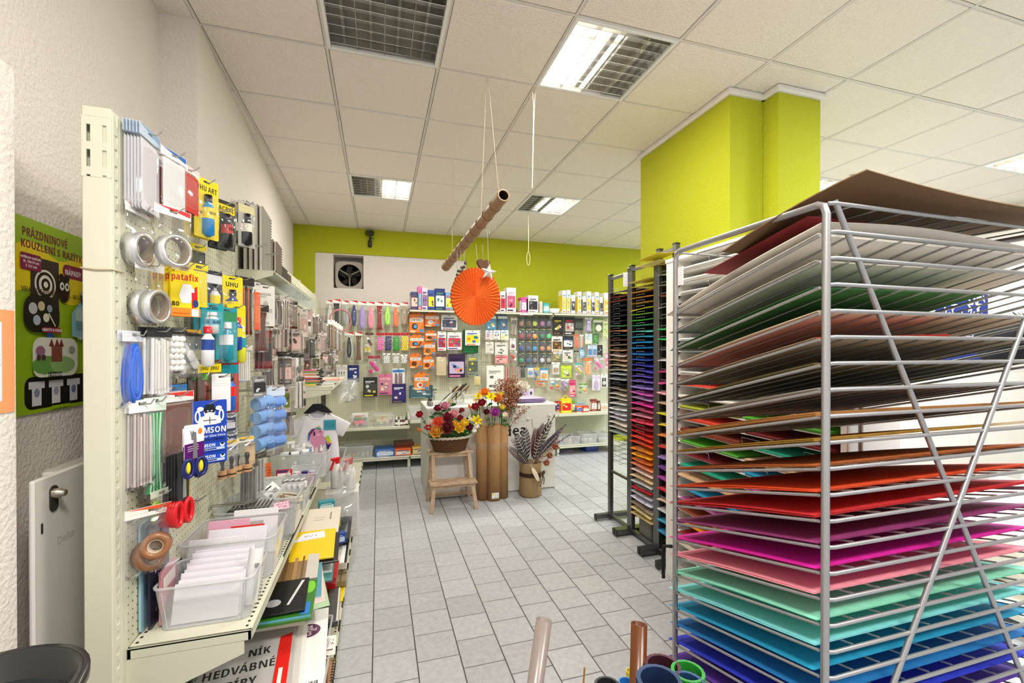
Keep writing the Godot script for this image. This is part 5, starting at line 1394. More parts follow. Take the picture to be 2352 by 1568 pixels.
# ---------- goods on the left pegboard: kind, sight line to the hole, distance from the room's axis, width, height, turn to the viewer, how many on the hook, spacing
const LEFT := """
bag:fold 345 300 .655 .125 .25 6 0 6 .007 c4d4e6,88a8cc,f2f1f4,eceaf0 . white envelope pack with pale blue header|envelopes
bag:fold 400 350 .630 .115 .19 6 14 1 .01 f2f2f4,2a6ab8,f4f4f6 . white card pack with a blue band|cards
bag:fold 436 383 .615 .11 .155 8 10 6 .011 f2eeee,e8d0d0,d83028,e04a3c,c82a24 . red folded paper pack|paper
blister:tube 474 412 .615 .105 .22 26 28 2 .03 f2d81c,f2d81c,2a8ad0,1c1c20,f2d81c UHU_ART yellow glue card with a blue tube|glue
blister:tube 519 462 .60 .085 .20 22 32 2 .03 1c1c1e,e8d020,1a1a1c,141416,c83028 ACRYL black paint tube card, red and yellow bands|paint
blister:tube 566 464 .59 .085 .21 22 36 2 .03 b8b4ac,d8d0a0,1c1c20,141416,e8e0d0 . black paint tube on a grey card|paint
bag:ring:foil 318 474 .675 .115 .18 48 6 1 .05 f2f0f0,c83028,d8d8da . wide silver tape roll pack with a white header|tape
bag:ring:foil 398 478 .60 .115 .185 42 30 1 .05 f2f0f0,d83a3a,d4d4d6 . silver tape ring pack with a red logo|tape
bag:ring:foil 345 602 .66 .12 .19 34 12 1 .05 f4f2f2,-,d0d0d4,d4d4d8 . double silver tape roll pack, lower hook|tape
box:putty 424 604 .615 .088 .165 8 46 4 .016 f4d818 patafix yellow adhesive putty pack|adhesive
bag:fold 452 560 .665 .09 .13 8 24 1 .01 f4dc1c,-,e8d020,2a2a1c UHU yellow glue pad pack behind the putty|adhesive
bag:fold 456 606 .605 .07 .15 12 34 1 .01 f0d420,-,f0d420,f4dc30 . plump yellow refill pack beside the putty|adhesive
blister:tube 490 622 .63 .08 .20 22 30 1 .02 2a3440,d8dce0,d8d8e0,26262a,f0d820 . grey and navy glue tube card|glue
blister:tube 532 634 .60 .10 .22 22 38 3 .03 f2d81c,f2d81c,2a3a8a,26262a,f2d81c UHU yellow topped card with a navy glue tube|glue
blister:tube 503 640 .65 .08 .19 22 30 1 .02 1c2434,d8c830,2a3a7a,1c1c20,f0d820 UHU dark card with a navy tube|glue
bag:sticks 562 636 .585 .10 .27 14 36 2 .03 2a2420,-,c85a2a,2a2422,d8602a,26262a . dark and orange craft pencils|pencils
bag:block 590 648 .57 .05 .25 8 30 1 .02 d8d4cc,-,e8602a,f07a3c . narrow orange strip|strip
card 609 655 .56 .10 .21 3 48 1 .01 e4e2dc,dcdad4,b4b2ac . pale card with a faint drawing|card
blister:tube 487 696 .60 .09 .12 14 36 2 .02 1fa0b0,1fa0b0,d8e0e0,e0e4e4,70b8d8 GLASS teal glass glue card|glue
bare:tube 473 742 .585 .09 .155 26 30 1 .02 f2f2f2,d02028,2a4a9a . white glue bottle with a red cap|glue
blister:tube 520 706 .58 .09 .22 22 38 2 .025 1f9aa8,3a8a5a,1f9ab0,e8ecec,e8eef0 . teal glue tube card|glue
blister:tube 543 700 .575 .08 .20 22 40 1 .02 f0d81c,f0d81c,2a4aa8,e02828,f0d81c . yellow card with a blue pen|glue
bare:tube 551 742 .565 .06 .17 20 30 1 .02 e8e838,e8ecec,1f9aa8 . yellow and white glue stick|glue
bag:sticks 453 690 .67 .09 .19 10 20 1 .01 1c4a58,3a7a8a,24505e,2a6a78 WOOD dark teal wood glue pack|glue
bag:loop 309 760 .684 .11 .22 10 4 2 .012 e4e6f0,-,2a5ac8,3a6ad8 . royal blue ribbon loop|ribbon
bag:sticks 367 752 .65 .10 .21 16 16 2 .02 26262a,-,e8e6e2,d8d6d2 . white quilling sticks with black header|sticks
bag:balls 404 752 .64 .08 .15 14 20 2 .02 26262a,4a4a4e,f0eee8 HOT_NOT white felt rings with black header|felt
bag:lumps 437 756 .63 .09 .17 16 26 3 .02 2a2628,e0a830,e8e6e4,d8d8d8 . white gypsum pieces with black and gold header|gypsum
blister:tube 468 826 .61 .06 .19 14 24 2 .03 4a3a1c,f0d820,6a2a18,4aa02a,6a2a18 UHU glue pen card, brown with a green tip|glue pen
blister:tube 491 826 .60 .065 .19 14 30 1 .03 5a3a1c,f0d820,7a2c18,4aa832,6a2818 UHU front glue pen card, green end|glue pen
card 508 858 .56 .06 .14 3 62 1 .01 eceae8,f2f0ee . blank white paper tag|tag
blister:tube 526 828 .59 .085 .215 18 36 3 .03 b02a2a,1f98a8,2a6ad0,1c1c20,e03030 . red edged card with a blue pen|glue pen
bag:sticks 560 792 .60 .09 .17 14 36 2 .02 d8d4cc,-,f0eee6,e8e4dc . white chalk sticks|chalk
bag:strands 600 700 .57 .09 .24 10 36 1 .02 3a2a24,-,5a3a30,7a4a40 . dark brown cord bundle|cord
bag:block 615 736 .56 .07 .27 8 36 3 .02 4a2a26,-,7a1f24,2a2020 . dark red strip in a long pack|strip
bag:sticks 327 918 .67 .075 .26 12 30 2 .015 f2f0ee,-,c8beb8,b8a8a4,d4ccc8 . long glassy rod|rods
bag:strands 356 912 .655 .07 .30 8 28 1 .01 d0e0d4,-,2a9a4a,b8d8c4 . long green comb strip|strip
bag:fold 408 900 .63 .13 .22 8 22 3 .02 e8e4e2,d8302a,7a5044,b8a8a0,8a6a5c . brown leather pieces under a red and white header|leather
bag:block 395 884 .66 .12 .14 8 22 1 .01 2a7ac0,-,e8eef4,3a8ad0 . blue topped white card behind the leather pack|card
bag:block 528 946 .61 .06 .085 16 44 3 .02 c8ccd4,-,24285a,e8e8f0 . navy boxed pad|ink pad
bag:block 530 988 .615 .06 .085 16 44 3 .02 c8ccd4,-,2a2c5c,f0f0f0 . navy blue boxed pad, lower hook|ink pad
bag:stamps 521 1012 .60 .085 .155 22 48 1 .02 e8e0d4,e8c030 . wooden hand stamps|stamps
bag:stamps 556 1004 .585 .10 .16 22 50 1 .02 f0ece4,e8c030 . pair of wooden hand stamps beside the first|stamps
card 574 1016 .57 .045 .10 8 52 1 .01 c8a478,d8b488 . round wooden stamp disc card|stamps
bag:rollers 604 888 .565 .14 .33 60 24 1 .03 c8d8ec,-,7aa8e0 . pale blue foam rollers, rear pack|rollers
bag:rollers 628 890 .53 .14 .33 60 40 1 .03 d4e0f0,-,6a98dc . sky blue foam rollers, front pack|rollers
card 594 892 .60 .05 .25 4 46 1 .01 e4e8ee,c8d0dc,4a5a7a . tall white roller card|card
bag:block 643 902 .52 .045 .13 8 36 1 .01 e85a20,-,e8602a,f0d020,d02a20 . orange and red hanging card|card
card 596 862 .56 .075 .10 5 40 1 .01 8a8a8a,3a3a3c,d8d8d8 . slanting grey label card|label
bag:fold 640 960 .55 .08 .20 10 36 1 .02 b8b4b0,-,d8d4ce,9a8a80 . beige sample pack|samples
bag:fold 610 985 .57 .10 .14 10 36 1 .02 d0ccc8,-,dcd8d2,c0b4a8 . beige brush pack under the rollers|samples
bag:sticks 576 1060 .59 .09 .22 16 30 2 .02 5a524a,-,6a625a,8a8480 . dark clear topped tools|tools
bag:sticks 596 1040 .575 .09 .20 16 30 1 .02 4a423a,-,7a7470,b8b8b4 . greyish plastic tools|tools
bag:lumps 372 1122 .64 .08 .10 14 20 1 .02 e8f0d8,-,a8d828,98c820 . lime green clips|clips
bag:rolls 352 1160 .648 .135 .20 34 52 1 .05 f2efe9,e85a28,8a5c3a,9a6a48 . two brown tape rolls under an orange and white header|tape
"""
func scissors(i: int, at: Vector3, turn: float):
	var t := thing("scissors", "red handled scissors with dark sleeve, %s in the row above the front tub" % nth(i), "scissors", at, turn, "red handled scissors")
	part("sleeve", mb().c("22252e").box(Vector3(0, -0.075, 0), Vector3(0.05, 0.15, 0.003), 0.001), "gloss", t)
	part("sleeve_edge", mb().c("c8a828").box(Vector3(0.026, -0.075, 0), Vector3(0.004, 0.15, 0.0045), 0.001), "gloss", t)
	part("blade", mb().c("c8c8cc").prism([Vector2(-0.008, -0.14), Vector2(0.008, -0.14), Vector2(0.004, 0.0), Vector2(-0.004, 0.0)], 0.002, 0.004), "metal", t)
	for s in [-1, 1]:
		var p := []
		for k in 12: p.append(Vector3(s * 0.02 + 0.018 * cos(TAU * k / 12), -0.185 + 0.036 * sin(TAU * k / 12), s * 0.002))
		part("handle", mb().c("d81c22").tube(p, 0.0065, 6, true), "gloss", t)
func left_goods():
	for line in LEFT.split("\n", false):
		var f := line.split(" ")
		var rest := " ".join(f.slice(12)).split("|")
		var x := -float(f[3])
		var a := ax(float(f[1]), float(f[2]), x)
		var n := int(f[8])
		var turn := PI / 2 - deg_to_rad(float(f[7]))
		if not f[0].begins_with("bare"): hook(gond_left, Vector3(-0.70, a.y - 0.012, a.z), Vector3(1, 0, 0), 0.70 + x + 0.03)
		for i in n:
			var say: String = rest[0] + (" in a clear bag" if f[0].begins_with("bag") and rest[0].split(" ").size() < 6 else "") + (", %s" % ("front one" if i == 0 else nth(i) + " from the front") if n > 1 else "") + ", left pegboard"
			pack(rest[1].replace(" ", "_") + "_pack", f[0], a + Vector3(-float(f[9]) * i, -0.012, 0.002 * i), turn, float(f[4]), float(f[5]), float(f[6]) / 1000.0, Array(f[10].split(",")), "" if f[11] == "." else f[11].replace("_", " "), say, rest[1], "packets on the left pegboard")
	# the big blue glue card with the strong man
	var a := ax(481, 924, -0.575)
	hook(gond_left, Vector3(-0.70, a.y - 0.005, a.z), Vector3(1, 0, 0), 0.15)
	var t := thing("glue_card", "tall blue SAMSON super glue card with a strong man emblem", "glue", a + Vector3(0, -0.005, 0), PI / 2 - deg_to_rad(56), "packets on the left pegboard")
	part("card", mb().c("1646b8").prism(moved(rrect(0.108, 0.225, 0.004), Vector2(0, -0.10)), -0.001, 0.001), "gloss", t)
	var p := mb(place(Vector3(0, -0.10, 0.0012)))
	p.pe(0, 0.072, 0.018, 0.022, "f4f4f6").pp([Vector2(-0.036, 0.03), Vector2(-0.03, 0.055), Vector2(-0.012, 0.06), Vector2(0.012, 0.06), Vector2(0.03, 0.055), Vector2(0.036, 0.03), Vector2(0.016, 0.026), Vector2(-0.016, 0.026)], "f4f4f6")
	for s in [-1, 1]: p.pe(s * 0.036, 0.058, 0.009, 0.022, "f4f4f6").pe(s * 0.028, 0.084, 0.010, 0.008, "f4f4f6").pe(s * 0.036, 0.058, 0.004, 0.015, "1646b8")
	p.pp([Vector2(-0.018, 0.078), Vector2(-0.012, 0.098), Vector2(0.012, 0.098), Vector2(0.018, 0.078), Vector2(0.014, 0.068), Vector2(0.004, 0.072), Vector2(-0.004, 0.072), Vector2(-0.014, 0.068)], "14161c").pe(-0.006, 0.076, 0.003, 0.002, "f4f4f6").pe(0.006, 0.076, 0.003, 0.002, "f4f4f6").pl(Vector2(-0.02, 0.043), Vector2(0.02, 0.043), 0.002, "14161c").pl(Vector2(0, 0.055), Vector2(0, 0.03), 0.002, "14161c")
	p.pt("SAMSON", 0, 0.008, 0.021, "f6f6f8", 0.10).pt("Super Glue Extra", 0.008, -0.014, 0.008, "d8e0f4", 0.08).pt("SUPER STRONG", 0.006, -0.026, 0.009, "101838", 0.08)
	for y in [-0.052, -0.092]:
		p.pr(-0.05, y - 0.015, 0.052, y + 0.014, "1c50c8").pt("SAMSON", -0.012, y + 0.006, 0.011, "f4f4f6", 0.055).pr(-0.045, y - 0.012, 0.045, y - 0.003, "c8d4f0").pr(-0.03, y - 0.010, 0.02, y - 0.005, "3a4a8a").pe(0.038, y + 0.005, 0.008, 0.007, "e8ecf4").pe(0.038, y + 0.008, 0.005, 0.004, "14161c")
	part("print", p, "gloss", t)
	for q in [[446, 984, 0.54, 42], [441, 990, 0.56, 38]]:
		a = ax(q[0], q[1], -q[2])
		t = thing("scissors", "blue and yellow handled scissors in purple and white card, %s one" % ("front" if q[2] < 0.55 else "rear"), "scissors", a, PI / 2 - deg_to_rad(q[3]), "carded scissors")
		part("card", mb().c("f0f0f2").prism(moved(rrect(0.056, 0.115, 0.004), Vector2(0, -0.045)), -0.001, 0.001), "gloss", t)
		p = mb(Transform3D(Basis.from_scale(Vector3(0.9, 0.79, 1)), Vector3(0, -0.045, 0.0012)))
		p.pp([Vector2(-0.031, -0.072), Vector2(0.031, -0.072), Vector2(0.031, 0.005), Vector2(-0.031, 0.0)], "5a1a6a").pe(0.018, 0.045, 0.007, 0.012, "e88028").pl(Vector2(-0.012, 0.05), Vector2(-0.006, 0.015), 0.004, "8a8a92").pl(Vector2(-0.004, 0.05), Vector2(-0.008, 0.015), 0.004, "6a6a74")
		for i in 3: p.pl(Vector2(-0.022, -0.012 - 0.008 * i), Vector2(0.012, -0.006 - 0.008 * i), 0.002, "e8d8ec")
		part("print", p, "gloss", t)
		part("blade", mb().c("c4c4ca").prism([Vector2(-0.007, -0.09), Vector2(0.007, -0.09), Vector2(0.003, -0.01), Vector2(-0.003, -0.01)], 0.003, 0.005), "metal", t)
		for s in [-1, 1]:
			var h := []
			for k in 12: h.append(Vector3(s * 0.018 + 0.015 * cos(TAU * k / 12), -0.118 + 0.027 * sin(TAU * k / 12), 0.003))
			part("handle", mb().c("1c2266").tube(h, 0.006, 6, true), "gloss", t)
			part("grip", mb().c("e8d838").ell(Vector3(s * 0.018, -0.116, 0.003), Vector3(0.007, 0.018, 0.004), 8, 6), "gloss", t)
	for i in 6:
		a = ax(386 + 7 * i, 1046 - 2 * i, -0.655 + 0.017 * i)
		scissors(i, a, PI / 2 - deg_to_rad(12))
	hook(gond_left, Vector3(-0.70, ax(400, 1046, -0.62).y, ax(400, 1046, -0.62).z), Vector3(1, 0, 0), 0.17)
	for q in [[480, 1165], [505, 1160], [330, 1165], [430, 475], [470, 780], [560, 580], [530, 560]]:
		a = ax(q[0], q[1], -0.70)
		hook(gond_left, a, Vector3(1, 0, 0), 0.16)
		hook(gond_left, a + Vector3(0, 0.0, -0.025), Vector3(1, 0, 0), 0.16)
	notebooks()
	clutter()

func notebook(called: String, at: Vector3, turn: float, w: float, h: float, th: float, cover, rings: bool, label: String, group := ""):   # stands on its lower edge, cover facing +z
	var t := thing(called, label, "notebook", at, turn, group)
	part("cover", mb().c(cover).box(Vector3(0, h / 2, th / 2 - 0.0012), Vector3(w, h, 0.0024), 0.001).box(Vector3(0, h / 2, -th / 2 + 0.0012), Vector3(w, h, 0.0024), 0.001), "paper", t)
	part("pages", mb().c("d8d2c4").box(Vector3(0, h / 2, 0), Vector3(w - 0.008, h - 0.008, th - 0.005)), "paper", t)
	if rings:
		var m := mb()
		var n := int(h / 0.016)
		for k in n:
			var p := []
			for i in 8: p.append(Vector3(w / 2 + (th * 0.5 + 0.002) * cos(TAU * i / 8), h * (k + 0.5) / n, (th * 0.5 + 0.004) * sin(TAU * i / 8)))
			m.c("2a2624").tube(p, 0.0016, 4, true)
		var o := part("ring_binding", m, "gloss", t)
		o.set_meta("kind", "stuff")
func notebooks():
	var y := 1.877
	for i in 4: notebook("sketchbook", Vector3(-0.675 + 0.022 * i, y, -2.76 - 0.012 * i), PI / 2 + 0.06, 0.27, 0.365 - 0.004 * i, 0.018, ["6a675f", "7a766c", "84807a", "8e8a80"][i], true, "big grey ring bound sketchbook upright on the notebook shelf, %s from the wall" % nth(i), "sketchbooks on the notebook shelf")
	for i in 4: notebook("sketchbook", Vector3(-0.675 + 0.02 * i, y, -3.12 - 0.01 * i), PI / 2 + 0.05, 0.2, 0.29 - 0.012 * i, 0.016, ["5a5148", "8a8074", "9a8f80", "6a5c4e"][i], true, "middle sized ring bound sketchbook behind the big grey ones, %s from the wall" % nth(i), "sketchbooks on the notebook shelf")
	for i in 3: notebook("sketchbook", Vector3(-0.67 + 0.02 * i, y, -3.42), PI / 2, 0.16, 0.19 - 0.02 * i, 0.015, ["5a4030", "7a5a42", "3a2c24"][i], i != 1, "small brown sketchbook near the far end of the notebook shelf, %s from the wall" % nth(i), "sketchbooks on the notebook shelf")
	notebook("sketchbook", Vector3(-0.64, y, -3.62), PI / 2, 0.15, 0.14, 0.016, "4a382c", true, "dark brown sketchbook with a pale triangle at the shelf end", "sketchbooks on the notebook shelf")
# the crowded far stretch of the left pegboard, hook by hook
func clutter():
	var kinds := ["bag:sticks", "bag:strands", "bag:lumps", "bag:fold", "card", "bag:block", "blister:tube", "bag:tools"]
	var hues := split("3a2a24 5a4238 7a6a60 a89c94 d8d4ce 8a8480 c8c0b8 4a4442 9a8a84 b8a8a4 2a2626 e8e4de c09a94 8a3a34 6a7a2a d8b0a8 58504a 907868")
	var names := split("dark|brown|taupe|warm grey|off-white|grey|pale beige|charcoal|mushroom|rosy grey|black|white|dusty pink|brick red|olive green|blush|umber|tan", "|")
	var what := split("pen set|cord bundle|bead pack|paper pack|label card|craft kit|paint card|brush set", "|")
	var r := RandomNumberGenerator.new()
	r.seed = 91
	var rows := [1.76, 1.60, 1.42, 1.24, 1.04]
	for ri in 5:
		var z := 2.78 if ri > 0 else 2.95
		var k := 0
		while z < 5.95:
			if not ((ri == 4 and z > 3.3) or (ri == 3 and z > 3.45 and z < 5.0)):
				var c := r.randi_range(0, 17)
				var c2 := r.randi_range(0, 17)
				var ki := r.randi_range(0, 7)
				var w := r.randf_range(0.07, 0.11)
				var h := r.randf_range(0.13, 0.21)
				var y: float = rows[ri] + r.randf_range(-0.03, 0.03)
				var dx := r.randf_range(0.10, 0.20)
				var cols := [hues[r.randi_range(3, 11)], "-" if kinds[ki].begins_with("bag") else hues[c2], hues[c], hues[c2], hues[(c + 5) % 18]]
				if kinds[ki] == "card": cols[1] = hues[c2]
				var at := Vector3(-0.70 + dx, y, -z)
				for q in (2 if z < 4.2 and r.randf() < 0.6 else 1):
					pack(what[ki].replace(" ", "_"), kinds[ki], at + Vector3(-0.028 * q, 0, 0), PI / 2 - r.randf_range(0.3, 0.9), w, h, 0.018, cols, "", "%s and %s %s%s, %s along row %s, left pegboard" % [names[c], names[c2], what[ki], "" if q == 0 else " behind", nth(k), ["one", "two", "three", "four", "five"][ri]], what[ki].split(" ")[1], "small packets on the far stretch of the left pegboard")
				hook(gond_left, Vector3(-0.70, y, -z), Vector3(1, 0, 0), dx + 0.03)
				k += 1
			z += r.randf_range(0.12, 0.17)
	for k in 5: pack("brush_set", "bag:sticks", Vector3(-0.47 + 0.012 * k, 1.76 - 0.01 * k, -(4.95 + 0.11 * k)), PI / 2 - 0.8, 0.09, 0.30, 0.02, ["e8e4de", "-", ["2a2826", "3a3836", "c8b088", "303036", "e0c080"][k], "8a8480", ["d89030", "2a2a2c", "e8e4dc", "48484c", "b8a890"][k]], "", "long paint brush sleeve, %s along at the far end of the left shelving" % nth(k), "brushes", "brush sleeves at the far end")
	var t := thing("hoop", "pink craft hoop hanging at the back corner of the left shelving", "hoop", Vector3(-0.44, 1.95, -5.75), 0.5)
	var p := []
	for i in 32: p.append(Vector3(0.13 * cos(TAU * i / 32), -0.13 + 0.13 * sin(TAU * i / 32), 0))
	part("ring", mb().c("c8707a").tube(p, 0.009, 8, true), "gloss", t)
	hook(gond_left, Vector3(-0.70, 1.955, -5.75), Vector3(1, 0, 0), 0.27)
# ---------- clear tubs, slabs, boxes
func tub(called: String, label: String, x0: float, x1: float, d0: float, d1: float, y: float, h: float, group := "", flare := 0.014, m := "tub") -> Node3D:   # tapering plastic tub, its base at y
	var t := thing(called, label, "tub", Vector3((x0 + x1) / 2, y, -(d0 + d1) / 2), 0, group)
	var a := (x1 - x0) / 2
	var b := (d1 - d0) / 2
	var lo := rrect((a - flare) * 2, (b - flare) * 2, min(a, b) * 0.25, 4)
	var hi := rrect(a * 2, b * 2, min(a, b) * 0.25, 4)
	var w := mb()
	w.sm(1)
	for i in lo.size():
		var j := (i + 1) % lo.size()
		w.q(Vector3(lo[j].x, 0.002, lo[j].y), Vector3(lo[i].x, 0.002, lo[i].y), Vector3(hi[i].x, h, hi[i].y), Vector3(hi[j].x, h, hi[j].y))
	part("wall", w, m, t)
	var bt := mb(Transform3D(Basis(Vector3.RIGHT, -PI / 2), Vector3.ZERO))
	bt.prism(lo, 0.001, 0.003)
	part("bottom", bt, m, t)
	var r := []
	for v in hi: r.append(Vector3(v.x, h, v.y))
	part("rim", mb().tube(r, 0.005, 6, true), m, t)
	for s in [-1, 1]:
		part("corner_rib", mb().tube([Vector3(s * (a - flare * 1.0) * 0.82, 0.004, b - flare + 0.001), Vector3(s * a * 0.82, h - 0.01, b + 0.0005)], 0.002, 4), m, t)
	return t
func slab(called: String, label: String, category: String, at: Vector3, w: float, l: float, th: float, yaw: float, tilt: float, col, marks: Array, group := "", roll := 0.0) -> Node3D:   # lies face up
	var t := thing(called, label, category, at, 0, group)
	t.basis = Basis(Vector3.UP, yaw) * Basis(Vector3.RIGHT, -PI / 2 + tilt) * Basis(Vector3.UP, roll)
	var bd := part("body", mb().c(col).box(Vector3(0, 0, th / 2), Vector3(w, l, th), min(0.0015, th * 0.3)), "gloss", t)
	if marks:
		var p := mb(place(Vector3(0, 0, th + 0.0002)))
		for k in marks:
			match k[0]:
				"r": p.pr(k[1] * w, k[2] * l, k[3] * w, k[4] * l, k[5])
				"e": p.pe(k[1] * w, k[2] * l, k[3], k[4], k[5], 20)
				"t": p.pt(k[1], k[2] * w, k[3] * l, k[4], k[5], k[6] if k.size() > 6 else w * 0.9, k[7] if k.size() > 7 else 0.0)
				"s": p.ps(k[1] * w, k[2] * l, k[3] * w, k[4] * l, k[5], k[6])
				"b": p.bars(k[1] * w, k[2] * l, k[3] * w, k[4] * l)
				"p":
					var q := []
					for v in k[1]: q.append(Vector2(v[0] * w, v[1] * l))
					p.pp(q, k[2])
		part("print", p, "paper", bd)
	return t
func standing_box(called: String, label: String, category: String, at: Vector3, w: float, h: float, d: float, turn: float, cols: Array, txt := "", group := ""):   # stands on at, printed on its +z face
	var t := thing(called, label, category, at, turn, group)
	var bd := part("carton", mb().c(cols[0]).box(Vector3(0, h / 2, 0), Vector3(w, h, d), 0.002), "gloss", t)
	var p := mb(place(Vector3(0, h / 2, d / 2 + 0.0004)))
	scrawl(p, w, h, cols, txt, called.length() + int(at.x * 100))
	part("print", p, "gloss", bd)
	var e := MB.new(self, Transform3D(Basis(Vector3.UP, -PI / 2), Vector3(-w / 2 - 0.0004, h / 2, 0)))
	e.pr(-d * 0.45, -h * 0.4, d * 0.45, h * 0.3, cols[1 % cols.size()])
	part("side_print", e, "gloss", bd)

# ---------- main shelf of the left shelving
func shelf_goods():
	var Y := 0.5935
	var first := get_child_count()
	var T := "clear plastic tubs on the left main shelf"
	tub("plastic_tub", "clear tub of white envelopes at the near end of the left shelf", -0.625, -0.352, 1.50, 1.705, Y, 0.135, T)
	for i in 11:
		var e := thing("envelope", "white envelope standing in the near tub, %s from the front" % nth(i), "envelope", Vector3(-0.495 + 0.004 * (i % 3), Y + 0.006, -(1.535 + 0.013 * i)), 0, "white envelopes in the near tub")
		e.rotation.x = -0.30
		part("sleeve", mb().c("efedf3").box(Vector3(0, 0.058 + 0.0022 * i, 0), Vector3(0.185, 0.116 + 0.0044 * i, 0.0022), 0.0008), "paper", e)
		if i % 2 == 0: part("flap", mb().c("e2dfe8").prism([Vector2(-0.092, 0.116 + 0.0044 * i), Vector2(0.092, 0.116 + 0.0044 * i), Vector2(0.07, 0.085 + 0.0044 * i), Vector2(-0.07, 0.085 + 0.0044 * i)], 0.0011, 0.0016), "paper", e)
	var t := thing("rolled_card", "white curled card with a small barcode sticker at the tub's inner corner", "card", Vector3(-0.385, Y + 0.01, -1.60), 0.3)
	t.rotation.z = -0.12
	part("curl", mb().c("f4f4f4").grid(func(u, v): return Vector3(0.022 * cos(u * 4.0), v * 0.185, 0.022 * sin(u * 4.0)), 12, 2, true, 0.0012), "paper", t)
	var p := MB.new(self, place(Vector3(0.004, 0.13, 0.0245)))
	p.bars(-0.009, -0.011, 0.009, 0.011)
	part("barcode_label", p, "paper", t)
	tub("plastic_tub", "clear tub of cards and packets, second from the near end of the left shelf", -0.66, -0.345, 1.745, 2.02, Y, 0.155, T)
	var fill := [["f0eef4", 0.19, 0.15, "white card"], ["eceaf2", 0.20, 0.17, "pale lilac card"], ["e6e4ee", 0.18, 0.13, "grey white card"], ["d8322c", 0.12, 0.16, "red edged card"], ["a41c20", 0.13, 0.10, "dark red pack"], ["e8b0c8", 0.15, 0.17, "pink card"], ["5aa8b0", 0.15, 0.11, "teal disc sleeve"], ["b8b4b0", 0.19, 0.14, "grey card"], ["f2f0f4", 0.17, 0.18, "tall white card"]]
	for i in fill.size():
		var f = fill[i]
		var c := thing("card", "%s standing in the second clear tub of the left shelf" % f[3], "card", Vector3(-0.51 + 0.02 * ((i * 3) % 5 - 2), Y + 0.006, -(1.785 + 0.024 * i)), 0, "cards in the second tub")
		c.rotation.x = -0.25
		part("card", mb().c(f[0]).box(Vector3(0, f[2] / 2, 0), Vector3(f[1], f[2], 0.003), 0.001), "paper", c)
		if i in [3, 4, 7]:
			var q := mb(place(Vector3(0, f[2] / 2, 0.0017)))
			scrawl(q, f[1], f[2], [f[0], "e8e2da", "c0362c", "5a8a90"], "")
			part("print", q, "paper", c)
	slab("black_folder", "black and grey stationery pack leaning at the wall behind the tubs", "pack", Vector3(-0.672, Y + 0.08, -1.78), 0.13, 0.20, 0.008, PI / 2, PI / 2 - 0.2, "2e2c30", [["r", -0.4, 0.1, 0.4, 0.4, "9a98a0"], ["r", -0.3, -0.4, 0.3, 0.0, "5a585e"]])
	tub("plastic_tub", "clear tub with brushes and cord, third along the left shelf", -0.66, -0.345, 2.06, 2.36, Y, 0.15, T)
	for i in 10:
		var b := thing("black_brush", "black bristle brush laid in the third tub, %s of the row" % nth(i), "brush", Vector3(-0.62 + 0.017 * i, Y + 0.125, -2.18), 0, "black brushes in the third tub")
		part("bristles", mb().c("1e1d1f").ell(Vector3(0, 0, 0.03), Vector3(0.007, 0.008, 0.03), 8, 5), "cloth", b)
		part("ferrule", mb().c("8a8a8e").cyl(Vector3(0, 0, 0), Vector3(0, 0, -0.03), 0.006, -1, 8), "metal", b)
		part("handle", mb().c("3a2a20").cyl(Vector3(0, 0, -0.03), Vector3(0, 0.002, -0.12), 0.005, 0.003, 8), "gloss", b)
	tub("plastic_tub", "narrow clear tub of white cord with a pink price tag, at the shelf's front edge", -0.42, -0.325, 2.08, 2.33, Y + 0.02, 0.17, T)
	for i in 4:
		var c := thing("cord_hank", "hank of off-white cord in the narrow front tub, %s" % ["lowest", "second from below", "third from below", "topmost"][i], "cord", Vector3(-0.372, Y + 0.05 + 0.034 * i, -2.2), 0.3 * i, "cord hanks in the narrow tub")
		for k in 3:
			var q := []
			for j in 14: q.append(Vector3((0.026 - 0.003 * k) * cos(TAU * j / 14), 0.008 * k, 0.07 * sin(TAU * j / 14)))
			part("loop", mb().c("cfc6b4").tube(q, 0.006, 6, true), "cloth", c)
	slab("price_tag", "pink handwritten price tag clipped on the narrow tub", "tag", Vector3(-0.385, Y + 0.165, -2.075), 0.06, 0.032, 0.0008, 0.3, 1.0, "f4a8bc", [["s", -0.35, -0.4, 0.35, 0.4, "2a1a20", 2]], "", 0.0)
	slab("wooden_spatula", "brown wooden stick standing in the narrow tub", "stick", Vector3(-0.39, Y + 0.11, -2.12), 0.02, 0.17, 0.004, 0.2, 1.3, "8a6a4c", [])
	tub("plastic_tub", "wide shallow clear tub with punches and a barcode card, fourth along the left shelf", -0.67, -0.335, 2.40, 2.72, Y, 0.11, T)
	slab("barcode_card", "white square barcode card propped on the fourth tub", "card", Vector3(-0.50, Y + 0.13, -2.415), 0.075, 0.075, 0.001, 0.2, 0.9, "f6f6f4", [["b", -0.1, -0.35, 0.35, 0.1], ["r", -0.3, 0.25, 0.2, 0.34, "1a1a1a"], ["e", -0.28, -0.25, 0.008, 0.008, "3a3a3a"]], "", 0.0).rotate_object_local(Vector3.BACK, 0.7)
	for i in 4:
		t = thing("craft_punch", "white and grey craft punch in the fourth tub, %s from the front edge" % nth(i), "punch", Vector3(-0.372 - 0.028 * i, Y + 0.10, -2.52), -0.5, "white craft punches")
		part("body", mb().c("e6e4e2").box(Vector3(0, 0.015, 0), Vector3(0.022, 0.04, 0.07), 0.008), "gloss", t)
		part("lever", mb().c("8e8c8a").box(Vector3(0, 0.045, 0.0), Vector3(0.016, 0.02, 0.05), 0.006), "gloss", t)
		part("window", mb().c("2a2a2c").box(Vector3(0, 0.012, 0.0355), Vector3(0.012, 0.014, 0.002), 0.0005), "gloss", t)
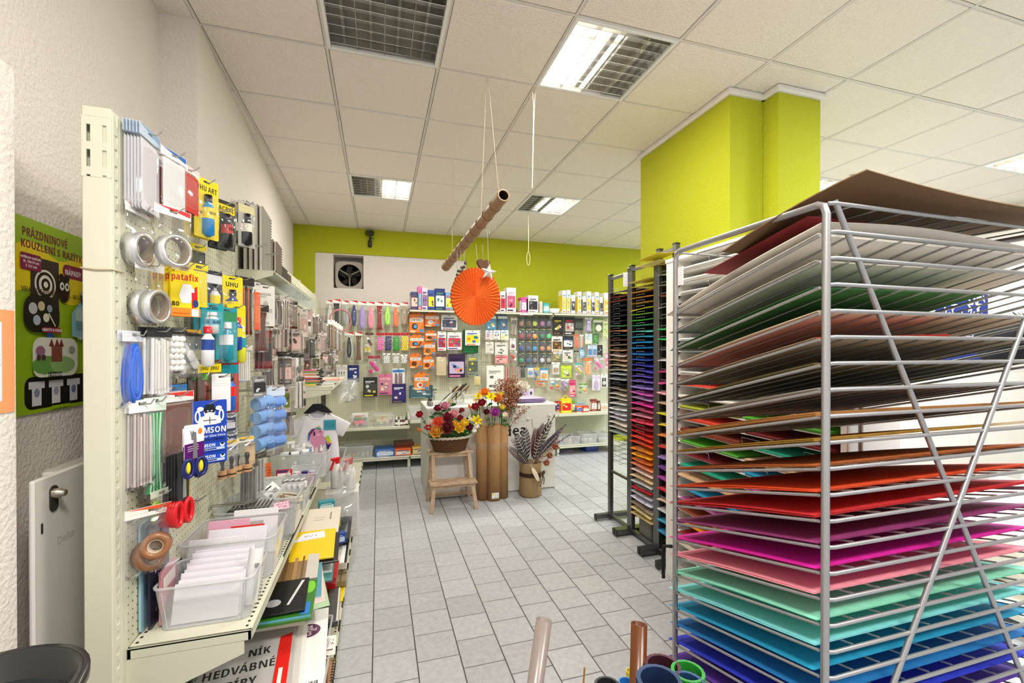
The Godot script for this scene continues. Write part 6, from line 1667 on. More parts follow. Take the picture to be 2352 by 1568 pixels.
	tub("plastic_tub", "small clear tray of paint pots at the front edge of the left shelf", -0.50, -0.33, 2.74, 2.98, Y + 0.03, 0.08, T)
	for i in 6:
		t = thing("paint_pot", "%s paint pot in the small front tray" % ["royal blue", "dark blue", "bright red", "crimson", "violet", "navy"][i], "paint", Vector3(-0.46 + 0.045 * (i % 3), Y + 0.036, -(2.80 + 0.07 * (i / 3))), 0, "paint pots in the front tray")
		part("jar", mb().c(["1c2ca0", "20287c", "d82024", "b81c28", "5a2a9a", "1a2470"][i]).cyl(Vector3.ZERO, Vector3(0, 0.05, 0), 0.019, -1, 16), "gloss", t)
		part("lid", mb().c(["d8dce8", "1c2c90", "c81c20", "e8e4e0", "3a1c7a", "c8d0e0"][i]).cyl(Vector3(0, 0.0505, 0), Vector3(0, 0.062, 0), 0.0195, -1, 16), "gloss", t)
	for i in 5: slab("slim_pack", "white ribbed packet leaning in the row before the big basket, %s" % nth(i), "packet", Vector3(-0.62 + 0.022 * i, Y + 0.06, -2.78), 0.07, 0.09, 0.008, 0.2, 0.8, "dcdad6", [["r", -0.4, -0.4, 0.4, -0.2, "8a8884"]], "white ribbed packets")
	slab("red_pack", "red and navy packet beside the white ribbed ones", "packet", Vector3(-0.53, Y + 0.09, -2.86), 0.09, 0.06, 0.012, 0.1, 0.7, "b82430", [["r", -0.4, -0.3, 0.4, 0.0, "e8e4e4"], ["r", -0.4, 0.1, 0.2, 0.35, "2a2c6a"]])
	slab("orange_tag", "orange handwritten tag standing at the corner of the big basket", "tag", Vector3(-0.645, Y + 0.08, -2.95), 0.05, 0.13, 0.001, 0.5, 1.35, "f0743a", [["s", -0.4, -0.2, 0.4, 0.35, "5a2a14", 4]])
	tub("plastic_basket", "large clear basket of spray bottles at the far end of the main shelf", -0.66, -0.30, 3.02, 3.40, Y, 0.165, T)
	var bl := [[-0.56, 3.28, 0.026, 0.20, "1", "clear spray bottle with a white trigger head"], [-0.49, 3.30, 0.030, 0.20, "0", "clear round bottle with a white screw cap"], [-0.43, 3.30, 0.018, 0.15, "2", "slim clear bottle with a pump spray top"], [-0.37, 3.28, 0.018, 0.16, "2", "slim clear bottle with a white nozzle by the basket corner"], [-0.60, 3.18, 0.020, 0.13, "0", "short clear bottle with a ribbed white cap"], [-0.52, 3.14, 0.022, 0.10, "0", "low clear bottle with a white cap in the basket middle"], [-0.40, 3.12, 0.02, 0.10, "0", "low clear bottle with a white cap near the basket front"]]
	for q in bl:
		t = thing("bottle", q[5], "bottle", Vector3(q[0], Y + 0.005, -q[1]), 0.6, "clear bottles in the large basket")
		var r: float = q[2]
		var h: float = q[3]
		part("flask", mb().lathe([Vector2(0, 0), Vector2(r, 0), Vector2(r, h * 0.62), Vector2(r * 0.45, h * 0.76), Vector2(r * 0.42, h * 0.80)], 16), "acrylic", t)
		var c := mb().c("f4f4f2")
		c.lathe([Vector2(r * 0.5, h * 0.77), Vector2(r * 0.5, h * 0.90), Vector2(0, h * 0.91)], 14)
		if q[4] == "1": c.box(Vector3(-0.012, h * 0.97, 0), Vector3(0.06, 0.024, 0.018), 0.006).box(Vector3(-0.032, h * 0.90, 0), Vector3(0.008, 0.045, 0.012), 0.003)
		if q[4] == "2": c.cyl(Vector3(0, h * 0.90, 0), Vector3(0, h * 1.05, 0), r * 0.34, r * 0.3, 10)
		part("cap", c, "gloss", t)
	for i in 3:
		t = thing("lidded_jar", "squat clear jar with a flat white lid in the large basket, %s" % ["at the back", "beside it", "in front"][i], "jar", Vector3([-0.55, -0.50, -0.46][i], Y + 0.09, -[3.36, 3.22, 3.36][i]), 0, "white lidded jars")
		part("jar", mb().cyl(Vector3.ZERO, Vector3(0, 0.06, 0), 0.034, -1, 18), "acrylic", t)
		part("lid", mb().c("efeeec").cyl(Vector3(0, 0.061, 0), Vector3(0, 0.078, 0), 0.037, -1, 20), "gloss", t)
	for i in 3:
		t = thing("small_bottle", "%s capped little bottle lying among the jars in front of the large basket" % ["black", "grey", "blue"][i], "bottle", Vector3(-0.56 + 0.06 * i, Y + 0.17 if i < 2 else Y + 0.18, -3.06), 0.4 * i)
		part("flask", mb().c("e4e6ea").cyl(Vector3(-0.03, 0, 0), Vector3(0.02, 0, 0), 0.015, -1, 12), "gloss", t)
		part("cap", mb().c(["1a1a1c", "4a4c52", "1f7ac0"][i]).cyl(Vector3(0.0205, 0, 0), Vector3(0.045, 0.004, 0), 0.011, 0.006, 12), "gloss", t)
	tub("plastic_basket", "clear basket of small bags beyond the T-shirt on the left shelving", -0.60, -0.28, 3.75, 4.3, 0.42, 0.16, T)
	# folders leaning against the end of the pegboard
	for q in [[-0.665, "9cc4d4", 0.33, "pale blue plastic folder leaning on the near end of the pegboard", 0.0], [-0.645, "26243c", 0.315, "dark navy patterned pad in front of the pale blue folder", 0.01], [-0.62, "c88a94", 0.17, "small pink pack leaning before the dark navy pad", 0.02]]:
		t = thing("folder", q[3], "folder", Vector3(q[0], Y + 0.002, -1.60), PI / 2 + 0.05, "folders leaning at the shelf end")
		t.rotation.z = 0.0
		part("cover", mb().c(q[1]).prism(moved(rrect(0.17 - q[4] * 2, q[2], 0.012), Vector2(0, q[2] / 2)), -0.003, 0.003), "gloss", t)
		var pr := mb(place(Vector3(0, q[2] / 2, 0.0033)))
		if q[4] == 0.01:
			for i in 14: pr.pe(-0.04 + 0.02 * (i % 3), 0.13 - 0.02 * i, 0.004, 0.007, "c8c4dc")
			pr.pr(0.01, -0.14, 0.06, 0.13, "4a466a")
		elif q[4] == 0.02: pr.pe(0, -0.04, 0.04, 0.03, "b05a6a").pr(-0.05, 0.02, 0.05, 0.06, "e8dcd8")
		else: pr.pr(-0.05, 0.09, 0.06, 0.145, "2c4a8a")
		part("print", pr, "gloss", t)
	for k in range(first, get_child_count()):   # spread along the shelf
		var o: Node3D = get_child(k)
		if o.position.y > 0.5: o.position = Vector3(o.position.x - 0.035, o.position.y, -(1.59 + (-o.position.z - 1.50) * 1.08))

# ---------- pads, books and tubs on the two lower levels
func lower_goods():
	var g := "pads and albums on the lower left shelves"
	slab("drawing_pad", "large grey board marked by hand HEDVÁBNÉ PAPÍRY under the main shelf", "board", Vector3(-0.52, 0.30, -1.83), 0.42, 0.42, 0.004, 0.1, 0.25, "b9b7b4", [["t", " - HEDVÁBNÉ", 0.05, -0.02, 0.032, "26241f", 0.26], ["e", -0.27, -0.02, 0.02, 0.014, "8e8c88"], ["t", "2", -0.27, -0.02, 0.024, "26241f"], ["t", "PAPÍRY", 0.05, -0.16, 0.032, "26241f", 0.15], ["t", "NÍK", 0.22, 0.12, 0.03, "26241f", 0.3]], g)
	for i in 5: slab("drawing_pad", "%s below the hand lettered grey board, %s down" % [["stack sheet of white drawing paper", "grey backed pad", "red edged pad", "thick white pad", "dark red album"][i], nth(i)], "pad", Vector3(-0.47 + 0.02 * i, 0.272 - 0.017 * i, -1.83), 0.40, 0.44, 0.012, 0.08, 0.25 - 0.03 * i, ["e8e6e4", "8e8c8c", "d02a28", "efeeec", "6a1c22"][i], [["r", 0.40, -0.45, 0.46, 0.45, ["d0cec8", "6a6a6c", "b01c1c", "d8d6d2", "4a1418"][i]]], g)
	slab("art_pad", "white A3 art pad with a purple oval and barcode", "pad", Vector3(-0.285, 0.272, -1.90), 0.17, 0.40, 0.014, 0.06, 0.22, "f2f1ef", [["e", 0.05, 0.22, 0.05, 0.035, "6a3a5a"], ["t", "+28", 0.05, 0.26, 0.018, "f4f0f2"], ["t", "190 g/m2", 0.05, 0.22, 0.012, "f4f0f2"], ["t", "A3", 0.05, 0.18, 0.02, "f4f0f2"], ["b", 0.0, -0.45, 0.4, -0.37], ["r", -0.46, -0.46, -0.42, 0.46, "1c1c1e"]], g)
	slab("red_album", "slim bright red album between the grey board and the art pad", "album", Vector3(-0.345, 0.285, -1.84), 0.045, 0.40, 0.02, 0.06, 0.22, "e0241e", [["r", -0.2, -0.4, 0.1, -0.1, "f4e8e4"]], g)
	slab("scrap_pad", "black pad with an oval window and white bars on the middle shelf", "pad", Vector3(-0.385, 0.445, -2.00), 0.20, 0.20, 0.010, 0.05, 0.16, "19191b", [["e", -0.10, -0.18, 0.028, 0.022, "a8a6ac"], ["r", -0.48, 0.38, -0.2, 0.42, "e8e6e4"], ["r", -0.48, 0.28, -0.26, 0.32, "e8e6e4"], ["r", -0.48, 0.18, -0.32, 0.22, "e8e6e4"], ["r", -0.48, 0.08, -0.36, 0.12, "e8e6e4"], ["p", [[0.15, -0.3], [0.2, -0.3], [0.42, 0.42], [0.36, 0.42]], "d8d6d6"]], g)
	slab("green_book", "colourful green and blue book under the black scrap pad", "book", Vector3(-0.37, 0.425, -1.99), 0.23, 0.24, 0.012, 0.03, 0.14, "3a7a2a", [["r", -0.48, -0.48, 0.48, -0.42, "4a90a8"], ["e", 0.4, 0.3, 0.02, 0.04, "7ac83a"], ["r", 0.3, -0.4, 0.45, -0.1, "2f7ac8"]], g)
	slab("corrugated_pack", "brown striped corrugated card pack in a clear sleeve on the middle shelf", "card", Vector3(-0.375, 0.445, -2.24), 0.21, 0.20, 0.012, 0.06, 0.14, "8a6a42", [["r", -0.4, -0.5, -0.33, 0.5, "a88452"], ["r", -0.2, -0.5, -0.13, 0.5, "6e5232"], ["r", 0.0, -0.5, 0.07, 0.5, "a88452"], ["r", 0.16, -0.5, 0.2, 0.5, "6e5232"], ["r", 0.26, -0.5, 0.5, 0.5, "c8c4bc"]], g)
	for i in 3: slab("picture_book", "%s sticking out beneath the corrugated pack" % ["teal striped sheet set", "pink and white card set", "pale green pattern sheets"][i], "paper", Vector3(-0.31 + 0.012 * i, 0.432 - 0.007 * i, -2.14 + 0.03 * i), 0.13, 0.26, 0.006, 0.1 + 0.06 * i, 0.12, ["5a9aa8", "e4c0c4", "a8c8a0"][i], [["r", -0.3, -0.5, -0.1, 0.5, ["d8e4e4", "f0e8e4", "7aa880"][i]]], g)
	slab("yellow_pad", "bright yellow pad with a white label on a black board, middle shelf", "pad", Vector3(-0.315, 0.475, -2.42), 0.20, 0.26, 0.010, 0.04, 0.16, "ecc81c", [["p", [[-0.5, 0.12], [0.26, 0.2], [0.22, 0.44], [-0.3, 0.40]], "e8e8ee"], ["s", -0.25, 0.26, 0.05, 0.34, "1c1c20", 1], ["s", -0.3, 0.17, 0.1, 0.21, "5a5a64", 1]], g)
	slab("black_board", "black backing board under the bright yellow pad", "board", Vector3(-0.31, 0.462, -2.42), 0.23, 0.29, 0.009, 0.04, 0.16, "1f1f22", [], g)
	slab("cream_pad", "cream pad with a glossy cover behind the yellow one", "pad", Vector3(-0.305, 0.505, -2.66), 0.19, 0.27, 0.012, 0.02, 0.16, "dcd4c2", [["r", 0.22, 0.0, 0.26, 0.3, "8a8474"], ["r", -0.2, 0.1, 0.1, 0.12, "b8b09c"], ["r", -0.2, 0.0, 0.05, 0.02, "b8b09c"]], g)
	slab("teal_pack", "teal and white sheet pack beside the yellow pad", "paper", Vector3(-0.265, 0.37, -2.33), 0.10, 0.15, 0.012, 0.03, 0.1, "5a9a98", [["r", -0.45, -0.1, 0.45, 0.4, "dce4e2"]], g)
	slab("black_bag_pack", "shiny black foil pack at the outer edge of the lower shelf", "pack", Vector3(-0.215, 0.30, -3.02), 0.085, 0.30, 0.03, 0, 0.1, "222224", [["p", [[-0.1, -0.4], [0.45, -0.3], [0.4, 0.45], [0.0, 0.4]], "3a3a3e"], ["p", [[0.1, -0.2], [0.3, -0.25], [0.25, 0.3]], "77777c"]], g)
	slab("framed_canvas", "white framed canvas with a black corner at the lower shelf's edge", "canvas", Vector3(-0.222, 0.23, -2.82), 0.09, 0.26, 0.03, 0, 0.08, "d8d4c8", [["r", 0.1, -0.5, 0.35, 0.5, "f0f0ee"], ["r", 0.36, -0.5, 0.5, 0.5, "1c1c1e"], ["r", 0.1, 0.3, 0.35, 0.42, "1c1c1e"]], g)
	slab("plaid_pack", "brown plaid pack beneath the framed canvas", "pack", Vector3(-0.215, 0.165, -2.66), 0.08, 0.14, 0.03, 0, 0.0, "8a7a5a", [["r", -0.3, -0.5, -0.2, 0.5, "5a4c34"], ["r", 0.1, -0.5, 0.2, 0.5, "5a4c34"], ["r", -0.5, 0.1, 0.5, 0.2, "5a4c34"]], g)
	slab("red_folder", "glossy red folder standing out between the lower pads", "folder", Vector3(-0.25, 0.29, -2.45), 0.09, 0.20, 0.03, 0, 0.12, "b8161c", [["r", -0.5, -0.5, 0.5, -0.28, "7c0c12"], ["e", 0.2, -0.38, 0.006, 0.006, "e8d8d8"]], g)
	slab("yellow_sheet", "flat yellow sheet lying on the base shelf", "paper", Vector3(-0.205, 0.1515, -2.60), 0.05, 0.28, 0.004, 0, 0, "f0d41c", [], g)
	slab("brown_card", "copper brown patterned card book on the lower shelf", "card", Vector3(-0.255, 0.24, -2.28), 0.08, 0.22, 0.014, 0.05, 0.14, "b07a58", [["r", -0.3, 0.05, 0.3, 0.4, "8a5a3c"], ["r", -0.2, 0.12, 0.2, 0.2, "c89878"], ["e", 0.0, -0.25, 0.03, 0.03, "1c1614"], ["e", 0.2, -0.1, 0.02, 0.03, "1c1614"]], g)
	slab("grey_board", "dark grey narrow pad beside the copper card book", "pad", Vector3(-0.205, 0.235, -2.24), 0.05, 0.24, 0.03, 0.03, 0.12, "4a4846", [["r", 0.35, -0.5, 0.5, 0.5, "d8d6d0"]], g)
	tub("plastic_tub", "clear tub with blue and white boxes on the base shelf", -0.29, -0.20, 1.93, 2.14, 0.152, 0.115, "low clear tubs")
	standing_box("small_box", "light blue box in the low clear tub", "box", Vector3(-0.245, 0.16, -1.99), 0.05, 0.08, 0.04, 0, ["2f8fd8", "e8f0f8", "f4f4f4"])
	standing_box("small_box", "white and maroon box behind the light blue one in the low tub", "box", Vector3(-0.25, 0.16, -2.07), 0.05, 0.10, 0.04, 0, ["e8e4e4", "6a2038", "d8d0d0"])
	tub("plastic_tub", "empty pale blue tinted tub at the picture's bottom edge on the base shelf", -0.27, -0.19, 1.66, 1.87, 0.152, 0.10, "low clear tubs")
	slab("kraft_tag", "pale handwritten tag on the base shelf edge", "tag", Vector3(-0.195, 0.25, -1.95), 0.05, 0.07, 0.001, 0, 0.8, "e4dcd4", [["s", -0.35, 0.0, 0.35, 0.35, "3a302a", 2], ["r", -0.3, -0.25, 0.3, -0.2, "6a5a50"]])
	notebook("kraft_sketchbook", Vector3(-0.165, 0.1535, -1.98), 0, 0.001, 0.001, 0.001, "a4805c", false, "thin kraft edge of a sketchbook at the shelf's outer rim")
	var t := slab("kraft_pad", "kraft brown pad with black spiral binding at the outer shelf edge", "pad", Vector3(-0.205, 0.162, -1.80), 0.055, 0.36, 0.012, 0, 0.03, "a07a54", [["r", -0.5, -0.5, 0.2, 0.5, "b48e66"]], g)
	var m := mb()
	for k in 22:
		var q := []
		for i in 8: q.append(Vector3(0.0275 + 0.007 * cos(TAU * i / 8), -0.17 + 0.0155 * k, 0.007 + 0.009 * sin(TAU * i / 8)))
		m.c("1c1b1c").tube(q, 0.002, 4, true)
	part("spiral_binding", m, "gloss", t).set_meta("kind", "stuff")
	# film bags, jugs further along
	for i in 4:
		t = thing("film_bag", "crumpled clear bag at the outer end of the lower shelf, %s of four" % nth(i), "bag", Vector3(-0.22, 0.35 + 0.09 * i, -(3.12 + 0.06 * i)), 0.4 * i, "crumpled clear bags")
		film(t, 0.16, -0.08, 0.10, 0.07)
		part("fold_sheet", mb().grid(func(u, v): return Vector3((u - 0.5) * 0.14, (v - 0.5) * 0.15, 0.02 * sin(u * 14 + i) * sin(v * 11)), 9, 9, false), "film", t)
	for i in 2:
		t = thing("spray_jug", "white red triggered spray bottle at the far end of the left shelving, %s" % ["outer one", "inner one"][i], "bottle", Vector3(-0.20 - 0.09 * i, 0.47, -(3.38 + 0.05 * i)), 0.6, "red topped spray bottles")
		part("bottle", mb().c("e2e0dc").lathe([Vector2(0, 0), Vector2(0.038, 0), Vector2(0.042, 0.02), Vector2(0.042, 0.12), Vector2(0.028, 0.15), Vector2(0.016, 0.17), Vector2(0, 0.171)], 18), "gloss", t)
		part("trigger_head", mb().c("d01a20").box(Vector3(-0.01, 0.205, 0), Vector3(0.07, 0.022, 0.022), 0.007).box(Vector3(0.005, 0.182, 0), Vector3(0.03, 0.03, 0.022), 0.006).bar(Vector3(-0.02, 0.195, 0), Vector3(-0.05, 0.13, 0), 0.012, 0.012), "gloss", t)
	t = thing("jug_stand", "plain white carton under the spray bottles", "carton", Vector3(-0.25, 0.15, -3.4), 0)
	part("carton", mb().c("d6d4ce").box(Vector3(0, 0.158, 0), Vector3(0.22, 0.316, 0.2), 0.004), "paper", t)
	for i in 3: standing_box("craft_box", "%s box between the film bags and the tub" % ["teal", "lime", "blue"][i], "box", Vector3(-0.30 + 0.03 * i, 0.50 - 0.1 * i, -2.86), 0.09, 0.06, 0.05, 0.2, [["2a8a98", "c8e0e0"], ["a8d820", "e8f0c0"], ["1c4aa8", "c8d8f0"]][i])
	# small shelf further back: clutter of pens and packs
	var sy := 1.186
	var cols := split("e8d020 2f9a3a f08030 3a7ac0 d83a30 f0f0f0 f4a088 e0dcd4 7a9a3a e86aa0")
	for i in 10:
		t = thing("marker", "%s pen lying on the small shelf at the far left, layer %s" % [["yellow", "green", "orange", "blue", "red", "white", "peach", "ivory", "olive", "pink"][i], ["low", "middle", "high"][i % 3]], "pen", Vector3(-0.50 + 0.01 * (i % 3), sy + 0.012 + 0.012 * i, -(3.62 + 0.02 * (i % 4))), 0.1 * (i % 4), "pens on the small shelf")
		part("barrel", mb().c(cols[i]).cyl(Vector3(-0.07, 0, 0), Vector3(0.05, 0, 0), 0.0055, -1, 8), "gloss", t)
		part("cap", mb().c("26262a").cyl(Vector3(0.051, 0, 0), Vector3(0.085, 0, 0), 0.006, 0.005, 8), "gloss", t)
	for i in 5: slab("paper_sheaf", "%s loose sheaf on the small shelf at the far left" % ["white", "pale green", "grey", "peach", "ivory"][i], "paper", Vector3(-0.49 + 0.02 * (i % 2), sy + 0.001 + 0.0085 * i, -(3.85 + 0.03 * i)), 0.30, 0.20, 0.008, 0.2 * i, 0, ["f2f0ee", "d0d8c8", "c8c6c2", "f0a890", "e8e2d4"][i], [])
	slab("red_pen_pack", "red and white pack at the edge of the small shelf", "packet", Vector3(-0.40, sy + 0.001, -4.3), 0.12, 0.05, 0.03, 0.1, 0, "d02028", [["r", -0.5, -0.5, 0.5, 0.0, "f0f0f0"]])
	for i in 4:
		t = thing("film_bag", "clear bag of small parts beyond the small shelf, %s" % nth(i), "bag", Vector3(-0.30, 1.05, -(4.6 + 0.2 * i)), 0.5, "clear part bags at the far end")
		film(t, 0.2, -0.10, 0.1, 0.1)

# ---------- T-shirt on its hanger
func shirt():
	var c := Vector3(-0.435, 0.955, -3.60)
	var t := thing("hanger", "black clothes hanger holding the white T-shirt", "hanger", c + Vector3(0, 0.09, 0))
	part("bar", mb().c("151516").prism([Vector2(-0.10, -0.055), Vector2(-0.035, 0.012), Vector2(0.035, 0.012), Vector2(0.10, -0.055), Vector2(0.07, -0.06), Vector2(0.0, -0.04), Vector2(-0.07, -0.06)], -0.012, 0.012), "gloss", t)
	var hk := [Vector3(0, 0.012, 0), Vector3(0, 0.06, 0)]
	for i in 8: hk.append(Vector3(0.012 - 0.022 * cos(PI * i / 7.0) * 1.0 + 0.01 - 0.012, 0.075 + 0.022 * sin(PI * i / 7.0), 0))
	part("hook", mb().tube(hk, 0.0025, 6), "hook", t)
	t = thing("t_shirt", "white child's T-shirt with a pink unicorn drawing, hung on a black hanger", "shirt", c)
	var half := func(v: float): return 0.148 - 0.012 * v + 0.004 * sin(v * 6)
	for s in [1, -1]:
		part("front" if s == 1 else "back", mb().c("e6e4e8").grid(func(u, v):
			var x: float = (u * 2 - 1) * half.call(v)
			var top: float = 0.045 - 0.055 * pow(abs(u * 2 - 1), 1.6)
			if s == 1: top -= 0.055 * exp(-pow((u * 2 - 1) / 0.42, 4.0))
			else: top -= 0.015 * exp(-pow((u * 2 - 1) / 0.42, 4.0))
			var y: float = lerp(top, -0.40, 1 - v)
			return Vector3(s * x, y, s * (0.022 * sqrt(max(0.0, 1.0 - pow(u * 2 - 1, 2))) + 0.004 + 0.007 * sin(u * 15 + v * 2) * (1 - v)))
			, 18, 14), "cloth", t)
	for s in [-1, 1]:
		part("sleeve", mb().c("e2e0e4").grid(func(u, v):
			var a: float = TAU * u
			var up_edge := Vector3(s * 0.085, 0.03, 0).lerp(Vector3(s * 0.232, -0.052, 0), v)
			var low_edge := Vector3(s * 0.14, -0.14, 0).lerp(Vector3(s * 0.172, -0.155, 0), v)
			return (up_edge + low_edge) / 2 + (up_edge - low_edge) / 2 * cos(a) + Vector3(0, 0, 1) * sin(a * s) * 0.02
			, 16, 5), "cloth", t)
	var col := []
	for i in 20:
		var a := TAU * i / 20
		col.append(Vector3(0.062 * sin(a), 0.035 - 0.045 * max(0.0, cos(a)) * 1.0, 0.024 * cos(a)))
	part("collar", mb().c("dcdade").tube(col, 0.007, 6, true), "cloth", t)
	var p := mb(place(Vector3(0, 0, 0.030)))
	var P := func(q): 
		var o := []
		for v in q: o.append(Vector2(v[0], v[1]))
		return o
	p.pp(P.call([[-0.055, -0.15], [-0.05, -0.10], [-0.03, -0.085], [-0.01, -0.075], [0.03, -0.085], [0.045, -0.11], [0.035, -0.13], [0.055, -0.15], [0.05, -0.19], [0.032, -0.215], [0.03, -0.265], [0.005, -0.27], [0.002, -0.22], [-0.015, -0.215], [-0.02, -0.25], [-0.035, -0.25], [-0.038, -0.20]]), "d890b0")
	p.pp(P.call([[-0.01, -0.075], [-0.04, -0.08], [-0.062, -0.11], [-0.066, -0.16], [-0.055, -0.15], [-0.045, -0.12]]), "6a3a6a").pp(P.call([[-0.045, -0.12], [-0.062, -0.13], [-0.066, -0.175], [-0.055, -0.15]]), "3a6ab8")
	p.pp(P.call([[0.0, -0.075], [0.012, -0.05], [0.016, -0.078]]), "e8a83a").pp(P.call([[-0.012, -0.066], [0.02, -0.072], [0.03, -0.09], [0.0, -0.088]]), "3a9a8a").pe(0.018, -0.102, 0.006, 0.004, "2a1c28").pe(0.006, -0.125, 0.010, 0.003, "f4e8ec").pe(-0.022, -0.115, 0.007, 0.018, "4a2040")
	p.pp(P.call([[0.052, -0.15], [0.075, -0.13], [0.085, -0.16], [0.095, -0.175], [0.08, -0.18]]), "9ad02a").pp(P.call([[0.055, -0.16], [0.078, -0.16], [0.098, -0.185], [0.085, -0.19]]), "e8d020").pp(P.call([[0.055, -0.165], [0.075, -0.185], [0.10, -0.19], [0.085, -0.20]]), "e85a8a").pp(P.call([[0.055, -0.17], [0.07, -0.2], [0.10, -0.20], [0.088, -0.235], [0.065, -0.235]]), "3a2a6a").pe(0.018, -0.266, 0.014, 0.006, "b03a68")
	part("print", p, "cloth", t)
	slab("blue_note", "teal sticky note pinned to the shirt's shoulder", "note", c + Vector3(0.085, -0.055, 0.028), 0.085, 0.075, 0.001, 0.0, PI / 2, "3a98ac", [["s", -0.38, -0.25, 0.36, 0.32, "14485a", 3]], "", 0.0)

# ---------- boxes along the top shelf and on the lower shelves of the back wall
const TOP := """
942 667 959 706 .03 1c2a6a,d8c0b0,7a3a2a . narrow navy box with a photo|box
959 654 967 706 .05 e85ab0,40b8d0,f0d020,f04a60 . rainbow spined box|box
967 657 981 706 .05 d8c8dc,8a6a9a,3a3a4a . mauve box with a silver shape|box
981 662 997 706 .05 2450a8,f0d820,26262a . blue and yellow box|box
997 659 1021 707 .06 1a2a74,e8e8ee,3a8a5a . wide navy box with a white panel|box
1021 668 1037 708 .05 6aa8d8,f0e060,e0502a . pale blue and yellow box|box
1146 668 1159 713 .05 e8e4e4,c02838,5a2a5a . red and white box|box
1160 661 1183 715 .06 f0e8ea,c05070,3a2a2e,e0a0b0 . tall white box with pink dots|box
1194 682 1207 715 .05 e83aa0,f0f0f0,8a8a94 . magenta spined box|box
1209 678 1234 716 .06 f0f0ee,26262a,8a8078,4a4440 . white box with dark photos|box
1236 691 1243 716 .04 ecd8c8,e0c0b0 . slim cream box|box
1244 694 1259 716 .05 2aa8a8,d8e4e0,8ad0c8 . teal box|box
1288 667 1297 718 .05 f4f4f4,f0d040,e88a30,5aa0d8 . first white carton with a yellow swoosh|carton
1298 666 1307 718 .05 f4f4f4,f0d040,e88a30,5aa0d8 . second white carton with a yellow swoosh|carton
1308 677 1318 718 .05 f2f2f2,3a3a3e,d8d8d8 . first white carton with a black line|carton
1323 669 1332 718 .05 f4f4f4,f0d040,e88a30,5aa0d8 . third white carton with a yellow swoosh|carton
1334 679 1343 718 .05 f2f2f2,3a3a3e,d8d8d8 . second white carton with a black line|carton
1344 669 1354 719 .05 f4f4f4,f0d040,e88a30,5aa0d8 . fourth white carton with a yellow swoosh|carton
1355 680 1362 719 .05 f2f2f2,3a3a3e,d8d8d8 . third white carton with a black line|carton
1363 670 1372 719 .05 f4f4f4,f0d040,e88a30,5aa0d8 . fifth white carton with a yellow swoosh|carton
1373 681 1381 719 .05 f2f2f2,3a3a3e,d8d8d8 . fourth white carton with a black line|carton
1383 671 1397 719 .06 f4f4f4,f0d040,e88a30,e8e8ec . wide white carton nearest the card rack|carton
"""
const LOW := """
808 926 846 953 .02 f0f0f0,2a8a4a,d83050,e8a070 . white cat picture pads in the left tub|pad|0.53|5.85
863 934 895 953 .03 c8d080,e8e8c0,e06070 . yellow green card box in the second tub|box|0.53|5.85
1286 915 1311 948 .08 f0d420,d82028,f8e860 _ yellow and red box with a handle|box|0.577|5.8
1312 920 1320 946 .05 5aa84a,e8f0e0,e04a30 . green and white box|box|0.577|5.85
1322 925 1350 936 .06 d8402a,f0c8b0,2a4a9a . orange red box|box|0.577|5.95
1322 933 1336 947 .05 e0602a,3a6ac0,f0f0f0 . small orange and blue box|box|0.577|5.8
1337 935 1351 947 .05 c83a28,e8d8c8 . small red box|box|0.577|5.8
1356 918 1370 945 .05 8a3a30,e8e0dc,c88a70 . brown red box|box|0.577|5.85
1371 922 1377 945 .04 5a3a34,d8c8c0 . slim brown bottle box|box|0.577|5.85
1378 928 1395 943 .05 e8e6e4,d8b090,c8c4c0 . white boxes pack|box|0.577|5.85
1275 904 1297 926 .10 b83a2a,2a4aa0,e8d8c8 . red and blue carton at the back|box|0.577|6.02
1324 908 1342 925 .10 8ac8d0,e8f0f0,d86a80 . pale teal carton at the back|box|0.577|6.02
860 1032 906 1049 .25 2a6ab8,c8d8f0,e8e0e0 . flat blue game box|game|0.137|5.85
904 1027 943 1042 .25 e8642a,f0e0d0,3a6ab0 . flat orange game box|game|0.137|5.85
905 1016 950 1026 .22 6a3a2a,8a5a3a . flat brown game box on top|game|0.215|5.95
944 1026 972 1042 .25 e0b050,d8d0a0,3a5ab0 . flat yellow game box|game|0.137|5.85
1337 1014 1368 1034 .2 1c3a8a,2a4aa0 . dark blue crate under the right shelf|crate|0.0|5.9
"""
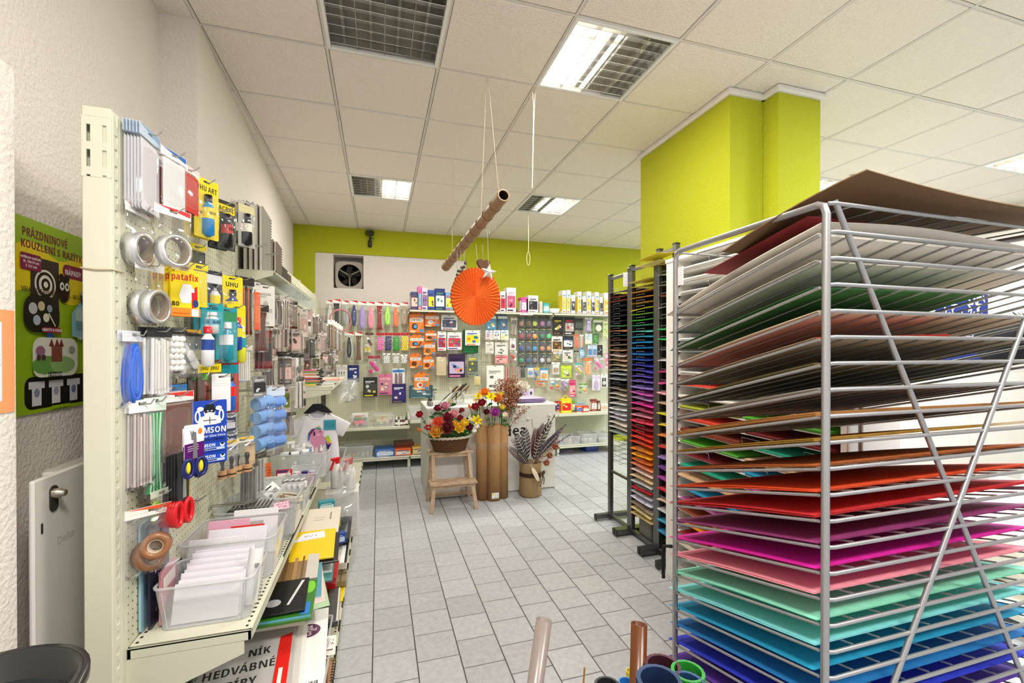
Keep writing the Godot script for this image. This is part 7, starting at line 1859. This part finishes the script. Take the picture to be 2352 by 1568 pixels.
func back_shelves():
	for line in TOP.split("\n", false):
		var f := line.split(" ")
		var rest := " ".join(f.slice(7)).split("|")
		var a := az((float(f[0]) + float(f[2])) / 2, float(f[3]), 5.93)
		var w: float = az(float(f[2]), 700, 5.93).x - az(float(f[0]), 700, 5.93).x
		var h: float = az(float(f[0]), float(f[1]), 5.93).y - az(float(f[0]), float(f[3]), 5.93).y
		standing_box(rest[1], rest[0] + " on the top shelf of the back wall", rest[1], Vector3(a.x, 1.9855, -5.95), w * 0.93, h * 1.03, 0.14, 0.06, Array(f[5].split(",")), "", "boxes on the top shelf")
	var t := thing("boat_dish", "low white boat shaped dish on the top shelf", "dish", Vector3(az(1274, 717, 5.93).x, 1.9855, -5.95))
	part("dish", mb(Transform3D(Basis.from_scale(Vector3(1.6, 1, 0.9)), Vector3.ZERO)).c("ecebea").lathe([Vector2(0, 0), Vector2(0.045, 0), Vector2(0.058, 0.07), Vector2(0.055, 0.07), Vector2(0.042, 0.008), Vector2(0, 0.008)], 24), "gloss", t)
	slab("shelf_label", "white strip with handwriting on the top shelf's edge", "label", Vector3(az(1209, 721, 5.84).x, 1.962, -5.846), 0.19, 0.034, 0.001, 0, PI / 2, "f2f2f0", [["t", "Dekor. Gummy", 0, 0, 0.015, "2a2c3a", 0.15]])
	for line in LOW.split("\n", false):
		var f := line.split(" ")
		var rest := " ".join(f.slice(7)).split("|")
		var d := float(rest[3])
		var y := float(rest[2])
		var a := az((float(f[0]) + float(f[2])) / 2, float(f[3]), d)
		var w: float = az(float(f[2]), 950, d).x - az(float(f[0]), 950, d).x
		var h: float = az(float(f[0]), float(f[1]), d).y - az(float(f[0]), float(f[3]), d).y
		standing_box(rest[1].replace(" ", "_"), rest[0] + " on the lower shelves of the back wall", rest[1], Vector3(a.x, y, -d), w * 0.95, h, max(0.05, float(f[4])) if d < 5.99 else 0.05, 0.05, Array(f[5].split(",")), "", "boxes on the lower back shelves")
		if f[6] == "_":
			var hp := []
			for i in 9: hp.append(Vector3(a.x + 0.035 * cos(PI * i / 8.0), y + h + 0.035 * sin(PI * i / 8.0), -d))
			var n: Node3D = get_child(get_child_count() - 1)
			part("carry_handle", mbw(n).c("f0d420").tube(hp, 0.007, 6), "gloss", n)
	var tubs := [[802, 851, 980, 955, "clear tub with a pink label, far left of the back shelf", 0.516], [858, 907, 977, 950, "clear tub of green cards on the back shelf", 0.516], [938, 973, 968, 938, "clear tub with a pink pompom behind the counter's corner", 0.576], [787, 858, 1048, 1016, "white translucent tub on the base shelf under the T-shirt", 0.136], [1277, 1332, 1016, 994, "clear tub of toy cars on the base shelf right of the counter", 0.136], [1334, 1371, 1014, 990, "clear tub of paper on the base shelf", 0.136], [1372, 1395, 1012, 990, "clear tub of grey packs beside the card rack", 0.136]]
	for q in tubs:
		var a := az(q[0], q[2], 5.75)
		var b := az(q[1], q[3], 5.75)
		tub("plastic_tub", q[4], a.x, b.x, 5.70, 5.95, q[5], max(0.1, b.y - a.y), "clear tubs on the back shelves")
		for i in 5:
			var hx: float = lerp(a.x, b.x, 0.2 + 0.15 * i)
			var cc: String = [["b83a48", "d8d0d0", "8a2a30", "e0b0b8", "c8c4c0"], ["c8d090", "d8e0a8", "a8b070", "e0c0c8", "b04a5a"], ["e8a0b0", "d8d4d0", "c8c8cc", "e8e4e0", "b8b4b0"], ["e0d8c0", "e8b060", "e8e6e0", "d0ccc4", "f0eee8"], ["e85a3a", "4a7ac0", "e0a040", "d8d8d8", "c04a6a"], ["e8e6e2", "d8d6d2", "b8b6b2", "ececea", "c8c6c4"], ["b8b6b4", "d8d6d4", "8a8886", "c8c6c4", "e0dedc"]][tubs.find(q)][i]
			var s := thing("small_item", "%s piece inside the %s" % [nth(i), q[4].split(",")[0].replace("clear tub", "tub")], "item", Vector3(hx, q[5] + 0.006, -5.82 + 0.03 * (i % 2)), 0.4 * i, "goods in the back tubs")
			part("lump", mb().c(cc).box(Vector3(0, 0.03, 0), Vector3(0.045, 0.055, 0.04), 0.012), "gloss", s)
	slab("tub_label", "pink paper label on the left tub of the back shelf", "label", Vector3(az(826, 958, 5.69).x, 0.585, -5.692), 0.11, 0.035, 0.001, 0, PI / 2, "f4a0b4", [["s", -0.35, -0.2, 0.35, 0.2, "6a2030", 1]])
	for i in 6:
		var px: float = [911, 916, 921, 928, 934, 939][i]
		var o := az(px, 978, 5.72)
		t = thing("dye_bottle", "%s on the back shelf left of the counter" % ["clear dropper bottle with black dye", "second clear dropper bottle", "dark dropper bottle", "small dark red jar", "green topped bottle", "pale dropper bottle"][i], "bottle", Vector3(o.x, 0.516 if px < 938 else 0.577, -5.74), 0, "dye bottles on the back shelf")
		var bc: String = ["2a2628", "d8d4d0", "26202a", "7a1c20", "1f4a2a", "d0ccc8"][i]
		var hh: float = 0.13 if i == 4 else 0.09
		part("bottle", mb().c(bc).lathe([Vector2(0, 0), Vector2(0.02, 0), Vector2(0.02, hh * 0.65), Vector2(0.01, hh * 0.8), Vector2(0, hh * 0.8)], 12), "gloss", t)
		part("cap", mb().c(["f0f0f0", "1c1c1e", "f0f0f0", "e8e0dc", "2a9a3a", "f0f0f0"][i]).cyl(Vector3(0, hh * 0.8, 0), Vector3(0, hh * 1.25, 0), 0.009, 0.003, 10), "gloss", t)
		part("label", mb().c("ecebe8").lathe([Vector2(0.0203, hh * 0.15), Vector2(0.0203, hh * 0.5)], 12), "paper", t)
# ---------- flowers, feathers, counter goods, rolls
func bloom(kind: String, t: Node3D, o: Vector3, face: Vector3, r: float, col, col2):
	var z := face.normalized()
	var x := Vector3.UP.cross(z)
	x = Vector3.RIGHT if x.length() < 0.05 else x.normalized()
	var f := Transform3D(Basis(x, z.cross(x), z), o)
	var petal := func(a: float, rad: float, tilt: float, w: float, l: float, c, zz := 0.0):
		var m := MB.new(self, f * Transform3D(Basis(Vector3.BACK, a), Vector3(0, 0, zz)) * Transform3D(Basis(Vector3.UP, -tilt), Vector3(rad, 0, 0)))
		m.c(c).grid(func(u, v): return Vector3(v * l, (u - 0.5) * w * sin(PI * (0.12 + 0.80 * v)), 0.25 * w * pow(2 * u - 1, 2) + 0.18 * l * v * v), 4, 4, true, 0.0012)
		part("petal", m, "cloth", t)
	r *= 1.35
	match kind:
		"rose":
			part("heart", MB.new(self, f).c(Color(col).darkened(0.12)).ell(Vector3(0, 0, r * 0.45), Vector3(r * 0.42, r * 0.42, r * 0.5), 10, 6), "cloth", t)
			for k in 4: petal.call(k * TAU / 4, r * 0.25, 1.25, r * 1.0, r * 0.9, col, r * 0.05)
			for k in 6: petal.call(k * TAU / 6 + 0.3, r * 0.25, 0.75, r * 1.0, r * 0.95, Color(col).lightened(0.05))
		"peony":
			part("heart", MB.new(self, f).c(Color(col).darkened(0.2)).ell(Vector3(0, 0, r * 0.3), Vector3(r * 0.4, r * 0.4, r * 0.4), 10, 6), "cloth", t)
			for ring in 3:
				for k in 7: petal.call(k * TAU / 7 + ring * 0.4, r * (0.1 + 0.12 * ring), 1.25 - 0.42 * ring, r * 0.75, r * (0.6 + 0.12 * ring), Color(col).lightened(0.05 * ring), r * 0.15 * (2 - ring))
		"daisy":
			for k in 12: petal.call(k * TAU / 12, r * 0.15, 0.25 if k % 2 else 0.45, r * 0.42, r * 0.85, Color(col).lightened(0.06 * (k % 2)))
			part("centre", MB.new(self, f).c(col2).ell(Vector3(0, 0, r * 0.1), Vector3(r * 0.24, r * 0.24, r * 0.14), 10, 6), "cloth", t)
		"daffodil":
			for k in 6: petal.call(k * TAU / 6, r * 0.12, 0.15, r * 0.5, r * 0.95, col)
			part("trumpet", MB.new(self, f * Transform3D(Basis(Vector3.RIGHT, PI / 2), Vector3.ZERO)).c(col2).lathe([Vector2(r * 0.18, 0), Vector2(r * 0.22, r * 0.4), Vector2(r * 0.34, r * 0.6), Vector2(r * 0.18, r * 0.38)], 14), "cloth", t)
		"tulip":
			for k in 6: petal.call(k * TAU / 6, r * 0.08, 1.38, r * 0.85, r * 1.7, Color(col).lerp(Color(col2), 0.25 * (k % 2)), 0.0)
func leaf(t: Node3D, a: Vector3, b: Vector3, w: float, col):
	var d := b - a
	var s := d.cross(Vector3(0.2, 0.3, 1)).normalized()
	part("leaf", mb(Transform3D(Basis(), a)).c(col).grid(func(u, v): return d * v + s * (u - 0.5) * w * sin(PI * (0.06 + 0.94 * v)) + Vector3(0, 0.12 * d.length() * sin(PI * v), 0.01 * pow(2 * u - 1, 2)), 2, 6, true, 0.001), "cloth", t)
func flower(called: String, kind: String, px: float, py: float, d: float, r: float, col: String, col2: String, root: Vector3, label: String, group: String, green := "3f7a35"):
	var o := az(px, py, d)
	var t := thing(called, label, "flower", o, 0, group)
	var face := (Vector3(0, 1.2, 0) - o).normalized() + (o - root).normalized() * 0.8 + Vector3(0, 0.25, 0)
	if kind == "tulip": face = o - root + Vector3(0, 0.02, 0)
	bloom(kind, t, Vector3.ZERO, face, r, col, col2)
	var w := root - o
	var sm := part("stem", mb().c("4a7a3a").tube([-face.normalized() * 0.004, w * 0.35 - Vector3(0, 0.01, 0), w], 0.0032, 5), "cloth", t)
	leaf(sm, w * 0.25, w * 0.25 + Vector3(sin(px) * 0.05, 0.03, 0.03 + 0.02 * cos(py)), 0.026, green)
	leaf(sm, w * 0.4, w * 0.4 + Vector3(-sin(px + 1) * 0.05, 0.02, 0.04), 0.022, green)
const BASKET := """
rose 966 955 4.16 .034 b01424 8a1018 red rosebud standing out at the left of the basket
tulip 968 990 4.08 .022 f07828 f0b030 orange tulip drooping over the basket's left rim
peony 986 974 4.15 .034 efe2d4 e8a0a8 cream orchid left in the basket
daisy 985 982 4.12 .03 c01828 e8d0c0 small red flower under the cream orchid
rose 1007 942 4.28 .038 8a1830 6a1020 dark red rose high at the back left of the basket
peony 1007 972 4.12 .042 f05a3c e04a30 coral peony in the basket's left front
peony 1004 993 4.09 .050 f0a830 e88a20 golden orange mum hanging at the basket's front left
peony 1028 962 4.15 .042 7a0c1c 5a0814 wine red mum in the basket centre
peony 1028 985 4.08 .050 6a0a18 5a0814 dark wine mum at the basket's front centre
peony 1022 936 4.26 .040 d890a8 c87890 dusty pink peony at the back of the basket
peony 1042 954 4.18 .040 e8a0a8 d88898 light pink peony above the basket middle
rose 1035 927 4.30 .028 d0c890 b8b070 greenish cream bud at the basket's top
rose 1044 974 4.10 .028 f0b820 e09a10 yellow ranunculus in the middle front
peony 1055 985 4.08 .040 f4c020 e8a818 big yellow ranunculus at the basket's front right
rose 1066 974 4.10 .038 f8cc20 e8a818 bright yellow ranunculus to the right of the basket
rose 1056 963 4.15 .030 8a1424 6a0c18 dark red rose between the yellow blooms
rose 1076 984 4.10 .034 6a0c1a 4a0812 dark red bloom at the right rim of the basket
daffodil 1094 966 4.14 .042 f4dc28 f0d020 yellow daffodil at the right edge of the basket
daisy 1082 962 4.16 .034 f0ead4 e8d890 cream daisy beside the daffodil
daisy 1093 978 4.12 .028 f2f0ec e8e0c8 white blossom below the daffodil
daisy 1088 988 4.11 .024 f0eeec e8e0c8 small white blossom at the far right rim
rose 1060 945 4.26 .026 9a2034 7a1020 little red bud behind the pink peony
"""
const TUBES := """
rose 1092 938 4.18 .038 a01020 7a0c18 red rose low in the tube bouquet
rose 1108 930 4.20 .042 8a0e1e 6a0a14 deep red rose at the centre of the tube bouquet
tulip 1080 938 4.15 .020 f06a28 f09a40 orange tulip pointing out left of the tube bouquet
daisy 1093 920 4.24 .024 ecd8a0 e0c060 cream blossom at the left of the tube bouquet
daffodil 1099 911 4.24 .032 f4e020 f0c820 yellow narcissus in the tube bouquet's left
peony 1114 904 4.26 .040 f08a20 e87818 orange poppy on top of the tube bouquet
daffodil 1128 912 4.18 .040 f8e424 f4d41c bright yellow daffodil in the middle of the tube bouquet
peony 1142 918 4.20 .040 e8782a d06018 orange gerbera right of the daffodil
tulip 1151 921 4.18 .026 f0903c f0b050 orange tulip on the right of the tube bouquet
rose 1150 908 4.24 .028 f2d440 e8c028 yellow bud high on the right of the tube bouquet
rose 1154 938 4.16 .030 f0d848 e0c030 yellow bud low on the right of the tube bouquet
peony 1137 950 4.14 .040 a8389a 8a2a80 magenta peony hanging at the tube rims
rose 1118 949 4.14 .030 5a0c1c 400814 dark red bloom at the tube rim
daisy 1160 953 4.16 .026 e8dcc8 d8c8a0 pale flower at the right tube rim
peony 1200 892 4.30 .055 f0e8da e8dcc8 large cream paper blossom above the counter
"""
func flowers():
	var n := 0
	for line in BASKET.split("\n", false):
		var f := line.split(" ")
		flower(["rose", "flower"][0 if f[0] == "rose" else 1] if f[0] != "tulip" else "tulip", f[0], float(f[1]), float(f[2]), float(f[3]), float(f[4]), f[5], f[6], Vector3(0.65 + 0.01 * (n % 5 - 2), 0.53, -4.235 + 0.008 * (n % 4)), " ".join(f.slice(7)), "flowers in the wicker basket")
		n += 1
	for line in TUBES.split("\n", false):
		var f := line.split(" ")
		var root: Vector3 = [Vector3(0.975, 0.55, -4.254), Vector3(1.075, 0.55, -4.204), Vector3(1.172, 0.55, -4.249)][0 if float(f[1]) < 1100 else (1 if float(f[1]) < 1140 else 2)]
		flower("tulip" if f[0] == "tulip" else ("rose" if f[0] == "rose" else "flower"), f[0], float(f[1]), float(f[2]), float(f[3]), float(f[4]), f[5], f[6], root, " ".join(f.slice(7)), "flowers in the cardboard tubes")
	for k in 9:   # greenery between the blooms
		var root := Vector3(0.65, 0.53, -4.235)
		var tip := az([975, 990, 1012, 1035, 1056, 1075, 1090, 1048, 1000][k], [975, 945, 935, 922, 938, 955, 975, 990, 1000][k], [4.2, 4.28, 4.32, 4.32, 4.3, 4.25, 4.18, 4.06, 4.08][k])
		var t := thing("leaf_sprig", "green leaf sprig among the basket flowers, %s clockwise from the left rim" % nth(k), "leaves", root, 0, "leaf sprigs in the basket")
		var sm := part("stem", mbw(t).c("3f6a34").tube([root, tip], 0.0025, 4), "cloth", t)
		for i in 6:
			var u := 0.4 + 0.1 * i
			var d := Vector3(0.055 * (1 if i % 2 else -1), 0.02, 0.025 * sin(k + i))
			leaf(sm, (tip - root) * u, (tip - root) * u + d, 0.03, Color("4a7a3c").darkened(0.1 * (i % 3)))
	# dried copper sprays with seed beads
	for k in 7:
		var root := Vector3(1.150 + 0.008 * k, 0.56, -4.255)
		var tip := az([1165, 1180, 1150, 1195, 1205, 1172, 1188][k], [878, 872, 885, 905, 945, 900, 890][k], 4.30)
		var t := thing("dried_spray", "dried copper beaded spray above the cardboard tubes, %s" % ["second from the left", "tallest one", "leftmost one", "low one to the right", "drooping one by the counter front", "short one in the middle", "bushy one behind the cream blossom"][k], "dried plant", root, 0, "dried copper sprays")
		part("stem", mbw(t).c("8a5a3a").tube([root, root.lerp(tip, 0.5) + Vector3(0, 0.05, 0), tip], 0.003, 5), "cloth", t)
		var m := mbw(t)
		var b := mbw(t)
		for i in (100 if k != 4 else 24):
			var u := rng.randf_range(0.42, 1.0)
			var s := root.lerp(tip, u) + Vector3(0, 0.05 * sin(PI * u), 0)
			var e := s + Vector3(rng.randf_range(-0.06, 0.06), rng.randf_range(-0.01, 0.07), rng.randf_range(-0.05, 0.05))
			m.c("7a4a30").tube([s, e], 0.0011, 3)
			b.c(Color("a8653f").lightened(rng.randf_range(-0.1, 0.2))).ell(e, Vector3.ONE * 0.008, 6, 4)
		part("twigs", m, "cloth", t).set_meta("kind", "stuff")
		part("beads", b, "gloss", t).set_meta("kind", "stuff")
	# feathers and dried stems in the burlap pot
	var P := Vector3(1.465, 0.26, -4.235)
	var F := [[1205, 985, 4.15, .10, "1d1c20", "c8c4c0", "black and white barred feather at the upper left"], [1185, 1000, 4.12, .09, "26252a", "b8b4b4", "dark grey feather leaning left"], [1232, 985, 4.2, .09, "4a1f24", "6a3a38", "maroon feather, inner left"], [1250, 975, 4.22, .10, "3a1c20", "5a3034", "tall maroon feather in the middle"], [1265, 972, 4.18, .07, "2c2226", "d8cfc4", "barred dark feather, tallest in the middle"], [1245, 995, 4.10, .07, "33262a", "d4c8bc", "barred brown feather in front of the maroon ones"], [1280, 1000, 4.2, .09, "3f3440", "6a5a6c", "dusky violet feather to the right"], [1290, 985, 4.25, .06, "4c4250", "7a6c80", "slim mauve feather at the upper right"], [1282, 1020, 4.12, .05, "b8a890", "efe4d0", "pale barred feather spread to the right"], [1170, 1030, 4.14, .07, "3a2c30", "9a8a84", "brown feather spread to the left"], [1190, 1040, 4.08, .08, "2a2024", "8a7a74", "dark feather at the lower left"], [1175, 1010, 4.2, .05, "8a8484", "d0ccc8", "grey white feather at the far left"]]
	for k in F.size():
		var q = F[k]
		var tip := az(q[0], q[1], q[2])
		feather(P + Vector3(0.02 * (k % 3 - 1), 0, 0.015 * (k % 4 - 1.5)), tip, q[3] * 1.05, q[4], q[5], q[6])
	feather(Vector3(1.42, 0.34, -4.11), az(1237, 1104, 4.02), 0.045, "cdbfa4", "f0e6d2", "white barred feather hanging down the pot's front")
	for k in 7:
		var tip := az([1275, 1262, 1300, 1290, 1318, 1160, 1310][k], [952, 960, 975, 1012, 1035, 965, 998][k], 4.2)
		var t := thing("grass_stem", "%s in the burlap pot" % ["thin dark plume reaching highest", "second thin dark plume", "wispy violet grass", "lavender sprig", "drooping lavender sprig at the right", "single bare twig at the left", "fine mauve grass"][k], "dried plant", P, 0, "dried stems in the pot")
		var mid := P.lerp(tip, 0.6) + Vector3(0, 0.04, 0)
		part("stem", mbw(t).c("5a4c48").tube([P, mid, tip], 0.0022, 4), "cloth", t)
		var m := mbw(t)
		for i in (30 if k != 5 else 3):
			var u := rng.randf_range(0.6, 1.0)
			var s := P.lerp(mid, u / 0.6) if u < 0.6 else mid.lerp(tip, (u - 0.6) / 0.4)
			m.c(["35302f", "3a3434", "5a4a6a", "54487a", "5c4c84", "5a4c40", "6a5a70"][k]).ell(s + Vector3(rng.randf_range(-0.008, 0.008), rng.randf_range(-0.004, 0.008), rng.randf_range(-0.008, 0.008)), Vector3(0.0035, 0.009, 0.0035), 5, 3)
		part("spikelets", m, "cloth", t).set_meta("kind", "stuff")
	for k in 3:
		var o := az([1275, 1262, 1255][k], [1025, 1045, 1062][k], 4.12)
		var t := thing("rust_blossom", "rust coloured dried blossom cluster on the pot's right, %s" % ["upper", "middle", "lowest"][k], "dried plant", o, 0, "rust blossoms")
		for i in 6: part("petal", mb().c(Color("8a3f20").lightened(0.1 * (i % 2))).ell(Vector3(0.02 * cos(i * 1.05), 0.018 * sin(i * 1.05), 0.006 * (i % 3)), Vector3(0.016, 0.014, 0.007), 7, 5), "cloth", t)
		part("stem", mbw(t).c("6a4028").tube([o, P.lerp(o, 0.4) + Vector3(0, 0.06, 0), P], 0.0025, 4), "cloth", t)
func feather(a: Vector3, b: Vector3, w: float, col: String, bars: String, label: String):
	var t := thing("feather", label + " of the burlap pot", "feather", a, 0, "feathers in the burlap pot")
	var d := b - a
	var s := d.cross(Vector3(0.15, 0.1, 1)).normalized()
	var bend := Vector3(0.0, 0.05, 0.0) * d.length()
	var at := func(u: float): return d * u + bend * sin(PI * u)
	part("shaft", mb().c("d8ccb8").tube([at.call(0.0), at.call(0.33), at.call(0.66), at.call(0.98)], 0.0022, 5), "gloss", t)
	for side in [-1.0, 1.0]:
		var m := mb()
		var n := 34
		for i in n:   # barbs, alternately dark and pale
			var u := 0.22 + 0.77 * i / n
			var u2 := 0.22 + 0.77 * (i + 0.86) / n
			var ww: float = w * 0.5 * pow(sin(PI * clampf((u - 0.15) / 0.87, 0.0, 1.0)), 0.55)
			m.c(bars if i % 4 == 3 else col)
			var sweep := d * 0.05
			var p0: Vector3 = at.call(u)
			var p1: Vector3 = at.call(u2)
			m.q(p0, p0 + s * side * ww + sweep, p1 + s * side * ww + sweep, p1)
		part("vane", m, "cloth", t)

func counter_goods():
	var Y := 0.894
	var t := thing("acrylic_tray", "clear acrylic tray of brushes on the counter's left corner", "tray", Vector3(0.70, Y, -4.66))
	part("box", mb().box(Vector3(0, 0.002, 0), Vector3(0.30, 0.004, 0.24)).box(Vector3(-0.15, 0.05, 0), Vector3(0.004, 0.10, 0.24)).box(Vector3(0.15, 0.05, 0), Vector3(0.004, 0.10, 0.24)).box(Vector3(0, 0.05, -0.12), Vector3(0.30, 0.10, 0.004)).box(Vector3(0, 0.03, 0.12), Vector3(0.30, 0.06, 0.004)), "acrylic", t)
	for i in 9:
		var a := Vector3(0.59 + 0.03 * i, Y + 0.012, -4.58)
		var b := a + Vector3(0.22, 0.17 + 0.008 * (i % 4), -0.12)
		if i > 4: b = a + Vector3(-0.16 + 0.03 * i, 0.15, -0.12)
		t = thing("flat_brush", "%s brush slanting in the acrylic tray, %s" % [["dark wide", "white handled", "grey", "black flat", "brown", "pale", "slim black", "bristle", "short grey"][i], "towards the right" if i < 5 else "at the right side"], "brush", a, 0, "brushes in the acrylic tray")
		var k := (b - a).normalized()
		part("handle", mbw(t).c(["2c2a28", "e8e6e2", "8a8884", "1c1c1e", "6a4a30", "c8c0b4", "242426", "9a8a70", "77767a"][i]).bar(a, a + k * 0.17, 0.012, 0.006), "gloss", t)
		part("ferrule", mbw(t).c("c0c0c0").bar(a + k * 0.172, a + k * 0.205, 0.02, 0.008), "metal", t)
		part("bristles", mbw(t).c(["3a2c22", "c8b088", "4a4038", "2a2420", "7a5a3a", "d8c8a8", "2a2624", "b09468", "4a4644"][i]).bar(a + k * 0.206, b, 0.024, 0.008), "cloth", t)
	t = thing("film_pile", "heap of clear film packs in the middle of the counter", "bag", Vector3(0.97, Y + 0.05, -4.62), 0.2)
	film(t, 0.22, -0.045, 0.05, 0.16)
	part("fold_sheet", mb().grid(func(u, v): return Vector3((u - 0.5) * 0.2, 0.02 * sin(u * 9) * cos(v * 7), (v - 0.5) * 0.18), 8, 8, false), "film", t)
	slab("orange_strip", "small orange and white strip on the film packs", "label", Vector3(1.02, Y + 0.10, -4.62), 0.06, 0.02, 0.002, 0.2, 0.3, "f0703a", [])
	t = thing("tape_dispenser", "small grey dispenser at the counter's left edge", "dispenser", Vector3(0.50, Y, -4.56), 0.3)
	part("body", mb().c("8a8a8c").box(Vector3(0, 0.025, 0), Vector3(0.04, 0.05, 0.09), 0.01), "gloss", t)
	part("roll", mb().c("3a3a3e").cyl(Vector3(-0.012, 0.06, 0), Vector3(0.012, 0.06, 0), 0.025, -1, 16), "gloss", t)
	for i in 9: slab("violet_sheet", "%s sheet stack fanned on the counter's right half, layer %s from below" % [["violet", "lilac", "pale mauve"][i % 3], nth(i)], "paper", Vector3(1.56 + 0.012 * (i % 4), Y + 0.0005 + 0.0052 * i, -4.62 + 0.01 * (i % 3)), 0.30, 0.21, 0.005, 0.03 * (i % 5) - 0.05, 0, ["5a3f8a", "8a6cb4", "b8a4d0", "6a4a94", "9a80c0", "c8b8dc", "54407c", "a48cc8", "d0c4e0"][i], [], "violet sheets on the counter")
	slab("lilac_card", "white and lilac card standing at the back of the violet sheets", "card", Vector3(1.62, Y + 0.075, -4.80), 0.16, 0.10, 0.003, 0, PI / 2 - 0.1, "e4dcec", [["e", 0.3, 0.0, 0.014, 0.02, "4a3a6a"], ["r", -0.4, -0.2, 0.1, 0.2, "c8b8dc"]])
	# clear bag before the counter: none; rolls at the bottom of the picture stand in a box
	t = thing("roll_carton", "open brown carton holding the rolls in front of the wire rack", "carton", Vector3(0.65, 0, -0.86))
	var c := mb()
	for s in [-1, 1]:
		c.box(Vector3(s * 0.29, 0.20, 0), Vector3(0.006, 0.40, 0.40)).box(Vector3(0, 0.20, s * 0.197), Vector3(0.574, 0.40, 0.006))
	c.box(Vector3(0, 0.003, 0), Vector3(0.574, 0.006, 0.388))
	part("carton", c, "kraft", t)
	var R := [[1522, 1527, 0.042, "360c1c", "maroon corrugated card roll behind the blue one"], [1580, 1540, 0.038, "188a24", "bright green corrugated card roll"], [1514, 1560, 0.048, "0c244c", "large dark blue corrugated card roll"], [1580, 1568, 0.040, "14386c", "second blue roll at the bottom edge"], [1395, 1574, 0.030, "1a1b1d", "black corrugated roll low at the bottom edge"], [1448, 1540, 0.012, "e8d428", "slim yellow roll behind the copper tube"], [1497, 1535, 0.014, "f07038", "slim orange roll left of the maroon one"], [1438, 1566, 0.02, "2a7ac8", "light blue roll behind the copper tube's foot"]]
	for q in R:
		var o := ay(q[0], q[1], 0.60 if q[2] < 0.025 else (0.755 if q[1] == 1560 else 0.71))
		t = thing("card_roll", q[4], "roll", Vector3(o.x, 0.007, o.z), 0, "corrugated card rolls")
		var h: float = o.y - 0.007
		var m := mb()
		var pr := []
		var nn := 40
		for i in nn:   # fluted outside, smooth inside
			var a0 := TAU * i / nn
			var a1 := TAU * (i + 1) / nn
			var r0: float = q[2] * (1.0 if i % 2 else 0.97)
			var r1: float = q[2] * (0.97 if i % 2 else 1.0)
			var ri: float = q[2] * 0.80
			var A := Vector3(cos(a0), 0, -sin(a0)); var B := Vector3(cos(a1), 0, -sin(a1))
			m.c(q[3]).st.set_smooth_group(-1)
			m.q(A * r0, B * r1, B * r1 + Vector3(0, h, 0), A * r0 + Vector3(0, h, 0))
			m.q(B * ri, A * ri, A * ri + Vector3(0, h, 0), B * ri + Vector3(0, h, 0))
			m.c(Color(q[3]).lightened(0.14)).q(A * r0 + Vector3(0, h, 0), B * r1 + Vector3(0, h, 0), B * ri + Vector3(0, h, 0), A * ri + Vector3(0, h, 0))
		part("roll", m, "paper", t)
		var sp := []
		for i in 30: sp.append(Vector3(cos(i * 0.42), 0, sin(i * 0.42)) * q[2] * lerp(0.97, 0.83, i / 29.0) + Vector3(0, h + 0.0006, 0))
		part("layer_edge", mb().c(Color(q[3]).lightened(0.3)).tube(sp, 0.0007, 3), "paper", t)
	for q in [[1250, 1422, 1225, 1600, "857a75", 0.0185, "pale rosy grey wrapping roll leaning left"], [1468, 1432, 1464, 1600, "5e3219", 0.0195, "copper brown tube standing upright"]]:
		var top := az(q[0], q[1], 0.96)
		var low := az(q[2], q[3], 0.93)
		var dir := (low - top).normalized()
		var foot := top + dir * ((top.y - 0.01) / -dir.y)
		t = thing("wrapping_roll", q[6], "roll", foot, 0, "tall wrapping rolls")
		var L := top.distance_to(foot)
		var up := (top - foot).normalized()
		var rt := up.cross(Vector3.BACK).normalized()
		part("roll", mb(Transform3D(Basis(rt, up, rt.cross(up)), Vector3.ZERO)).c(q[4]).lathe([Vector2(0, 0), Vector2(q[5], 0), Vector2(q[5], L), Vector2(q[5] * 0.86, L), Vector2(q[5] * 0.86, L - 0.1), Vector2(0, L - 0.1)], 24), "gloss", t)
		part("crumpled_film", mb(Transform3D(Basis(rt, up, rt.cross(up)), Vector3(0, 0, 0))).grid(func(u, v):
			var a: float = TAU * u
			return Vector3(cos(a) * q[5] * 0.84 * v, L - 0.012 + 0.006 * sin(a * 5 + v * 9), sin(a) * q[5] * 0.84 * v), 14, 4, false), "film", t)
	t = thing("wooden_stick", "thin brown stick poking up by the bottom edge", "stick", ay(1330, 1590, 0.70))
	part("stick", mbw(t).c("9a6a3a").tube([t.position + Vector3(-0.01, -0.25, 0), ay(1343, 1532, 0.76)], 0.0022, 5), "paper", t)
func _ready():
	rng.seed = 20
	make_materials()
	camera_and_light()
	room()
	gondolas()
	racks()
	wire_rack()
	counter_group()
	left_wall_things()
	hangings()
	right_background()
	back_goods()
	left_goods()
	shelf_goods()
	lower_goods()
	shirt()
	back_shelves()
	flowers()
	counter_goods()
